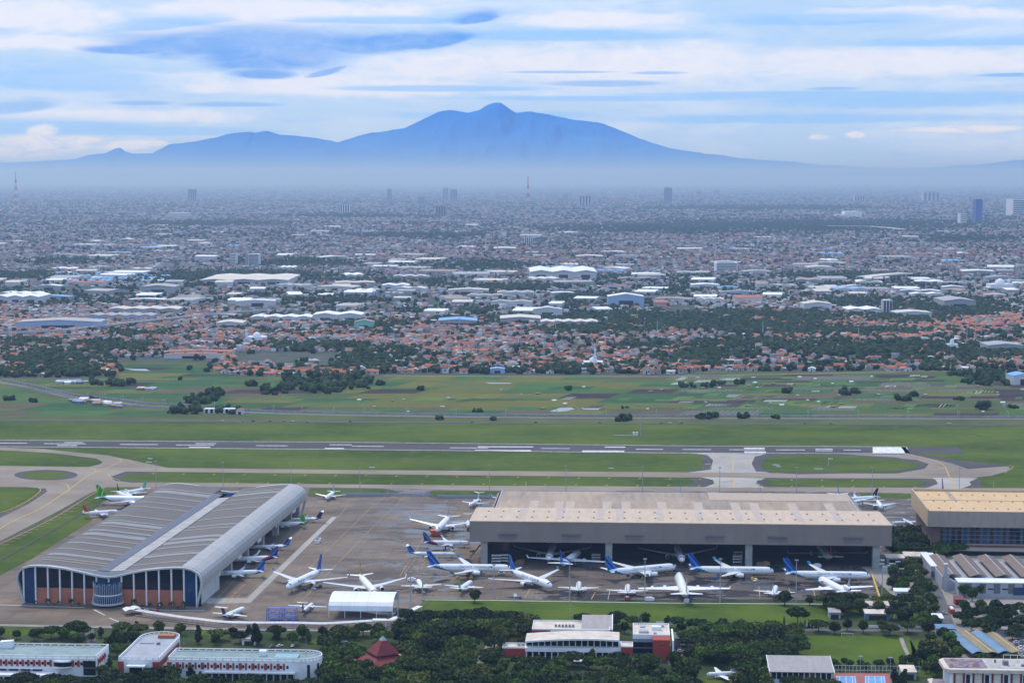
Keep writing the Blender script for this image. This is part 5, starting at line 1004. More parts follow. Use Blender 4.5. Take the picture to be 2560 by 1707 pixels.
def parapet(par, x0, x1, y0, y1, z, h, m=OFFW, posts=5.0, w=.45, right=True):
    """pierced parapet: rail, plinth and posts, the roof seen between them"""
    for (a, c, d, e) in ((x0, x1, y0, y0+w), (x0, x1, y1-w, y1)) + (((x0, x0+w, y0+w, y1-w),) + (((x1-w, x1, y0+w, y1-w),) if right else ())):
        b = MB(); b.box(a, c, d, e, z+h-.5, z+h); b.box(a, c, d, e, z, z+.4); L = max(c-a, e-d); n = max(2, int(L/posts))
        for k in range(n+1):
            if c-a > e-d: p = a + (c-a-w*2)*k/n; b.box(p, p+w*2, d, e, z+.4, z+h-.5)
            else: p = d + (e-d-w*2)*k/n; b.box(a, c, p, p+w*2, z+.4, z+h-.5)
        b.build('parapet', m, par)
# white office with red panels, left edge
O = site('office_block', 240, 1691, 'white office with red panels and teal roof cut by the left edge', 'office'); W_ = 82; x0 = -W_
bx('wall', OFFW, O, x0, 0, .3, 29, 0, 10.6); bx('roof', TEAL, O, x0+.5, -.5, .8, 28.5, 10.6, 10.75); parapet(O, x0, 0, 0.3, 29, 10.62, 1.9)
for k in range(24):
    x = -3 - k*3.35
    if not (-26 < x < -14): bx('red_panel', REDP, O, x-1.5, x, 0.02, .28, 5.9, 9.7); bx('window', WIN, O, x-2.9, x-1.6, .05, .27, 6.9, 8.6)
bx('corner_glass', WIN, O, -7.5, -.1, -.05, .01, 1.0, 9.6); bx('glass_frame', GFRM, O, -7.7, 0.06, -.10, -.06, 5.1, 5.6)
b = MB(); pts = [(-25.5,0.2),(-24.5,-1.6),(-21.5,-2.6),(-18.5,-2.6),(-15.5,-1.6),(-14.5,.2)]; b.prism(pts, 6.3, 9.0); b.build('bay_window', WIN, O); b = MB(); b.prism([(x, y-.25) for x, y in pts], 9.0, 9.8); b.prism([(x, y-.25) for x, y in pts], 5.4, 6.3); b.build('bay_band', OFFW, O)
bx('canopy', OFFW, O, x0, -22, -9, 0, 1.8, 2.9); bx('ledge', OFFW, O, x0, -32, -1.5, 0.2, 4.6, 5.3)
for k in range(6): bx('lower_window', WIN, O, -38-k*7.2, -32.4-k*7.2, -.02, .22, 3.1, 4.5); bx('pillar', OFFW, O, -38.9-k*7.2, -38.2-k*7.2, -8.5, -7.9, 0, 1.8)
for k in range(4): bx('side_panel', REDP, O, 0.02, .3, 4+k*4.5, 6+k*4.5, 5.9, 9.7); bx('side_window', WIN, O, .02, .25, 6.4+k*4.5, 8.1+k*4.5, 6.9, 8.6)
b = MB(); b.add([(-66,22,10.7),(-58,22,10.7),(-58,28,10.7),(-66,28,10.7),(-65,22,14.6),(-57,22,15.4),(-58,28,14.8),(-66,28,14.2)], [(0,1,5,4),(1,2,6,5),(2,3,7,6),(3,0,4,7),(4,5,6,7)]); b.build('stair_head', OFFW, O)
# middle wing with a rounded end
O = site('office_wing', 296, 1692, 'office wing with a pale grey roof and rounded far end', 'office'); W_ = 24.5; D_ = 52
arc = [(W_/2 + W_/2*math.cos(a), D_ + W_/2*math.sin(a)) for a in np.linspace(0, math.pi, 13)]; outl = [(0,0),(W_,0)] + arc
def scale_o(o, c, k): return [(c[0]+(p[0]-c[0])*k, c[1]+(p[1]-c[1])*k) for p in o]
b = MB(); b.prism(outl, 0, 10.6); b.build('wall', OFFW, O); b = MB(); b.prism(scale_o(outl, (W_/2, 30), .97), 10.6, 10.75); b.build('roof', GROOF, O)
oo = outl + [outl[0]]; b = MB()
for p, q in zip(oo, oo[1:]):
    d = Vector((q[0]-p[0], q[1]-p[1])); L = d.length; n = max(1, int(L/4)); nn = Vector((-d.y, d.x)).normalized()*.5
    for z0, z1 in ((10.75,11.1),(11.9,12.3)): b.prism([p, q, (q[0]+nn.x, q[1]+nn.y), (p[0]+nn.x, p[1]+nn.y)], z0, z1)
    for k in range(n): f = k/n; c = (p[0]+d.x*f, p[1]+d.y*f); u = d.normalized()*.7; b.prism([c, (c[0]+u.x, c[1]+u.y), (c[0]+u.x+nn.x, c[1]+u.y+nn.y), (c[0]+nn.x, c[1]+nn.y)], 11.1, 11.9)
b.build('parapet', OFFW, O)
for x0_, x1_ in ((-.2, 3.4), (20.6, 24.7)): bx('red_corner', REDP, O, x0_, x1_, -.2, 2., 0, 9.6)
bx('porch_roof', OFFW, O, 6, 17, -5, -.05, 7.4, 8.2); bx('porch_glass', WIN, O, 7, 16, -1.2, -.02, 0, 7.3); bx('porch_pillar', OFFW, O, 15.6, 16.2, -4.7, -4.1, 0, 7.4); bx('roof_hut', mat('terracotta roof', (.36,.13,.07), .8, .15, .2), O, 11, 21, 52, 58, 10.8, 12.6)
bx('roof_duct', GROOF, O, 3.5, 12, 38, 38.8, 10.76, 11.3); bx('roof_plant', GFRM, O, 14, 16, 36, 38, 10.76, 12)
for k in range(14): bx('side_panel', REDP, O, W_+.02, W_+.3, 2.5+k*3.5, 4.3+k*3.5, 5.6, 9.4); bx('side_window', WIN, O, W_+.02, W_+.2, 4.6+k*3.5, 5.8+k*3.5, 6.4, 8.2)
# right wing with a rounded end
O = site('office_block', 420, 1695, 'white office with red panels, teal roof and rounded right end', 'office'); W_ = 79; D_ = 22
arc = [(W_ + D_/2*math.cos(a), D_/2 + D_/2*math.sin(a)) for a in np.linspace(-math.pi/2, math.pi/2, 15)]; outl = [(0,0)] + arc + [(0,D_)]
b = MB(); b.prism(outl, 0, 10.9); b.build('wall', OFFW, O); b = MB(); b.prism(scale_o(outl, (45,11), .975), 10.9, 11.05); b.build('roof', TEAL, O)
oo = outl + [outl[0]]; b = MB()
for p, q in zip(oo, oo[1:]):
    d = Vector((q[0]-p[0], q[1]-p[1])); L = d.length; n = max(1, int(L/4.6)); nn = Vector((-d.y, d.x)).normalized()*.5
    for z0, z1 in ((11.05,11.5),(12.5,13.0)): b.prism([p, q, (q[0]+nn.x, q[1]+nn.y), (p[0]+nn.x, p[1]+nn.y)], z0, z1)
    for k in range(n): f = k/n; c = (p[0]+d.x*f, p[1]+d.y*f); u = d.normalized()*.8; b.prism([c, (c[0]+u.x, c[1]+u.y), (c[0]+u.x+nn.x, c[1]+u.y+nn.y), (c[0]+nn.x, c[1]+nn.y)], 11.5, 12.5)
b.build('parapet', OFFW, O)
for k in range(19):
    x = 1.0 + k*3.75; bx('red_panel', REDP, O, x, x+(1.9 if k % 2 else 1.2), -.26, -.02, 6.0, 9.9); bx('window', WIN, O, x+2.05, x+3.3, -.2, -.02, 6.9, 8.7)
bx('red_corner', REDP, O, -.3, 2.4, -.34, 1.4, 5.6, 9.95); bx('canopy', OFFW, O, 22, 76, -4, -.3, 4.6, 5.4)
for k in range(13): bx('lower_window', WIN, O, 23+k*4.05, 26.7+k*4.05, -.3, -.02, .2, 4.5); bx('pillar', OFFW, O, 26.75+k*4.05, 27.05+k*4.05, -3.4, -3.0, 0, 4.6)
for k in range(5): bx('small_window', WIN, O, 3+k*3.9, 4.3+k*3.9, -.16, -.02, 3.2, 4.7)
for a in (-1.15, -.55, 0.0): x, y = W_ + 11*math.cos(a), 11 + 11*math.sin(a); b = MB(); b.box(-.2,.25,-.8,.8,.6,9.2); b.build('slit_window', WIN, O, (x, y, 0), a)
bx('stair_head', OFFW, O, 52, 56, 12, 16, 11.06, 14.2); bx('roof_skylight', mat('aqua skylight', (.24,.42,.42), .3, .1, .2), O, 62, 76, 6, 16, 11.06, 12.0); MB().bar((80,14,11),(80,14,22),.12).build('roof_antenna', GFRM, O)
# red roofed pavilion
O = site('pavilion', 958, 1664, 'pavilion with a steep dark red two tier roof among trees', 'pavilion', rz=R_(28)); RDR = mat('maroon roof', (.17,.025,.025), .8, .2, .25)
def hip(name, s0, z0, s1, z1, m, par, th=.35):
    b = MB(); q = [(-s0,-s0),(s0,-s0),(s0,s0),(-s0,s0)]; r = [(-s1,-s1),(s1,-s1),(s1,s1),(-s1,s1)]; b.add([(*p, z0) for p in q]+[(*p, z1) for p in r]+[(*p, z0-th) for p in q], [(0,1,5,4),(1,2,6,5),(2,3,7,6),(3,0,4,7),(4,5,6,7),(8,9,1,0),(9,10,2,1),(10,11,3,2),(11,8,0,3),(11,10,9,8)]); return b.build(name, m, par)
hip('lower_roof', 13.5, 4.0, 6.2, 7.6, RDR, O); bx('neck_wall', GFRM, O, -5.4, 5.4, -5.4, 5.4, 6.5, 8.8); hip('upper_roof', 7.6, 8.6, 1.7, 16.2, RDR, O); hip('glass_cap', 1.9, 16.25, .1, 18.6, mat('cap glass', (.25,.33,.33), .3, .15, .4), O); bx('wall', OFFW, O, -10.5, 10.5, -10.5, 10.5, 0, 4.6); hip('terrace_roof', 15.6, 3.2, 13., 3.6, WROOF, O)
# red and white office group
O = site('office_complex', 1256, 1641, 'red and white office complex with curved roof and long window bands', 'office')
bx('red_block', REDP, O, 0, 14, 0, 11, 0, 5.4); bx('block_roof', CRM, O, .5, 13.5, .5, 10.5, 5.4, 5.5); parapet(O, -.1, 14.1, -.1, 11.1, 5.4, .9, OFFW, 8)
us = np.linspace(14.2, 72, 13); rz_ = lambda u: 10.4 + 1.6*math.sin(math.pi*min(1, (u-14)/70.)) + (u-14)*.012
b = MB(); b.ext([(u, rz_(u)+.5) for u in us] + [(u, rz_(u)) for u in us[::-1]], -3.2, 17); b.build('curved_roof', CRM, O); b = MB(); b.ext([(u, rz_(u)+.52) for u in us] + [(u, rz_(u)-.5) for u in us[::-1]], -3.6, -3.2); b.build('roof_edge', OFFW, O)
b = MB(); b.ext([(14.2,6.9)] + [(u, rz_(u)) for u in us] + [(72,6.9)], 1, 1.4); b.build('clerestory_back', OFFW, O)
for k in range(15): u = 15.0 + k*3.8; bx('clerestory_window', WIN, O, u, u+3.1, .75, .98, 7.2, rz_(u)-.5)
bx('middle_band', OFFW, O, 14.2, 73, -4.0, 16, 4.6, 6.9); bx('lower_wall', LGW, O, 14.2, 73, 2, 16, 0, 4.6)
for k in range(15): u = 14.6 + k*3.9; bx('pillar', OFFW, O, u, u+.55, -3.6, -3.0, 0, 4.6); bx('lower_window', WIN, O, u+.9, u+3.6, 1.8, 1.98, .3, 4.3)
bx('porch', OFFW, O, 44, 54, -14, -4.1, 1.0, 1.6)
bx('red_block', REDP, O, 73.2, 80.2, -6, 6, 0, 8.6); bx('block_roof', CRM, O, 73.5, 79.9, -5.7, 5.7, 8.6, 8.7); parapet(O, 73.1, 80.3, -6.1, 6.1, 8.6, .7, OFFW, 8)
bx('stair_glass', GLS, O, 80.3, 92.3, -2, 6, 0, 11); bx('glass_frame', GFRM, O, 80.3, 92.3, -2.15, -2.02, 3.4, 3.9); bx('glass_frame', GFRM, O, 80.3, 92.3, -2.15, -2.02, 7.2, 7.7); bx('red_block', REDP, O, 92.4, 103, -4.5, 6, 0, 13); bx('dark_emblem', mat('bronze emblem', (.10,.055,.05), .6, .2, .5), O, 96, 99.6, -4.62, -4.52, 9.4, 10.4)
bx('wall', OFFW, O, 80.5, 103, 6.05, 36, 0, 13); bx('block_roof', CRM, O, 81, 102.5, 6.5, 35.5, 13, 13.1); parapet(O, 80.4, 103.1, 6.02, 36.1, 13, .9, OFFW, 9)
for q in ((84,90,12,18,1.2),(92,98,20,24,2.2),(96,100,28,31,1.4),(85,88,26,32,.9),(93,95,10,12,1.)): bx('roof_plant', LGW if q[4] < 2 else OFFW, O, q[0], q[1], q[2], q[3], 13.1, 13.1+q[4])
for k in range(3): MB().bar((84+k,33,13),(84+k,33,20),.1).build('roof_antenna', GFRM, O)
bx('white_fin', OFFW, O, 104.2, 105.2, -9, 22, 0, 13.8); bx('grey_annex', DGW, O, 105.4, 119, 24, 40, 0, 7); bx('annex_roof', mat('dark green roof', (.09,.115,.10), .7, .2, .2), O, 105.3, 119.2, 23.8, 40.2, 7, 7.2)
for q in (110, 114.5): bx('annex_hood', OFFW, O, q, q+3.6, 23, 23.7, 3.2, 4.2); bx('roof_unit', WROOF, O, q, q+3.4, 30, 33, 7.2, 8.6)
bx('rear_red_wall', REDP, O, 17, 28.4, 28, 52, 0, 10.4); bx('rear_wall', OFFW, O, 28.5, 66, 28.4, 52, 0, 10.2); bx('rear_roof', CRM, O, 17.4, 66, 29, 51.5, 10.4, 10.5); parapet(O, 16.9, 66.1, 27.9, 52.1, 10.4, .8, OFFW, 9)
for k in range(4): bx('rear_window', WIN, O, 29.2+k*3.6, 32.2+k*3.6, 28.15, 28.38, 2.6, 6.4)
bx('rear_glass', GLS, O, 44, 58.4, 27.2, 28.3, 2, 8); bx('glass_frame', GFRM, O, 43.8, 58.6, 27.0, 27.18, 7.9, 8.5); bx('glass_surround', OFFW, O, 43.6, 62, 26.5, 28.2, 8.6, 9.6); bx('glass_surround', OFFW, O, 58.6, 62, 26.5, 28.2, 0, 8.6)
b = MB(); b.add([(48,31,9.8),(67,31,9.8),(67,56,13.6),(48,56,13.6),(48,31,10.3),(67,31,10.3),(67,56,14.1),(48,56,14.1)], [(0,3,2,1),(4,5,6,7),(0,1,5,4),(1,2,6,5),(2,3,7,6),(3,0,4,7)]); b.build('tilted_roof', GREYR, O); b = MB(); b.add([(67.1,30.8,9.6),(67.8,30.8,9.6),(67.8,56.2,13.4),(67.1,56.2,13.4),(67.1,30.8,10.8),(67.8,30.8,10.8),(67.8,56.2,14.6),(67.1,56.2,14.6)], [(0,3,2,1),(4,5,6,7),(0,1,5,4),(1,2,6,5),(2,3,7,6),(3,0,4,7)]); b.build('roof_edge', OFFW, O)
for k in range(6): bx('roof_unit', GFRM, O, 31+k*2.2, 32.4+k*2.2, 36, 37.5, 10.5, 12)
for k in range(4): bx('roof_unit', LGW, O, 9+k*2.6, 10.8+k*2.6, 6, 8, 5.5, 7.2)
# sports hall, oval roof, tennis courts
O = site('sports_hall', 1925, 1712, 'grey roofed sports hall beside the tennis courts', 'hall'); b = MB(); b.add([(-.5,-1,8),(37,-1,8),(36.6,25,11.2),(-.5,25,11.2),(-.5,-1,8.4),(37,-1,8.4),(36.6,25,11.6),(-.5,25,11.6)], [(0,3,2,1),(4,5,6,7),(0,1,5,4),(1,2,6,5),(2,3,7,6),(3,0,4,7)]); b.build('roof', GREYR, O); bx('wall', OFFW, O, 0, 36, .5, 24.5, 0, 8)
for s_ in (-.6, 36.9): b = MB(); b.add([(s_,-1.1,7.8),(s_+.4,-1.1,7.8),(s_+.4,25.1,11),(s_,25.1,11),(s_,-1.1,8.6),(s_+.4,-1.1,8.6),(s_+.4,25.1,11.8),(s_,25.1,11.8)], [(0,3,2,1),(4,5,6,7),(0,1,5,4),(1,2,6,5),(2,3,7,6),(3,0,4,7)]); b.build('roof_edge', OFFW, O)
for k in range(11): bx('window', WIN, O, .8+k*3.2, 3.4+k*3.2, .3, .48, 3.8, 7.6)
O = site('oval_pavilion', 2032, 1722, 'small cream oval roof in front of the sports hall', 'pavilion'); b = MB(); b.lathe([(6.2,2.4),(6.5,2.8),(5.6,3.9),(3.2,4.7),(.3,5.0)], n=20); o = b.build('roof', CRM, O); o.scale = (1, .8, 1); bx('wall', OFFW, O, -4.2, 4.2, -3, 3, 0, 2.5)
b = MB(); q = [(2083,1681),(2226,1682),(2236,1760),(2082,1760)]; sheet('tennis_court', q, mat('court red', (.32,.10,.085), .85, .12, .1), .14)
for px0, px1 in ((2090,2139),(2162,2212)):
    sheet('tennis_court', [(px0,1688),(px1,1688.5),(px1+9,1750),(px0,1750)], mat('court blue', (.14,.30,.50), .85, .1, .1), .18); b = MB()
    for f in (0, .16, .5, .84, 1): ribbon_mb(b, [P(px0+2+(px1-px0-4)*f, 1689.5), P(px0+2+(px1-px0+3)*f, 1745)], .25, .22)
    for yy in (1690, 1699): ribbon_mb(b, [P(px0+2, yy), P(px1-1, yy+.4)], .25, .22)
    b.build('court_line', MW)['kind'] = 'structure'
O = site('tennis_fence', 2086, 1679, 'tall white framed fence behind the tennis courts', 'fence'); b = MB()
for k in range(24): MB().bar((k*2.2, 0, 0), (k*2.2, 0, 4.2), .09).build('post', OFFW, O)
for z in (1.4, 4.2): MB().bar((0,0,z),(50.6,0,z),.08).build('rail', OFFW, O)
# block with painted roof at the lower right
O = site('office_block', 2366, 1728, 'cream office with purple and rust stained flat roof, lower right', 'office'); m_ = NT('stained roof', .8, .2); v1 = m_.noise(.12, 5, dist=1.5); v2 = m_.noise(.3, 4); g = m_.mix(m_.rng(v1,.42,.5), (.16,.09,.07), (.26,.22,.21)); STN = m_.done(m_.mix(m_.rng(v2,.55,.62), g, (.10,.09,.30)))
bx('wall', OFFW, O, 2, 60, 1, 24, 0, 11.2); b = MB(); b.prism([(-1,2),(1.5,-.6),(62,-.6),(62,26),(2,26),(-1,22)], 11.2, 13.2); b.build('roof_band', CRM, O); bx('stained_roof', STN, O, 2, 24, 3, 24.5, 13.2, 13.3); bx('roof', mat('speckled felt', (.40,.38,.35), .85, .35, .35), O, 24.1, 60, 3, 24.5, 13.2, 13.3)
for k in range(10): bx('red_pillar', mat('dark red pillar', (.16,.02,.02), .7, .1, .2), O, 4+k*5.4, 5+k*5.4, .4, .95, 4.2, 11.1); bx('window', WIN, O, 9.4+k*5.4-3.6, 9.2+k*5.4-1.2, .7, .96, 5, 10) if k % 2 else bx('pale_panel', CRM, O, 5.4+k*5.4, 8.9+k*5.4, .6, .96, 5, 10.6)
b = MB(); b.prism([(-9,0),(-6,-5),(62,-5),(62,.3),(0,.3),(-6,14),(-9,12)], 3.0, 4.2); b.build('lower_roof', CRM, O); b = MB(); b.prism([(-8,1),(-5.5,-3.6),(0,-3.6),(0,12),(-6,12)], 4.2, 4.3); b.build('stained_roof', STN, O); bx('base_wall', LGW, O, -5, 60, -3, .2, 0, 3)
for q in ((34,37,10,13,2.4),(44,50,8,9,1.2),(30,31,16,17,1.8)): bx('roof_plant', GFRM, O, q[0], q[1], q[2], q[3], 13.3, 13.3+q[4])
b = MB()
for k in range(5): b.bar((36+k*4, 20, 13.3), (36+k*4, 20, 17), .15)
b.bar((36,20,17),(52,20,17),.15); b.build('roof_frame', OFFW, O)
# sheds of blue and mustard vaults
O = site('vaulted_shed', 2428, 1652, 'open shed under alternating blue and mustard barrel roofs', 'shed', rz=R_(4))
for k, m in enumerate((SKYB, YEL, SKYB, YEL)):
    x = k*8.2; us = [x + 8*j/6 for j in range(7)]; pr = [(u, 5.2 + (1.5 if k % 2 == 0 else 1.0)*math.sin(math.pi*(u-x)/8)) for u in us]; b = MB(); b.ext(pr + [(u, z-.25) for u, z in pr[::-1]], -2, 52); b.build('barrel_roof', m, O)
    if k % 2: bx('roof_seam', CRM, O, x+3.8, x+4.3, -2, 52, 6.3, 6.45)
for k in range(5):
    for j in range(4): MB().bar((k*8.1, j*16, 0), (k*8.1, j*16, 5.2), .2).build('post', GFRM, O)
O = site('long_shed', 2432, 1592, 'low mustard and grey roofs behind the vaulted shed', 'shed'); bx('roof', YEL, O, 0, 8, 0, 14, 4.6, 4.9); bx('roof', mat('dull grey roof', (.24,.22,.21), .7, .2, .2), O, 8.2, 42, 4, 12, 4.2, 4.5); bx('wall', LGW, O, .5, 41, 5, 11, 0, 4.2)
# workshop with four ridges
O = site('workshop', 2392, 1480, 'workshop with four long brown ridge roofs in a row', 'workshop')
for k in range(5):
    x = -8 + k*18.4; b = MB()
    for s0, s1 in ((x, x+6.5), (x+6.5, x+13)):
        z0, z1 = (9.6, 11.4) if s0 == x else (11.4, 9.6); b.add([(s0,8,z0),(s1,8,z1),(s1,82,z1),(s0,82,z0),(s0,8,z0+.3),(s1,8,z1+.3),(s1,82,z1+.3),(s0,82,z0+.3)], [(0,3,2,1),(4,5,6,7),(0,1,5,4),(1,2,6,5),(2,3,7,6),(3,0,4,7)])
    b.build('ridge_roof', ROSTR, O); bx('ridge_cap', LGW, O, x+6.2, x+6.8, 8, 82, 11.6, 11.85)
    bx('gutter_roof', DARK, O, x+13.3, x+18.1, 8, 82, 5.5, 6)  # strip coloured near black for the shade deep between the ridges
bx('wall', LGW, O, -8.2, 78, 8.4, 81, 0, 6.4); bx('side_wall', LGW, O, -9, -8.25, 8, 82, 0, 9.6)
O = site('workshop_office', 2396, 1492, 'long white roofed block with grey banded front before the workshop', 'workshop'); bx('roof', WROOF, O, -.4, 60, -.4, 14, 10.2, 10.9); bx('wall', LGW, O, 0, 60, .2, 13.5, 0, 10.2)
for k in range(5): bx('dark_panel', DGW, O, 4.5+k*10, 9+k*10, -.02, .18, 3, 10); bx('window_slot', WIN, O, .4+k*10, 4.3+k*10, .02, .18, 5.6, 6.6)
bx('corner_window', GLB, O, 38, 52, -.1, .16, 2, 7.5)
O = site('white_annex', 2327, 1448, 'white flat roofed annex on the left of the ridge workshop', 'building'); bx('roof', WROOF, O, -.3, 9.3, -.3, 50, 9.6, 10.2); bx('wall', LGW, O, 0, 9, .2, 49.5, 0, 9.6)
for k in range(6): bx('side_window', WIN, O, 1.4*k+.4, 1.4*k+1.3, .02, .18, 2, 6)
O = site('extraction_tower', 2360, 1478, 'pale square chimney tower in front of the ridge roofs', 'tower'); bx('shaft', LGW, O, 0, 2.2, 0, 2.2, 0, 19.5); bx('shaft', LGW, O, 2.3, 3.6, .3, 1.9, 0, 13); bx('cap', WROOF, O, -.3, 2.5, -.3, 2.5, 19.5, 20.1); MB().bar((4,1,9),(9,3,6),.6,8).build('duct', WROOF, O)
# small sheds
def hut(px0, px1, pyb, h, d, rm, wm_, label, name='shed', slope=1.0):
    x0, y0 = P(px0, pyb); x1, y1 = P(px1, pyb); w = math.hypot(x1-x0, y1-y0); O = site(name, px0, pyb, label, 'shed'); b = MB(); b.add([(-.4,-.5,h),(w+.4,-.5,h),(w+.4,d+.4,h+slope),(-.4,d+.4,h+slope),(-.4,-.5,h+.3),(w+.4,-.5,h+.3),(w+.4,d+.4,h+slope+.3),(-.4,d+.4,h+slope+.3)], [(0,3,2,1),(4,5,6,7),(0,1,5,4),(1,2,6,5),(2,3,7,6),(3,0,4,7)]); b.build('roof', rm, O); bx('wall', wm_, O, 0, w, .3, d, 0, h-.05); bx('opening', DARK, O, w*.15, w*.85, .2, .29, 0, h*.7); return O
hut(2073,2101,1546,4.2,9,GREYR,LGW,'small grey roofed shed under dark trees by the lawn'); hut(2163,2225,1548,4,8,CRM,SKYB,'cream roofed canteen with a blue front under trees'); hut(2160,2222,1531,5,9,mat('beige tin roof', (.48,.40,.32), .7, .15, .2),OFFW,'beige roofed shed just behind the canteen'); hut(2236,2284,1494,4.6,6,WROOF,OFFW,'white roofed shelter near the rightmost light mast'); hut(2216,2262,1408,4.2,10,CRM,LGW,'low shed roof beside the right end of the open hangar'); hut(2262,2322,1406,5,12,CRM,LGW,'beige roofed gatehouse between the two hangars'); hut(2342,2386,1586,4,8,SKYB,LGW,'blue roofed stall beside the road', 'stall'); hut(2334,2358,1562,4.6,9,WROOF,LGW,'white roofed kiosk at the road corner', 'kiosk'); hut(2388,2410,1512,3.8,8,mat('dark red roof', (.17,.05,.045), .8, .1, .2),REDP,'small red hut below the grey banded block','hut'); hut(2475,2505,1536,3.6,8,WROOF,OFFW,'small white roof among trees at right'); hut(2536,2575,1548,4.2,9,WROOF,OFFW,'white roofed house at the right edge'); hut(605,640,1612,3.8,8,GREYR,OFFW,'low shelter behind the rounded office','shelter'); hut(1034,1050,1586,3,5,WROOF,OFFW,'white bus shelter left of two in the trees','shelter'); hut(1056,1092,1588,3,5,WROOF,OFFW,'white bus shelter right of the smaller one','shelter'); hut(2255,2290,1698,4.5,12,CRM,LGW,'cream roofed hut between courts and office')
rfk = random.Random(8)
for k, (px, py) in enumerate(((2212,1424),(2224,1424),(2237,1422),(2250,1424),(2240,1432),(2254,1434),(2228,1416),(2245,1414))): O = site('storage_crate', px, py, 'stacked storage crate beside the right hangar column', 'crate', 'crates by the open hangar'); bx('body', [CRM, BRW, LGW, GREYR][k % 4], O, -1.8, 1.8, -1.4, 1.4, 0, 2.4+.8*(k % 3)); bx('lid', WROOF, O, -1.9, 1.9, -1.5, 1.5, 2.42+.8*(k % 3), 2.6+.8*(k % 3))
wallrun('boundary_wall', [(1958,1566),(2046,1566)], 1.9, .4, WROOF, 'white wall with dark cypresses at the end of the lawn', 'wall'); wallrun('boundary_wall', [(2150,1568),(2330,1570)], 1.6, .4, WROOF, 'white wall behind the row of trees by the pitch', 'wall'); wallrun('perimeter_fence', [(1740,1562),(1745,1562)], 2, .3, WROOF, 'short white wall near the bare tree', 'wall'); wallrun('boundary_wall', [(1640,1560),(1684,1562)], 2, .4, WROOF, 'white wall behind the red office block', 'wall')
O = site('football_goal', 2104, 1591, 'white football goal at the far end of the pitch', 'goal'); MB().bar((0,0,0),(0,0,2.44),.1).build('post', OFFW, O); MB().bar((7.3,0,0),(7.3,0,2.44),.1).build('post', OFFW, O); MB().bar((0,0,2.44),(7.3,0,2.44),.1).build('crossbar', OFFW, O)
# arched canopy on the apron
O = site('arched_canopy', 821, 1545, 'white arched canopy on posts at the front of the apron', 'canopy'); Wc = 43.5; n = 10
cz = [(0.,5.4)] + [(36*(1-math.cos(math.pi*j/n))/2, 5.4+8.2*math.sin(math.pi*j/n)**.8) for j in range(1, n)] + [(36.,5.4)]
for k in range(5):
    a = Wc*k/5; c = Wc*(k+1)/5-.08; b = MB(); m = len(cz); b.add([(a,y,z) for y,z in cz]+[(c,y,z) for y,z in cz]+[(a,y,z-.2) for y,z in cz]+[(c,y,z-.2) for y,z in cz], [f for i in range(m-1) for f in ((i,m+i,m+i+1,i+1),(2*m+i,2*m+i+1,3*m+i+1,3*m+i),(i,i+1,2*m+i+1,2*m+i),(m+i,3*m+i,3*m+i+1,m+i+1))]); b.build('roof_sheet', WROOF, O)
for k in range(5):
    for y in (.4, 18., 35.6):
        if y != 18.: MB().bar((.3+k*10.7, y, 0), (.3+k*10.7, y, 5.6), .22).build('post', OFFW, O)
# curved covered walk
WALKR = mat('walkway roof', (.50,.50,.51), .5, .1, .2)
O = site('covered_walkway', 560, 1564, 'long curving white roofed walkway in front of the apron', 'walkway', rz=0); ox, oy = O.location.x, O.location.y
wp = smooth([P(*p) for p in ((340,1536),(441,1552),(498,1559),(560,1566),(640,1568),(734,1568),(805,1570),(868,1567),(930,1563),(1030,1560))], 4)
for a, c in zip(wp, wp[1:]):
    d = Vector((c[0]-a[0], c[1]-a[1])); nn = Vector((-d.y, d.x)).normalized()*1.9; d2 = d*.02; b = MB(); q = [(a[0]-nn.x+d2.x-ox, a[1]-nn.y+d2.y-oy), (c[0]-nn.x-ox, c[1]-nn.y-oy), (c[0]+nn.x-ox, c[1]+nn.y-oy), (a[0]+nn.x+d2.x-ox, a[1]+nn.y+d2.y-oy)]
    b.add([(*q[0],3.1),(*q[1],3.1),(*q[2],3.5),(*q[3],3.5),(*q[0],3.3),(*q[1],3.3),(*q[2],3.7),(*q[3],3.7)], [(0,3,2,1),(4,5,6,7),(0,1,5,4),(1,2,6,5),(2,3,7,6),(3,0,4,7)]); b.build('roof_sheet', WALKR, O); MB().bar((*q[0],0),(*q[0],3.1),.12).build('post', GFRM, O)
b = MB(); ribbon_mb(b, [(p[0]-ox, p[1]-oy-3.2) for p in wp], .5, .7); b.build('kerb', OFFW, O)
for k, (px, py) in enumerate(((322,1529),(338,1526))): O = site('entrance_canopy', px, py+6, '%s arched canopy at the hangar entrance walkway' % ('left' if k == 0 else 'right'), 'canopy', rz=R_(25)); b = MB(); pr = [(x, 3.4+1.0*math.sin(math.pi*(x+3.4)/6.8)) for x in np.linspace(-3.4,3.4,8)]; b.ext(pr + [(x, z-.15) for x, z in pr[::-1]], -4.5, 4.5); b.build('roof', WROOF, O); [MB().bar((sx*3.2, sy*4, 0), (sx*3.2, sy*4, 3.4), .14).build('post', GFRM, O) for sx in (-1,1) for sy in (-1,1)]
O = site('gate_canopy', 930, 1570, 'flat white gate roof over the walkway beside the arched canopy', 'canopy'); bx('roof', WROOF, O, 0, 9.2, 0, 5, 5.0, 5.5); [MB().bar((x, y, 0), (x, y, 5), .2).build('post', OFFW, O) for x in (.4, 8.8) for y in (.4, 4.6)]
O = site('link_walkway', 970, 1561, 'short diagonal white covered walk right of the arched canopy', 'walkway', rz=-AL-R_(20)); bx('roof', WROOF, O, 0, 4, 0, 44, 3.4, 3.7); [MB().bar((x, y, 0), (x, y, 3.4), .14).build('post', OFFW, O) for x in (.3, 3.7) for y in (1, 15, 29, 43)]
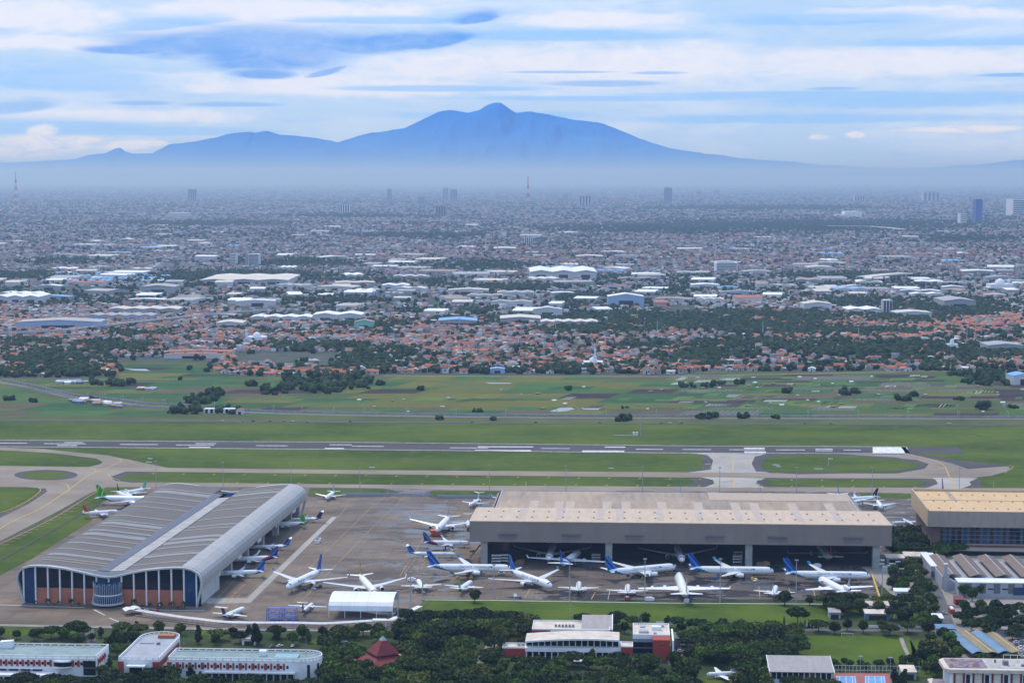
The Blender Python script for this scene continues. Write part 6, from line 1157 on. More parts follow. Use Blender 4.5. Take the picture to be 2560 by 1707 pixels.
# blue docking scaffolds
BLUS = mat('scaffold blue', (.035,.13,.48), .5, .2, .5)
for px, sd_ in ((667,'left'),(707,'right')):
    O = site('access_scaffold', px, 1553, 'blue aircraft access scaffold, the %s one of the pair' % sd_, 'scaffold'); w, d, h = 8.4, 7., 8.2
    for x in (0, w):
        for y in (0, d): MB().bar((x,y,0),(x,y,h),.22).build('post', BLUS, O)
    for z in (2.6, 5.4, 8.2): bx('deck', BLUS, O, -.2, w+.2, d*.62, d+.2, z-.14, z); MB().bar((0,0,z),(w,0,z),.16).build('rail', BLUS, O); MB().bar((0,0,z),(0,d,z),.16).build('rail', BLUS, O); MB().bar((w,0,z),(w,d,z),.16).build('rail', BLUS, O)
    for z0 in (0, 4.4):
        MB().bar((0,0,z0),(w,0,z0+3.8),.13).build('brace', BLUS, O); MB().bar((w,0,z0),(0,0,z0+3.8),.13).build('brace', BLUS, O)
    bx('base_tray', BLUS, O, 1, w-1, 1.5, d-1.5, .2, .6); MB().bar((0,-.1,h+.9),(w,-.1,h+.9),.1).build('handrail', BLUS, O)
# equipment on the apron
def block(name, px, py, w, d, h, m, label, cat, m2=None):
    O = site(name, px, py, label, cat); bx('body', m, O, -w/2, w/2, -d/2, d/2, .35, h); bx('top', m2 or WROOF, O, -w*.3, w*.3, -d*.4, d*.4, h, h*1.25)
    for sx in (-1, 1):
        for sy in (-1, 1): b = MB(); b.lathe([(.4,-.15),(.4,.15)], (sx*w*.33, sy*d*.46, .4), 'y', 8); b.build('wheel', TYRE, O)
    return O
block('apron_bus', 795, 1356, 3.2, 11, 3.1, OFFW, 'white apron bus alone on the concrete beside the wave roof', 'bus', GFRM); block('service_truck', 1029, 1453, 6, 2.6, 2.4, OFFW, 'white service truck beside a light mast behind the green tailed jets', 'truck'); block('tow_tractor', 1253, 1436, 5, 2.6, 2, OFFW, 'white tow tractor under the nose of the blue finned jet', 'tractor'); block('fuel_bowser', 1623, 1502, 7, 2.6, 2.4, WROOF, 'white tank trailer at the foot of a light mast', 'trailer'); block('ground_unit', 1568, 1500, 3.4, 2.6, 2.4, REDP, 'red ground unit behind the purple tailed jet', 'trailer'); block('equipment_box', 1716, 1506, 3.6, 2.4, 2.6, OFFW, 'white equipment box behind the jumbo on the grass edge', 'box', WROOF); block('hangar_truck', 2043, 1418, 6, 2.6, 2.6, OFFW, 'white truck inside the right hangar bay', 'truck')
for k, (px, py) in enumerate(((1240,1406),(1260,1405),(1490,1404),(1843,1408),(1845,1398))):
    O = site('dock_stand', px, py, 'white docking stand inside the hangar', 'stand', 'docking stands in the open hangar')
    for z in (1.2, 3.4, 5.6): bx('deck', WROOF, O, -3.4, 3.4, -2, 2, z, z+.5)
    for x in (-3, 3): MB().bar((x,-1.8,0),(x,-1.8,6),.2).build('post', LGW, O)
for px, py, m in ((1298,1412,BRW),(1302,1410,REDP),(1915,1414,YEL),(1900,1415,BRW)): block('tool_crate', px, py, 6, 3, 3, m, 'brown and mustard tool container on the hangar floor', 'container', m)['group'] = 'containers on the hangar floor'
O = site('engine_stand', 1089, 1338, 'orange red engine stand beside the white widebody', 'stand'); bx('frame', mat('orange paint', (.52,.09,.03), .6, .2, .4), O, -3.5, 3.5, -2.5, 2.5, .4, 3.2); bx('platform', mat('orange paint', (.52,.09,.03)), O, -4.5, 1, -3, 3, 3.2, 4.6)
O = site('boarding_crane', 1166, 1404, 'brown access stair beside the left hangar column', 'stairs'); MB().bar((0,0,0),(9,22,9),.7).build('boom', BRW, O); bx('base', BRW, O, -3, 3, -2, 2, 0, 3)
CARTM = [mat('cart %s' % n, c, .6, .15, .5) for n, c in (('white', (.6,.6,.6)), ('yellow', (.55,.38,.05)), ('dark', (.06,.06,.065)), ('blue', (.05,.12,.35)))]
def cart_mesh(m):
    b = MB(); b.box(-1.6,1.6,-.8,.8,.4,.7); b.box(-1.5,-.5,-.7,.7,.7,1.5); b.box(-.3,1.4,-.65,.65,.7,1.05)
    for x in (-1.1, 1.1):
        for y in (-.75, .75): b.lathe([(.36,-.1),(.36,.1)], (x, y, .36), 'y', 8)
    return b.mesh('service_cart', [m])
CM = [cart_mesh(m) for m in CARTM]; rfc = random.Random(17)
for cx, cy, n, w in ((760,1470,3,'the nose of the angled blue finned jet'),(1180,1438,4,'the side-on jet at the left column'),(1330,1468,3,'the jet pointing down right'),(1600,1446,4,'the angled away blue finned jet'),(1830,1447,4,'the jet before the third column'),(2070,1460,3,'the jet behind the trijet'),(1430,1420,4,'the swirl tailed jet'),(1120,1375,3,'the SJ jet'),(900,1505,3,'the arched canopy'),(1240,1490,3,'the apron edge by a light mast'),(1700,1420,4,'the hangar mouth')):
    for k in range(n):
        x, y = P(cx + rfc.uniform(-60,60), cy + rfc.uniform(-6,8)); j = rfc.randrange(4); o = obj('service_cart', CM[j], None, (x, y, .14), rfc.uniform(0,6.28)); s = rfc.uniform(.9,1.5); o.scale = (s,s,s); tag(o, 'small %s service cart near %s' % (('white','yellow','dark','blue')[j], w), 'cart', 'service carts on the apron')
# ================================================================== MASTS AND POLES
HEADM = mat('lamp head', (.26,.26,.27), .4, .1, .5); POLE = mat('galvanised pole', (.36,.37,.38), .5, .1, .3)
def mast(px, pyb, pyt, label, w=.36, head=True, group=None, name='light_mast', cat='light mast'):
    x, y = P(px, pyb); h = HT(pyt, y); o = empty(name, (x, y, 0), 0, label, cat, group); b = MB(); b.lathe([(w,0),(w*.55,h)], n=8); b.build('pole', POLE, o); MB().lathe([(w*1.6,0),(w*1.6,.5)], n=8).build('base', CONC, o)
    if head:
        bx('lamp_ring', HEADM, o, -1.2, 1.2, -.8, .8, h-.5, h-.2)
        for k in range(4): bx('floodlight', HEADM, o, -1.3+k*.75, -.95+k*.75, -1.15, -.8, h-.9, h-.1)
    return o
for px, b_, t_, lb in ((1027,1539,1428,'tall light mast at the apron corner by the covered walk'),(1056,1491,1432,'light mast behind the green tailed jet near the canopy'),(995,1575,1474,'light mast in front of the arched canopy'),(1235,1496,1409,'light mast before the first blue finned widebody'),(1424,1503,1395,'light mast between two green and purple tailed jets'),(1612,1503,1395,'light mast left of the white jumbo'),(1800,1504,1395,'light mast right of the white jumbo'),(1990,1506,1398,'light mast left of the white trijet'),(2205,1498,1399,'rightmost light mast by the yellow line')): mast(px, b_, t_, lb, .42)
for px, b_, t_ in ((391,1238,1152),(558,1238,1154),(728,1236,1156),(900,1234,1157),(1224,1240,1161),(1415,1238,1163),(1606,1238,1165),(1799,1240,1167),(1991,1240,1167),(2180,1246,1167),(2398,1240,1168)): mast(px, b_, t_, 'thin light mast along the taxiway behind the hangars', .34, True, 'light masts along the taxiway')
mast(1425,1566,1498,'bare antenna pole behind the red office',.14,False,None,'antenna_pole','pole'); mast(1290,1612,1562,'flagpole in front of the low red block',.14,False,None,'flagpole','flagpole'); mast(1457,1745,1675,'white flagpole on the roundabout',.18,False,None,'flagpole','flagpole'); mast(27,1612,1573,'power pole behind the left white office',.16,False,None,'utility_pole','pole'); mast(460,1612,1586,'power pole beside the rounded grey roof',.14,False,None,'utility_pole','pole'); mast(2150,1712,1638,'court floodlight pole at the fence',.16,True,None,'floodlight_pole','pole'); mast(2225,1712,1641,'court floodlight pole right of the courts',.16,True,None,'floodlight_pole','pole'); mast(2297,1690,1645,'slim pole right of the tennis fence',.14,False,None,'floodlight_pole','pole')
# railway masts
for px, py in ((221,1000),(260,1004),(305,1008),(355,1013),(410,1018),(460,1021),(534,1027),(684,1033),(755,1036),(835,1038),(912,1039),(1015,1041),(1140,1042),(1264,1043),(1391,1044),(1516,1045),(1641,1045),(1766,1046),(1894,1046),(2020,1047),(2147,1047),(2271,1048),(2396,1048),(2519,1048),(120,980),(60,968)):
    x, y = P(px, py); o = empty('railway_mast', (x, y, 0), -AL, 'grey overhead line mast beside the railway', 'mast', 'overhead line masts along the railway')
    for s in (-6, 6): MB().bar((0, s, 0), (0, s, 10.5), .26).build('post', POLE, o)
    MB().bar((0,-6,9.6),(0,6,9.6),.2).build('beam', POLE, o)
for px, b_, t_ in ((1148,824,787),(1389,829,798),(1643,837,800),(1907,842,804),(2146,846,818),(2417,862,818),(410,831,795),(658,826,787),(690,808,786)): mast(px, b_, t_, 'very tall pale pole rising from the village', 1.0, False, 'tall pylons over the villages', 'tall_pylon', 'pylon')
# ================================================================== CARS
CARP = [mat('car %s' % n, c, .3, .05, .5, spec=.6) for n, c in (('white',(.75,.75,.75)),('silver',(.42,.43,.45)),('black',(.025,.025,.03)),('red',(.40,.03,.03)),('grey',(.16,.16,.17)))]; CN = ['white','silver','black','red','grey']
def car_parts():
    b = MB(); b.ext([(-2.15,.35),(2.15,.35),(2.2,.75),(1.3,.92),(.75,.95),(-1.9,1.0),(-2.2,.8)], -.85, .85); c = MB(); c.add([(-1.85,-.8,.97),(.9,-.8,.95),(.9,.8,.95),(-1.85,.8,.97),(-1.45,-.68,1.48),(.25,-.68,1.48),(.25,.68,1.48),(-1.45,.68,1.48)], [(0,1,5,4),(1,2,6,5),(2,3,7,6),(3,0,4,7)]); r = MB(); r.box(-1.47,.27,-.69,.69,1.46,1.53); w = MB(); w.lathe([(.33,-.1),(.33,.1)], (0,0,0), 'y', 8)
    return [b.mesh('body', [m]) for m in CARP], c.mesh('window', [AGLASS]), [r.mesh('roof', [m]) for m in CARP], w.mesh('wheel', [TYRE])
CB, CWn, CR, CWh = car_parts()
def car(px, py, rz, k, label, group=None):
    x, y = P(px, py); o = empty('parked_car' if group != 'cars on the perimeter road' else 'car', (x, y, .28), rz, label, 'car', group); obj('body', CB[k], o); obj('window', CWn, o); obj('roof', CR[k], o)
    for sx in (-1.35, 1.35):
        for sy in (-.82, .82): obj('wheel', CWh, o, (sx, sy, .33))
    return o
for i, px in enumerate((556,609,634,676,711,730,770,877,1181,1654,1675,1700,1704,2012,2078,2373,2439,1340,1500)):
    k = i % 5; car(px, float(np.interp(px, [300,860,1500,2100], [1052,1055,1058,1060])), -AL, k, '%s car driving along the perimeter road' % CN[k], 'cars on the perimeter road')
for px, py, k, rz in ((1672,1634,0,90),(1672,1640,1,90),(1673,1646,4,90),(1701,1614,2,0),(1701,1619,1,0),(1702,1624,1,0),(1702,1629,0,0),(1702,1635,3,0),(1693,1610,2,0)): car(px, py, R_(rz), k, '%s car parked beside the red office' % CN[k], 'cars parked beside the red office')
for i in range(22):
    k = rfk.choice([0,1,2,4,4,0,3]); px, py = (2398 + (i % 2)*14 + i*1.4, 1600 + i*2.4) if i < 11 else (2542 + (i % 2)*12, 1603 + (i-11)*4); car(px, py, R_(rfk.choice([8,12])), k, '%s car parked beside the vaulted shed' % CN[k], 'cars parked around the vaulted shed')
for i, (px, py, k) in enumerate(((2390,1543,0),(860,1606,0),(700,1616,0),(680,1618,4),(732,1616,0),(300,1600,4),(902,1698,0),(365,1528,0),(393,1529,3),(2360,1535,1),(2330,1625,0),(2270,1720,0),(1245,1718,1))): car(px, py, R_(20*i % 90), k, ['white car under the red bus by the road','white car in the trees left of the pavilion','white car under trees behind the rounded office','grey car under trees behind the rounded office','white car rightmost under trees behind the office','grey car in the trees beside the middle wing','white car at the bottom edge below the pavilion','white car at the hangar entrance','red car at the hangar entrance','silver car on the road by the red hut','white car on the road below the trees','white car beside the cream hut','silver car on the drive under the trees'][i])
O = block('fire_truck', 2379, 1531, 3, 9, 3, REDP, 'red and white fire truck on the road at right', 'truck', OFFW)
# vintage airliner on its lawn
plane(1806, 1694, 190, 'vintage', 'whitegrey', 'old twin propeller airliner displayed on a round lawn in the trees', 'airliner')
# ================================================================== GROUND OF THE PARK
def lawn(pts, z=.10, m=None, name='lawn'): return sheet(name, pts, m or lawn_m, z)
lawn([(1062,1500),(1240,1501),(1700,1508),(2215,1512),(2080,1546),(2050,1565),(1700,1567),(1000,1572),(1020,1547)]); lawn([(2003,1588),(2272,1590),(2305,1652),(1995,1668),(1985,1640)]); lawn([(0,1561),(180,1564),(225,1580),(120,1585),(-60,1588),(-60,1560)]); lawn([(495,1573),(640,1577),(600,1588),(500,1586)]); lawn([(2230,1512),(2330,1515),(2330,1545),(2230,1545)]); lawn([(1750,1690),(1850,1688),(1900,1720),(1740,1720)]); lawn(ell(1805,1694,30,7), .16, farm_m); lawn([(900,1600),(820,1612),(770,1606),(790,1596)]); lawn([(2275,1600),(2318,1600),(2340,1690),(2290,1690)]); lawn([(2318,1410),(2345,1452),(2362,1500),(2350,1500),(2325,1450)]); lawn([(2395,1515),(2440,1520),(2440,1545),(2395,1540)]); lawn([(2020,1430),(2300,1420),(2340,1500),(2240,1500)], .07, park_m)
ASPH = mat('park road asphalt', (.10,.095,.09), .9, .2, .1); PAVE = mat('paving', (.26,.23,.20), .9, .2, .1)
def proad(px, w, m=ASPH, name='road', z=.22):
    b = MB(); ribbon_mb(b, smooth([P(*p) for p in px], 4), w, z); b.build(name, m)['kind'] = 'structure'
proad([(2298,1405),(2330,1460),(2352,1510),(2372,1580),(2395,1700),(2410,1780)], 9); proad([(2352,1505),(2330,1508),(2372,1515),(2470,1520),(2600,1523)], 8, z=.24); proad([(1236,1598),(1222,1625),(1205,1650),(1180,1700)], 7, PAVE, 'drive'); proad([(2252,1592),(2262,1620),(2276,1645)], 2.6, PAVE, 'footpath'); proad([(222,1572),(228,1600),(240,1625)], 6, z=.23); proad([(800,1690),(815,1712),(820,1740)], 5, PAVE, 'drive'); proad([(-60,1561),(300,1568),(620,1573),(950,1577)], 6, mat('service road', (.24,.21,.18), .9, .2, .1), 'service_road', .25); proad([(1950,1574),(2340,1576)], 7, ASPH, 'road', .23)
sheet('car_park', [(1655,1608),(1715,1608),(1700,1660),(1672,1660)], PAVE, .2); sheet('roundabout', ell(1457,1706,70,17), mat('roundabout asphalt', (.13,.12,.115), .9, .2, .1), .2); sheet('car_park', [(2385,1590),(2425,1588),(2440,1650),(2400,1655)], PAVE, .2); sheet('car_park', [(2520,1598),(2600,1596),(2600,1650),(2545,1650)], PAVE, .2); sheet('yard', [(2500,1480),(2600,1482),(2600,1520),(2480,1522)], PAVE, .2); sheet('yard', [(2150,1412),(2290,1408),(2320,1500),(2245,1500)], PAVE, .12); sheet('yard', [(2320,1390),(2600,1388),(2600,1600),(2400,1600)], PAVE, .105)
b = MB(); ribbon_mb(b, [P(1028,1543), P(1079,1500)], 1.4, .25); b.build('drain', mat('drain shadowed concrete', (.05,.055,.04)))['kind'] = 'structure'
# ================================================================== TREES
def leaf_mat(name, a, b_):
    m = NT(name, .75, .25); n = m.noise(.35, 3); rd = m.rand(); pos = m.t.nodes.new('ShaderNodeNewGeometry').outputs['Position']; n2 = m.noise(.9, 2, v=pos)
    f = m.rng(m.math('ADD', m.math('MULTIPLY', n, .5), m.math('ADD', m.math('MULTIPLY', n2, .5), m.math('MULTIPLY', m.math('SUBTRACT', rd, .5), .45))), .25, .75)
    return m.done(m.mix(f, a, b_))
LEAF = [leaf_mat('deep green leaves', (.008,.018,.002), (.052,.090,.007)), leaf_mat('olive leaves', (.022,.034,.004), (.100,.115,.010)), leaf_mat('fresh leaves', (.011,.028,.002), (.066,.125,.008)), leaf_mat('dark leaves', (.006,.014,.003), (.030,.054,.007))]
TRUNK = mat('bark', (.10,.075,.055), .95, .3, .5)
def crown_mesh(seed, kind, leaf):
    """leaf clumps spread over and through lobes of the crown, gaps between them"""
    r = np.random.RandomState(seed); b = MB()
    if kind == 'rain': lob = [(0,0,7.4,3.6)] + [(4.3*math.cos(a), 4.3*math.sin(a), 6.3+r.uniform(-.5,.9), r.uniform(2.5,3.4)) for a in np.linspace(0, 6.28, 8)[:-1] + r.uniform(-.3,.3,7)]
    elif kind == 'round': lob = [(0,0,6.4,3.2),(0,0,4.2,3.0)] + [(2.1*math.cos(a), 2.1*math.sin(a), r.uniform(3.8,6.8), r.uniform(1.8,2.6)) for a in np.linspace(0, 6.28, 7)[:-1] + r.uniform(-.3,.3,6)]
    elif kind == 'tall': lob = [(r.uniform(-.8,.8), r.uniform(-.8,.8), z, 2.5*(1-abs(z-5.5)/9)) for z in np.linspace(2.4, 10, 6)] + [(1.6*math.cos(a), 1.6*math.sin(a), r.uniform(3,7), 1.6) for a in (0,2,4)]
    else: lob = [(0,0,z,1.3*(1-z/11)) for z in np.linspace(.8, 9, 6)]
    for cx, cy, cz, rr in lob:
        fl = .62 if kind == 'rain' else .9
        vs = ico_v*rr*.80*r.uniform(.8,1.12,(12,1)); vs[:,2] *= fl; b.add(vs + [cx,cy,cz], [tuple(f) for f in ico_f])
        n = int(26 + 9*rr*rr)
        for _ in range(n):
            d = r.normal(size=3); d /= np.linalg.norm(d)
            if d[2] < -.35: d[2] *= -1
            p = np.array([cx,cy,cz]) + d*np.array([1,1,fl])*rr*r.uniform(.78,1.16); t = np.cross(d + r.normal(size=3)*.7, r.normal(size=3)); t /= np.linalg.norm(t); w = np.cross(d + r.normal(size=3)*.55, t); w /= np.linalg.norm(w); s = r.uniform(.35,.85)
            b.add([p - t*s - w*s*.5, p + t*s*.3 - w*s, p + t*s + w*s*.4, p - t*s*.3 + w*s], [(0,1,2,3)])
    return b.mesh('crown', [leaf])
def trunk_mesh(kind, h):
    b = MB(); b.lathe([(.42,0),(.28,h*.5),(.16,h)], n=6)
    for a in (0.3, 2.4, 4.5): b.bar((0,0,h*.5), (2.6*math.cos(a), 2.6*math.sin(a), h*1.0), .14)
    return b.mesh('trunk', [TRUNK])
CRV = {}
for k in ('rain', 'round', 'tall', 'cypress'):
    for i in range(3 if k != 'cypress' else 1):
        for li in range(4): CRV[(k, i, li)] = None
TRK = {'rain': trunk_mesh('rain', 6.4), 'round': trunk_mesh('round', 4.6), 'tall': trunk_mesh('tall', 4.5), 'cypress': trunk_mesh('cypress', 2.)}
rft = random.Random(99); ntree = [0]
NAMES = {'rain': 'broad_tree', 'round': 'round_tree', 'tall': 'tall_tree', 'cypress': 'cypress_tree'}
def tree(x, y, kind, s, li, label, group=None):
    if group and 'tree' in label: label = ('deep green','olive green','fresh green','dark green')[li] + {'rain':' wide crowned ','round':' round crowned ','tall':' tall ','cypress':' slim '}[kind] + label[label.index('tree'):]
    v = rft.randrange(3 if kind != 'cypress' else 1); key = (kind, v, li)
    if CRV[key] is None: CRV[key] = crown_mesh(hash((v, li, len(kind))) % 9999, kind, LEAF[li])
    o = empty(NAMES[kind], (x, y, 0), rft.uniform(0, 6.28), label, 'tree', group); o.scale = (s*rft.uniform(.9,1.1), s*rft.uniform(.9,1.1), s*rft.uniform(.85,1.1)); obj('crown', CRV[key], o); obj('trunk', TRK[kind], o); ntree[0] += 1; return o
def inpoly(px, py, q):
    c = False; j = len(q)-1
    for i in range(len(q)):
        if (q[i][1] > py) != (q[j][1] > py) and px < (q[j][0]-q[i][0])*(py-q[i][1])/(q[j][1]-q[i][1]) + q[i][0]: c = not c
        j = i
    return c
TPTS = []
def fill(q, space, smin, smax, kinds, leaves, label, group, n=200, open_=()):
    x0, x1 = min(p[0] for p in q), max(p[0] for p in q); y0, y1 = min(p[1] for p in q), max(p[1] for p in q); k = 0
    for _ in range(n*12):
        px, py = rft.uniform(x0, x1), rft.uniform(y0, y1)
        if not inpoly(px, py, q) or any(inpoly(px, py, o) for o in open_): continue
        x, y = P(px, py)
        if any((x-a)**2 + (y-c)**2 < (space*.5*(1+r))**2 for a, c, r in TPTS): continue
        s = rft.uniform(smin, smax); TPTS.append((x, y, 1.0)); tree(x, y, rft.choice(kinds), s, rft.choice(leaves), label, group); k += 1
        if k >= n: break
RD = ['rain','rain','round']; OP = [[(1385,1678),(1530,1678),(1530,1720),(1385,1720)], [(1740,1676),(1860,1676),(1860,1712),(1740,1712)], [(1170,1596),(1245,1596),(1215,1690),(1165,1690)]]
fill([(0,1590),(200,1588),(225,1600),(240,1606),(150,1603),(0,1598)], 9, .6, .85, ['round','rain'], [0,1,2], 'small tree in the strip behind the left white office', 'trees behind the left white office')
fill([(245,1592),(330,1580),(480,1578),(470,1592),(350,1592),(305,1620),(285,1660),(262,1670),(262,1620)], 9.5, .7, 1.0, ['round','rain','tall'], [0,1,2], 'tree in the grove around the rounded grey roofed wing', 'trees around the rounded wing')
fill([(470,1592),(820,1590),(800,1612),(470,1612)], 11, .65, .95, ['round','tall','rain'], [1,0,2,3], 'tree in the belt between covered walk and rounded office', 'trees behind the rounded office')
fill([(-40,1722),(250,1724),(330,1708),(420,1708),(460,1726),(800,1728),(800,1770),(-40,1770)], 9.5, .8, 1.1, ['rain'], [0,0,3], 'dark wide tree along the bottom edge in front of the offices', 'wide trees at the bottom left')
fill([(255,1692),(290,1703),(300,1712),(260,1712)], 10, .75, .95, RD, [0,1], 'tree between the two white offices', 'trees between the white offices')
fill([(800,1612),(905,1640),(900,1665),(930,1690),(1000,1690),(1000,1740),(810,1740)], 9.0, .75, 1.1, RD, [0,0,1,2], 'tree in the grove left of and below the red pavilion', 'trees around the red pavilion')
fill([(820,1592),(1030,1582),(1080,1620),(1010,1640),(990,1612),(915,1606),(840,1606)], 8.8, .75, 1.05, RD, [0,3,1], 'tree behind the red roofed pavilion', 'trees behind the red pavilion')
fill([(1010,1560),(1250,1558),(1250,1600),(1235,1660),(1200,1740),(1000,1740),(1010,1650),(1080,1620)], 9.8, .85, 1.2, ['rain'], [0,0,3,1], 'tree in the grove right of the red pavilion', 'broad trees right of the pavilion', open_=OP)
fill([(1250,1563),(1320,1562),(1325,1600),(1262,1612),(1240,1620)], 10, .8, 1.1, ['rain','round'], [1,0], 'olive green tree left of the red and white offices', 'trees left of the red offices')
fill([(1430,1560),(1615,1560),(1610,1572),(1530,1592),(1430,1562)], 10, .7, .95, ['rain','round'], [0,3], 'dark tree behind the red and white offices', 'trees behind the red offices')
fill([(1190,1676),(1440,1664),(1500,1674),(1560,1662),(1680,1666),(1730,1690),(1730,1760),(1190,1760)], 9.8, .85, 1.15, ['rain','rain','round'], [0,0,3,2], 'broad dark tree in front of the red and white offices', 'broad trees before the red offices', open_=OP)
fill([(1735,1578),(1990,1590),(2000,1640),(1960,1652),(1930,1668),(1920,1690),(1800,1672),(1720,1660),(1715,1610)], 9.2, .8, 1.15, RD, [0,2,1,3], 'tree in the dense wood left of the football pitch', 'wood left of the football pitch', open_=OP)
fill([(1680,1568),(1960,1574),(1950,1584),(1700,1582)], 9.5, .65, .9, ['round','rain'], [0,2,3], 'tree along the lawn edge before the wood', 'trees along the lawn edge')
fill([(1840,1690),(1925,1700),(1930,1760),(1840,1760)], 10, .8, 1.1, ['round','rain'], [1,2], 'light green tree beside the old propeller airliner', 'trees by the old airliner'); fill([(1930,1722),(2080,1728),(2080,1760),(1930,1760)], 10, .75, 1.0, ['rain'], [0], 'dark tree in front of the sports hall', 'trees before the sports hall')
fill([(2050,1512),(2150,1508),(2165,1530),(2110,1545),(2060,1530)], 9, .8, 1.1, RD, [3,0], 'black green tree in the clump below the white trijet', 'clump below the trijet')
fill([(2045,1572),(2340,1574),(2340,1590),(2045,1584)], 11, .75, 1.0, ['rain','round'], [0,3,1], 'tree in the row between lawn and football pitch', 'row beside the pitch')
fill([(2215,1340),(2310,1335),(2325,1395),(2235,1392)], 9, .8, 1.15, RD, [3,3,0], 'dark tree between the open hangar and the tan hangar', 'dark trees between the hangars')
fill([(2268,1410),(2300,1412),(2340,1540),(2345,1585),(2290,1580),(2285,1500),(2262,1440)], 10, .8, 1.0, ['round','round','rain'], [2,1,0], 'rounded green tree in the long row beside the road', 'row of trees beside the road')
fill([(2170,1515),(2285,1510),(2300,1565),(2240,1560),(2200,1550)], 10, .75, 1.05, RD, [0,3,1], 'tree around the cream roofed canteen', 'trees around the canteen')
fill([(2225,1430),(2255,1430),(2260,1485),(2230,1485)], 9.5, .85, 1.0, ['round'], [3,2], 'round tree beside the rightmost light mast', 'round trees by the light mast'); fill([(2330,1380),(2400,1376),(2400,1388),(2330,1400)], 9, .8, 1.0, ['rain'], [2], 'green tree under the window band of the tan hangar', 'trees below the tan hangar')
fill([(2395,1530),(2600,1528),(2600,1600),(2460,1600),(2400,1570)], 11, .75, 1.1, RD, [0,3,3], 'dark tree among the small roofs at right', 'trees among the small roofs'); fill([(2410,1490),(2460,1490),(2450,1505),(2410,1502)], 10, .9, 1.05, ['round'], [0], 'dark tree before the grey banded block', 'trees before the grey block')
fill([(2300,1610),(2380,1600),(2400,1670),(2340,1690),(2310,1670)], 10.5, .9, 1.2, ['round'], [2,0,1], 'big rounded tree between the pitch and the vaulted shed', 'rounded trees by the vaulted shed'); fill([(2400,1658),(2560,1660),(2560,1672),(2400,1670)], 10, .6, .85, ['rain'], [0], 'small tree in front of the vaulted shed', 'trees before the vaulted shed')
fill([(2080,1662),(2340,1660),(2345,1690),(2240,1676),(2090,1676)], 7, .45, .7, ['round'], [0,3], 'bushy tree in the hedge behind the tennis courts', 'hedge trees behind the tennis courts'); fill([(2232,1705),(2262,1700),(2262,1760),(2235,1760)], 8, .7, .9, ['tall'], [3], 'tall dark tree right of the tennis courts', 'tall trees right of the courts')
for px, py, k, s, li, lb in ((1187,1506,'round',1.05,3,'lone dark tree at the lawn edge before the green tailed jet'),(1962,1512,'round',1.15,3,'round dark tree hiding the nose of a white jet'),(2024,1512,'round',.7,1,'small tree left of the black green clump'),(1994,1560,'rain',1.15,3,'lone spreading tree on the lawn'),(1960,1566,'cypress',.7,3,'slim cypress left of the lone spreading tree'),(1668,1566,'tall',.7,1,'thin brownish tree near the white wall'),(192,1592,'rain',1.05,3,'dark spreading tree at the left lawn beside the service road'),(640,1612,'tall',1.15,3,'tall dark conifer behind the rounded office'),(755,1598,'round',1.1,2,'round tree touching the covered walk'),(805,1590,'round',.7,3,'small dark tree right of the round tree at the walk'),(478,1700,'tall',.8,3,'narrow dark tree against the office front'),(273,1668,'tall',.6,2,'bright yellow green shrub tree at the office corner'),(330,1612,'round',.9,0,'tree before the rounded wing entrance'),(1480,1652,'tall',.8,1,'palm like tree at the office porch')):
    x, y = P(px, py); tree(x, y, k, s, li, lb)
for k, px in enumerate((2002,2012,2022,2030,2040)): x, y = P(px, 1569); tree(x, y, 'cypress', .55, 3, 'dark cypress in front of the white wall', 'cypresses by the white wall')
# shrubs and palms at the foot of the glass front
def palm_mesh():
    c = MB(); r = np.random.RandomState(3)
    for k in range(14):
        a = 2*math.pi*k/14 + r.uniform(-.2,.2); L = r.uniform(2.0,2.8); up = r.uniform(.0,1.2); d = np.array([math.cos(a), math.sin(a)]); n = np.array([-d[1], d[0]])*.34; p = [(0,0,4.6)]+[(*(d*L*f), 4.6 + up*f*2.2 - 2.2*f*f*1.6) for f in (.35,.7,1.)]
        for i in range(3): w0, w1 = (.5+.5*(i > 0)), (1.0 if i < 1 else .5 if i < 2 else .1); c.add([(p[i][0]-n[0]*w0, p[i][1]-n[1]*w0, p[i][2]), (p[i][0]+n[0]*w0, p[i][1]+n[1]*w0, p[i][2]), (p[i+1][0]+n[0]*w1, p[i+1][1]+n[1]*w1, p[i+1][2]), (p[i+1][0]-n[0]*w1, p[i+1][1]-n[1]*w1, p[i+1][2])], [(0,1,2,3)])
    t = MB(); t.lathe([(.28,0),(.2,2.5),(.18,4.7)], n=6); return c.mesh('fronds', [LEAF[3]]), t.mesh('trunk', [TRUNK])
PF, PT = palm_mesh()
for px, py, s in ((88,1513,.8),(120,1513,1.1),(148,1514,.8),(178,1515,1.2),(335,1517,1.3),(376,1520,.9),(402,1520,1.0),(430,1522,1.2),(460,1523,1.3),(135,1515,.5),(196,1516,.7),(355,1520,.6),(445,1523,.6),(395,1521,.6)):
    x, y = P(px, py); o = empty('palm', (x, y, 0), rft.uniform(0,6), 'small dark palm at the foot of the terracotta front', 'palm', 'palms before the glass front'); o.scale = (s,s,s*.9); obj('fronds', PF, o); obj('trunk', PT, o)
print('near trees', ntree[0])
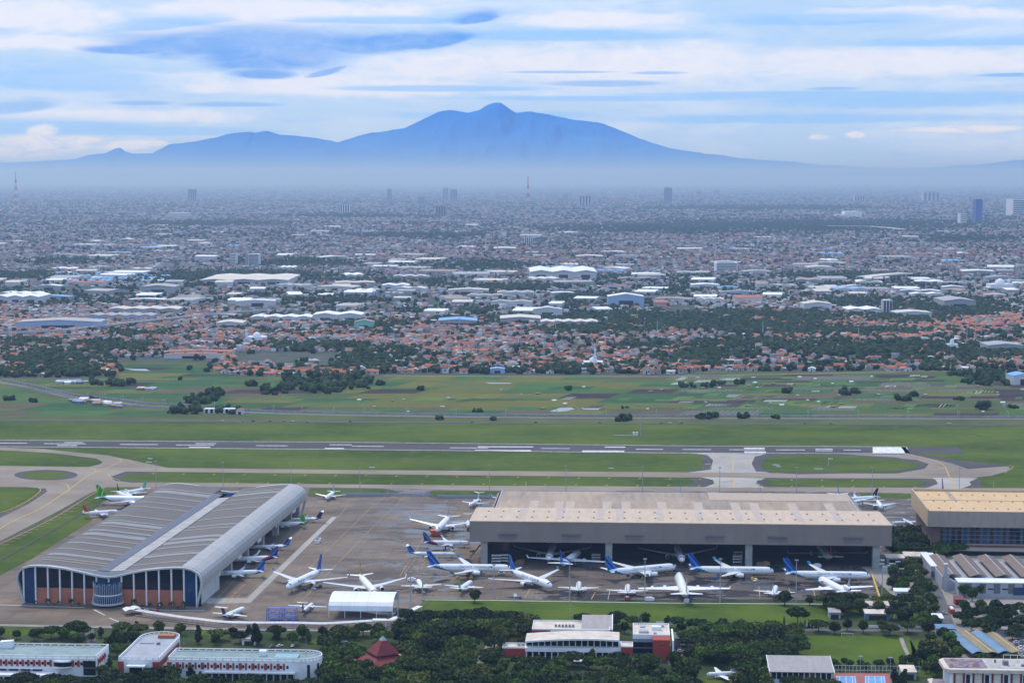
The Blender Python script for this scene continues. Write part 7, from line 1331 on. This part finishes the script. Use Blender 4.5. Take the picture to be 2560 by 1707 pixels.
# ================================================================== LANDMARKS OF THE CITY
def tower(px0, px1, pyb, pyt, m, label, d=None, bands=0, mb=None, name='tower_block', cat='tower', cols=0):
    x0, y0 = P(px0, pyb); x1, y1 = P(px1, pyb); w = x1-x0; h = HT(pyt, y0); d = d or w*.5; o = empty(name, (x0, y0, 0), 0, label, cat); bx('wall', m, o, 0, w, 0, d, 0, h); bx('roof', mb or GFRM, o, w*.1, w*.9, d*.1, d*.9, h, h*1.03)
    for k in range(bands): z = h*(k+.6)/(bands+.6); bx('window_band', WIN, o, w*.04, w*.96, -w*.012, -.02, z, z+h/(bands+.6)*.42)
    for k in range(cols): bx('window_column', WIN, o, w*(k+.25)/cols, w*(k+.75)/cols, -w*.012, -.02, h*.08, h*.95)
    return o
CW_ = mat('tower white', (.70,.71,.72), .7, .06, .02); CG_ = mat('tower grey', (.30,.31,.34), .7, .1, .02); CB_ = mat('tower blue glass', (.03,.08,.34), .2, .1, .02); CT_ = mat('tower beige', (.55,.50,.45), .7, .1, .02)
O = tower(575, 590, 668, 634, CW_, 'white apartment slab with dark window rows left of centre', 40, 8); x0, y0 = P(591, 668); x1, _ = P(626, 668)
bx('core', CG_, O, 50, 58, 3, 30, 0, HT(632, y0)); bx('wall', CW_, O, 60, x1-x0+50, 0, 40, 0, HT(635, y0))
for k in range(9): bx('window_band', WIN, O, 62, x1-x0+48, -1.4, -.1, 10+k*HT(636, y0)/9.6, 10+k*HT(636, y0)/9.6+HT(636,y0)/24)
tower(1311, 1335, 614, 593, CW_, 'white apartment block near the middle of the plain', 40, 0, None, 'tower_block', 'tower', 5); tower(1790, 1844, 682, 657, CW_, 'wide white building with horizontal stripes right of centre', 60, 6, None, 'office_building', 'building'); tower(2439, 2455, 556, 499, CB_, 'dark blue glass tower on the right', 90, 0); tower(2401, 2416, 562, 534, CW_, 'white tower beside the dark blue one', 80, 5); tower(2531, 2600, 540, 498, CW_, 'wide white striped tower at the right edge', 200, 7); tower(2208, 2231, 788, 751, LGW, 'tall grey silo block over the warehouses', 26, 0, WROOF, 'silo', 'silo', 3)
for a in ((470,492,506,474,CG_,'grey twin tower far left'),(968,979,502,473,CG_,'slim dark tower left of the television mast'),(1107,1121,503,471,CT_,'pale tower of a far pair'),(1126,1143,503,474,CG_,'grey broad tower of a far pair'),(1089,1115,543,515,CG_,'squat grey tower with ribs left of the mast'),(850,874,536,511,CW_,'pale ribbed tower left of centre'),(1448,1478,516,489,CT_,'pale twin slab right of the mast'),(1660,1680,510,470,CG_,'dark tower far right of the mast'),(2308,2350,502,481,CT_,'broad beige tower cluster far right'),(1408,1420,505,484,CT_,'small beige tower just right of the mast'),(1740,1753,492,478,CT_,'tiny pale tower on the skyline'),(1783,1800,492,477,CT_,'tiny beige tower on the skyline'),(2136,2162,505,490,CT_,'low beige block on the far plain'),(1272,1284,506,496,CW_,'small white block left of the mast'),(1045,1062,508,493,CG_,'dull grey block on the far plain')): tower(*a, None, 0, None, 'tower_block', 'tower', 4)
O = tower(2112, 2155, 543, 529, CW_, 'white shopping mall with curved roof on the plain', 150, 0, CW_, 'shopping_mall', 'mall'); x0, y0 = P(2112,543); bx('sign_panel', GFRM, O, 160, 250, -4, -.5, HT(531.5,y0), HT(530,y0)); bx('wing', CW_, O, -60, -1, 10, 130, 0, HT(536,y0)); tower(420, 470, 546, 532, CT_, 'wide pale mall on the far left plain', 160, 0, CW_, 'shopping_mall', 'mall'); tower(1510, 1560, 632, 620, CT_, 'low sand building right of the white apartment block', 60, 0, None, 'office_building', 'building') if 0 else None
def tvmast(px, pyb, pyt, label, w):
    x, y = P(px, pyb); h = HT(pyt, y); o = empty('television_mast', (x, y, 0), 0, label, 'mast'); RW_ = [mat('mast red', (.50,.10,.07), .6, .1, .1), mat('mast white', (.70,.70,.70), .6, .1, .1)]; n = 9
    for k in range(n):
        z0, z1 = h*.82*k/n, h*.82*(k+1)/n; w0, w1 = w*(1-k/n*.8), w*(1-(k+1)/n*.8); b = MB()
        for sx in (-1, 1):
            for sy in (-1, 1): b.bar((sx*w0, sy*w0, z0), (sx*w1, sy*w1, z1), w*.10)
            b.bar((sx*w0, -w0, z0), (-sx*w1, -w1, z1), w*.06); b.bar((-w0, sx*w0, z0), (-w1, -sx*w1, z1), w*.06)
        b.build('lattice_section', RW_[k % 2], o)
    b = MB(); b.bar((0,0,h*.82),(0,0,h),w*.16); b.build('antenna', RW_[0], o)
tvmast(1320, 556, 441, 'tall red and white television mast near the middle of the city', 15); tvmast(41, 532, 430, 'tall red and white television mast at the left edge', 17)
def mosque(px, pyb, w, h, mpx, mt, label):
    x, y = P(px, pyb); o = empty('mosque', (x, y, 0), 0, label, 'mosque'); bx('wall', CW_, o, -w/2, w/2, 0, w*.8, 0, h); bx('terrace', CW_, o, -w*.56, w*.56, -2, w*.85, h*.45, h*.52); b = MB(); b.lathe([(w*.2,h),(w*.22,h*1.25),(w*.16,h*1.55),(w*.02,h*1.8)], (0, w*.4, 0), n=14); b.build('dome', CW_, o)
    for k in range(5): bx('arch_window', WIN, o, -w*.42+k*w*.18, -w*.34+k*w*.18, -.4, -.05, 1, h*.4)
    x2, _ = P(mpx, pyb); H_ = HT(mt, y); b = MB(); r = w*.055; b.lathe([(r*1.5,0),(r*1.2,H_*.45),(r*1.9,H_*.46),(r*1.9,H_*.5),(r,H_*.51),(r*.9,H_*.75),(r*1.5,H_*.76),(r*1.5,H_*.8),(r*.7,H_*.81),(r*.05,H_)], (x2-x, w*.3, 0), n=10); b.build('minaret', CW_, o)
mosque(1484, 919, 30, 9, 1488, 864, 'white mosque with tall tiered minaret in the red roofed village'); mosque(640, 856, 34, 10, 614, 818, 'white domed mosque with a slim minaret at upper left of the village'); mosque(2505, 728, 60, 18, 2526, 695, 'cream mosque with a minaret near the right edge'); mosque(2382, 876, 18, 11, 2381, 846, 'small pale mosque with a stacked tower on the right')
tower(1454, 1466, 932, 920, CW_, 'small white two storey house in front of the mosque', 8, 1, None, 'villa', 'house'); tower(510, 586, 1033, 1022, CW_, 'long low white station building beside the railway', 12, 0, WROOF, 'station_building', 'building', 6); shed_px(590, 608, 1036, 7, 10, 1, SW, RR, 'little house with an orange roof beside the station', name='keeper_house', cat='house')
# elevated road under construction, and the highway on the left
def viaduct(px, z, w, m, label, name='viaduct'):
    pts = [P(a, b_, z) for a, b_ in px]; o = empty(name, (*pts[0], 0), 0, label, 'bridge'); ox, oy = pts[0]; q = smooth([(p[0]-ox, p[1]-oy) for p in pts], 4); b = MB(); ribbon_mb(b, q, w, z); 
    for a, c in zip(q, q[1:]):
        for s in (-1, 1): d = Vector((c[0]-a[0], c[1]-a[1])).normalized(); nn = Vector((-d.y, d.x))*s*w/2; b.add([(a[0]+nn.x,a[1]+nn.y,z-2.5),(c[0]+nn.x,c[1]+nn.y,z-2.5),(c[0]+nn.x,c[1]+nn.y,z+1),(a[0]+nn.x,a[1]+nn.y,z+1)], [(0,1,2,3)])
    b.build('deck', m, o)
    for p in q[::2]: bx('pier', m, o, p[0]-2, p[0]+2, p[1]-2, p[1]+2, 0, z-2.4)
viaduct([(2160,692),(2210,686),(2265,682)], 24, 45, CT_, 'pale elevated road on piers being built on the right'); viaduct([(2005,727),(2060,722),(2140,711)], 10, 26, CT_, 'pale ramp rising from red earth on the right'); viaduct([(-40,831),(130,826),(240,815),(420,795),(560,782),(680,773)], 9, 16, CONC, 'long elevated highway curving across the left factories'); viaduct([(1500,744),(1600,742),(1700,738)], 11, 14, CONC, 'grey elevated road among warehouses'); viaduct([(2070,564),(2180,566),(2260,573)], 16, 30, CT_, 'faint pale elevated road far out on the right')
road('highway', [(-100,846),(120,838),(300,820),(430,806),(560,790),(700,778)], 26, ROADM, .3); road('earthworks', [(250,812),(330,806),(380,804)], 60, mat('red earth', (.28,.13,.08), .95, .2, .02), .28); road('earthworks', [(2120,712),(2180,708)], 120, mat('red earth', (.28,.13,.08)), .3)
# huts and white specks of the vegetable gardens
hm_ = MB(); hm_.box(-2.2,2.2,-2.2,2.2,0,2.2); hm_.add([(-2.6,-2.6,2.2),(2.6,-2.6,2.2),(2.6,2.6,3.0),(-2.6,2.6,3.0)], [(0,1,2,3)]); HM2 = [hm_.mesh('garden_hut', [m]) for m in (WROOF, LGW, mat('tin rust', (.25,.17,.12), .8, .3, .5), SKYB)]
spots_ = [(rft.uniform(175,300), 0) for _ in range(26)] + [(rft.uniform(125,215), 1) for _ in range(14)] + [(rft.uniform(350,395), 2) for _ in range(6)]
for px, k in spots_:
    py = {0: 1003 + (px-175)*.10 + rft.uniform(-5,5), 1: 957 + rft.uniform(-3,3), 2: 975+rft.uniform(-2,2)}[k]; x, y = P(px, py); o = obj('garden_hut', rft.choice(HM2), None, (x, y, 0), rft.uniform(-.3,.3)); s = rft.uniform(.9,1.7); o.scale = (s*1.4, s, s); tag(o, ['tin roofed hut in the cluster along the curving railway','tin roofed hut below the left village','tin roofed hut in the middle of the left fields'][k], 'hut', ['huts along the railway','huts below the left village','huts in the left fields'][k])
for i in range(60):
    px = rft.uniform(1690, 2540) if i < 40 else rft.uniform(850, 1690); py = rft.uniform(938, 1030) if i < 40 else rft.uniform(965,1030); x, y = P(px, py); o = obj('garden_hut', rft.choice(HM2[:3]), None, (x, y, 0), rft.uniform(0,1)); s = rft.uniform(.4,.95); o.scale = (s*1.5, s, s*.8); tag(o, 'tiny pale hut standing out in the %s' % ('vegetable plots' if i < 40 else 'rice fields'), 'hut', 'huts in the vegetable plots' if i < 40 else 'huts in the rice fields')
for px, m in ((1550,SKYB),(1500,SKYB)): pass
# aids beside the runway
O = site('landing_aid', 1582, 1089, 'white equipment cabins with a mast on the runway grass', 'equipment'); bx('cabin', WROOF, O, 0, 2.6, 0, 3, 0, 4); bx('cabin', WROOF, O, 3.4, 6, 0, 3, 0, 4); MB().bar((9,2,0),(9,2,24),.35).build('mast', POLE, O); bx('plinth', CONC, O, -22, -1, -1, 1, 0, .8)
O = site('windsock', 2071, 1166, 'windsock on the oval grass island right of the runway link', 'windsock'); MB().bar((0,0,0),(0,0,8),.15).build('pole', OFFW, O); b = MB(); b.lathe([(.7,0),(.3,4.5)], (0,0,8), 'x', 8, 0, False); b.build('sock', mat('windsock cloth', (.7,.62,.55), .9, .1, .4), O); MB().lathe([(5,.3),(5,.34)], n=20).build('circle', SHO_M, O)
for px, py, w in ((1940,1164,7),(1946,1168,5),(2046,1174,9),(375,1148,5),(372,1157,6),(1770,1162,6),(930,1170,6),(250,1168,4),(1528,1172,5)):
    O = site('taxiway_sign', px, py, 'low sign board on the grass beside a taxiway', 'sign', 'signs beside the taxiways'); bx('board', WROOF, O, -w/2, w/2, -.15, .15, .4, 1.5); MB().bar((-w*.3,0,0),(-w*.3,0,.5),.1).build('leg', POLE, O); MB().bar((w*.3,0,0),(w*.3,0,.5),.1).build('leg', POLE, O)
O = site('blast_fence', 853, 1238, 'long pale blast fence at the far edge of the apron', 'fence'); [bx('panel', LGW, O, k*3.0, k*3.0+2.8, 0, .3, 0, 2.6) for k in range(28)]; O = site('blast_fence', 1093, 1243, 'pale blast fence beside the far T tailed jet', 'fence'); [bx('panel', LGW, O, k*3.0, k*3.0+2.8, 0, .3, 0, 2.6) for k in range(28)]
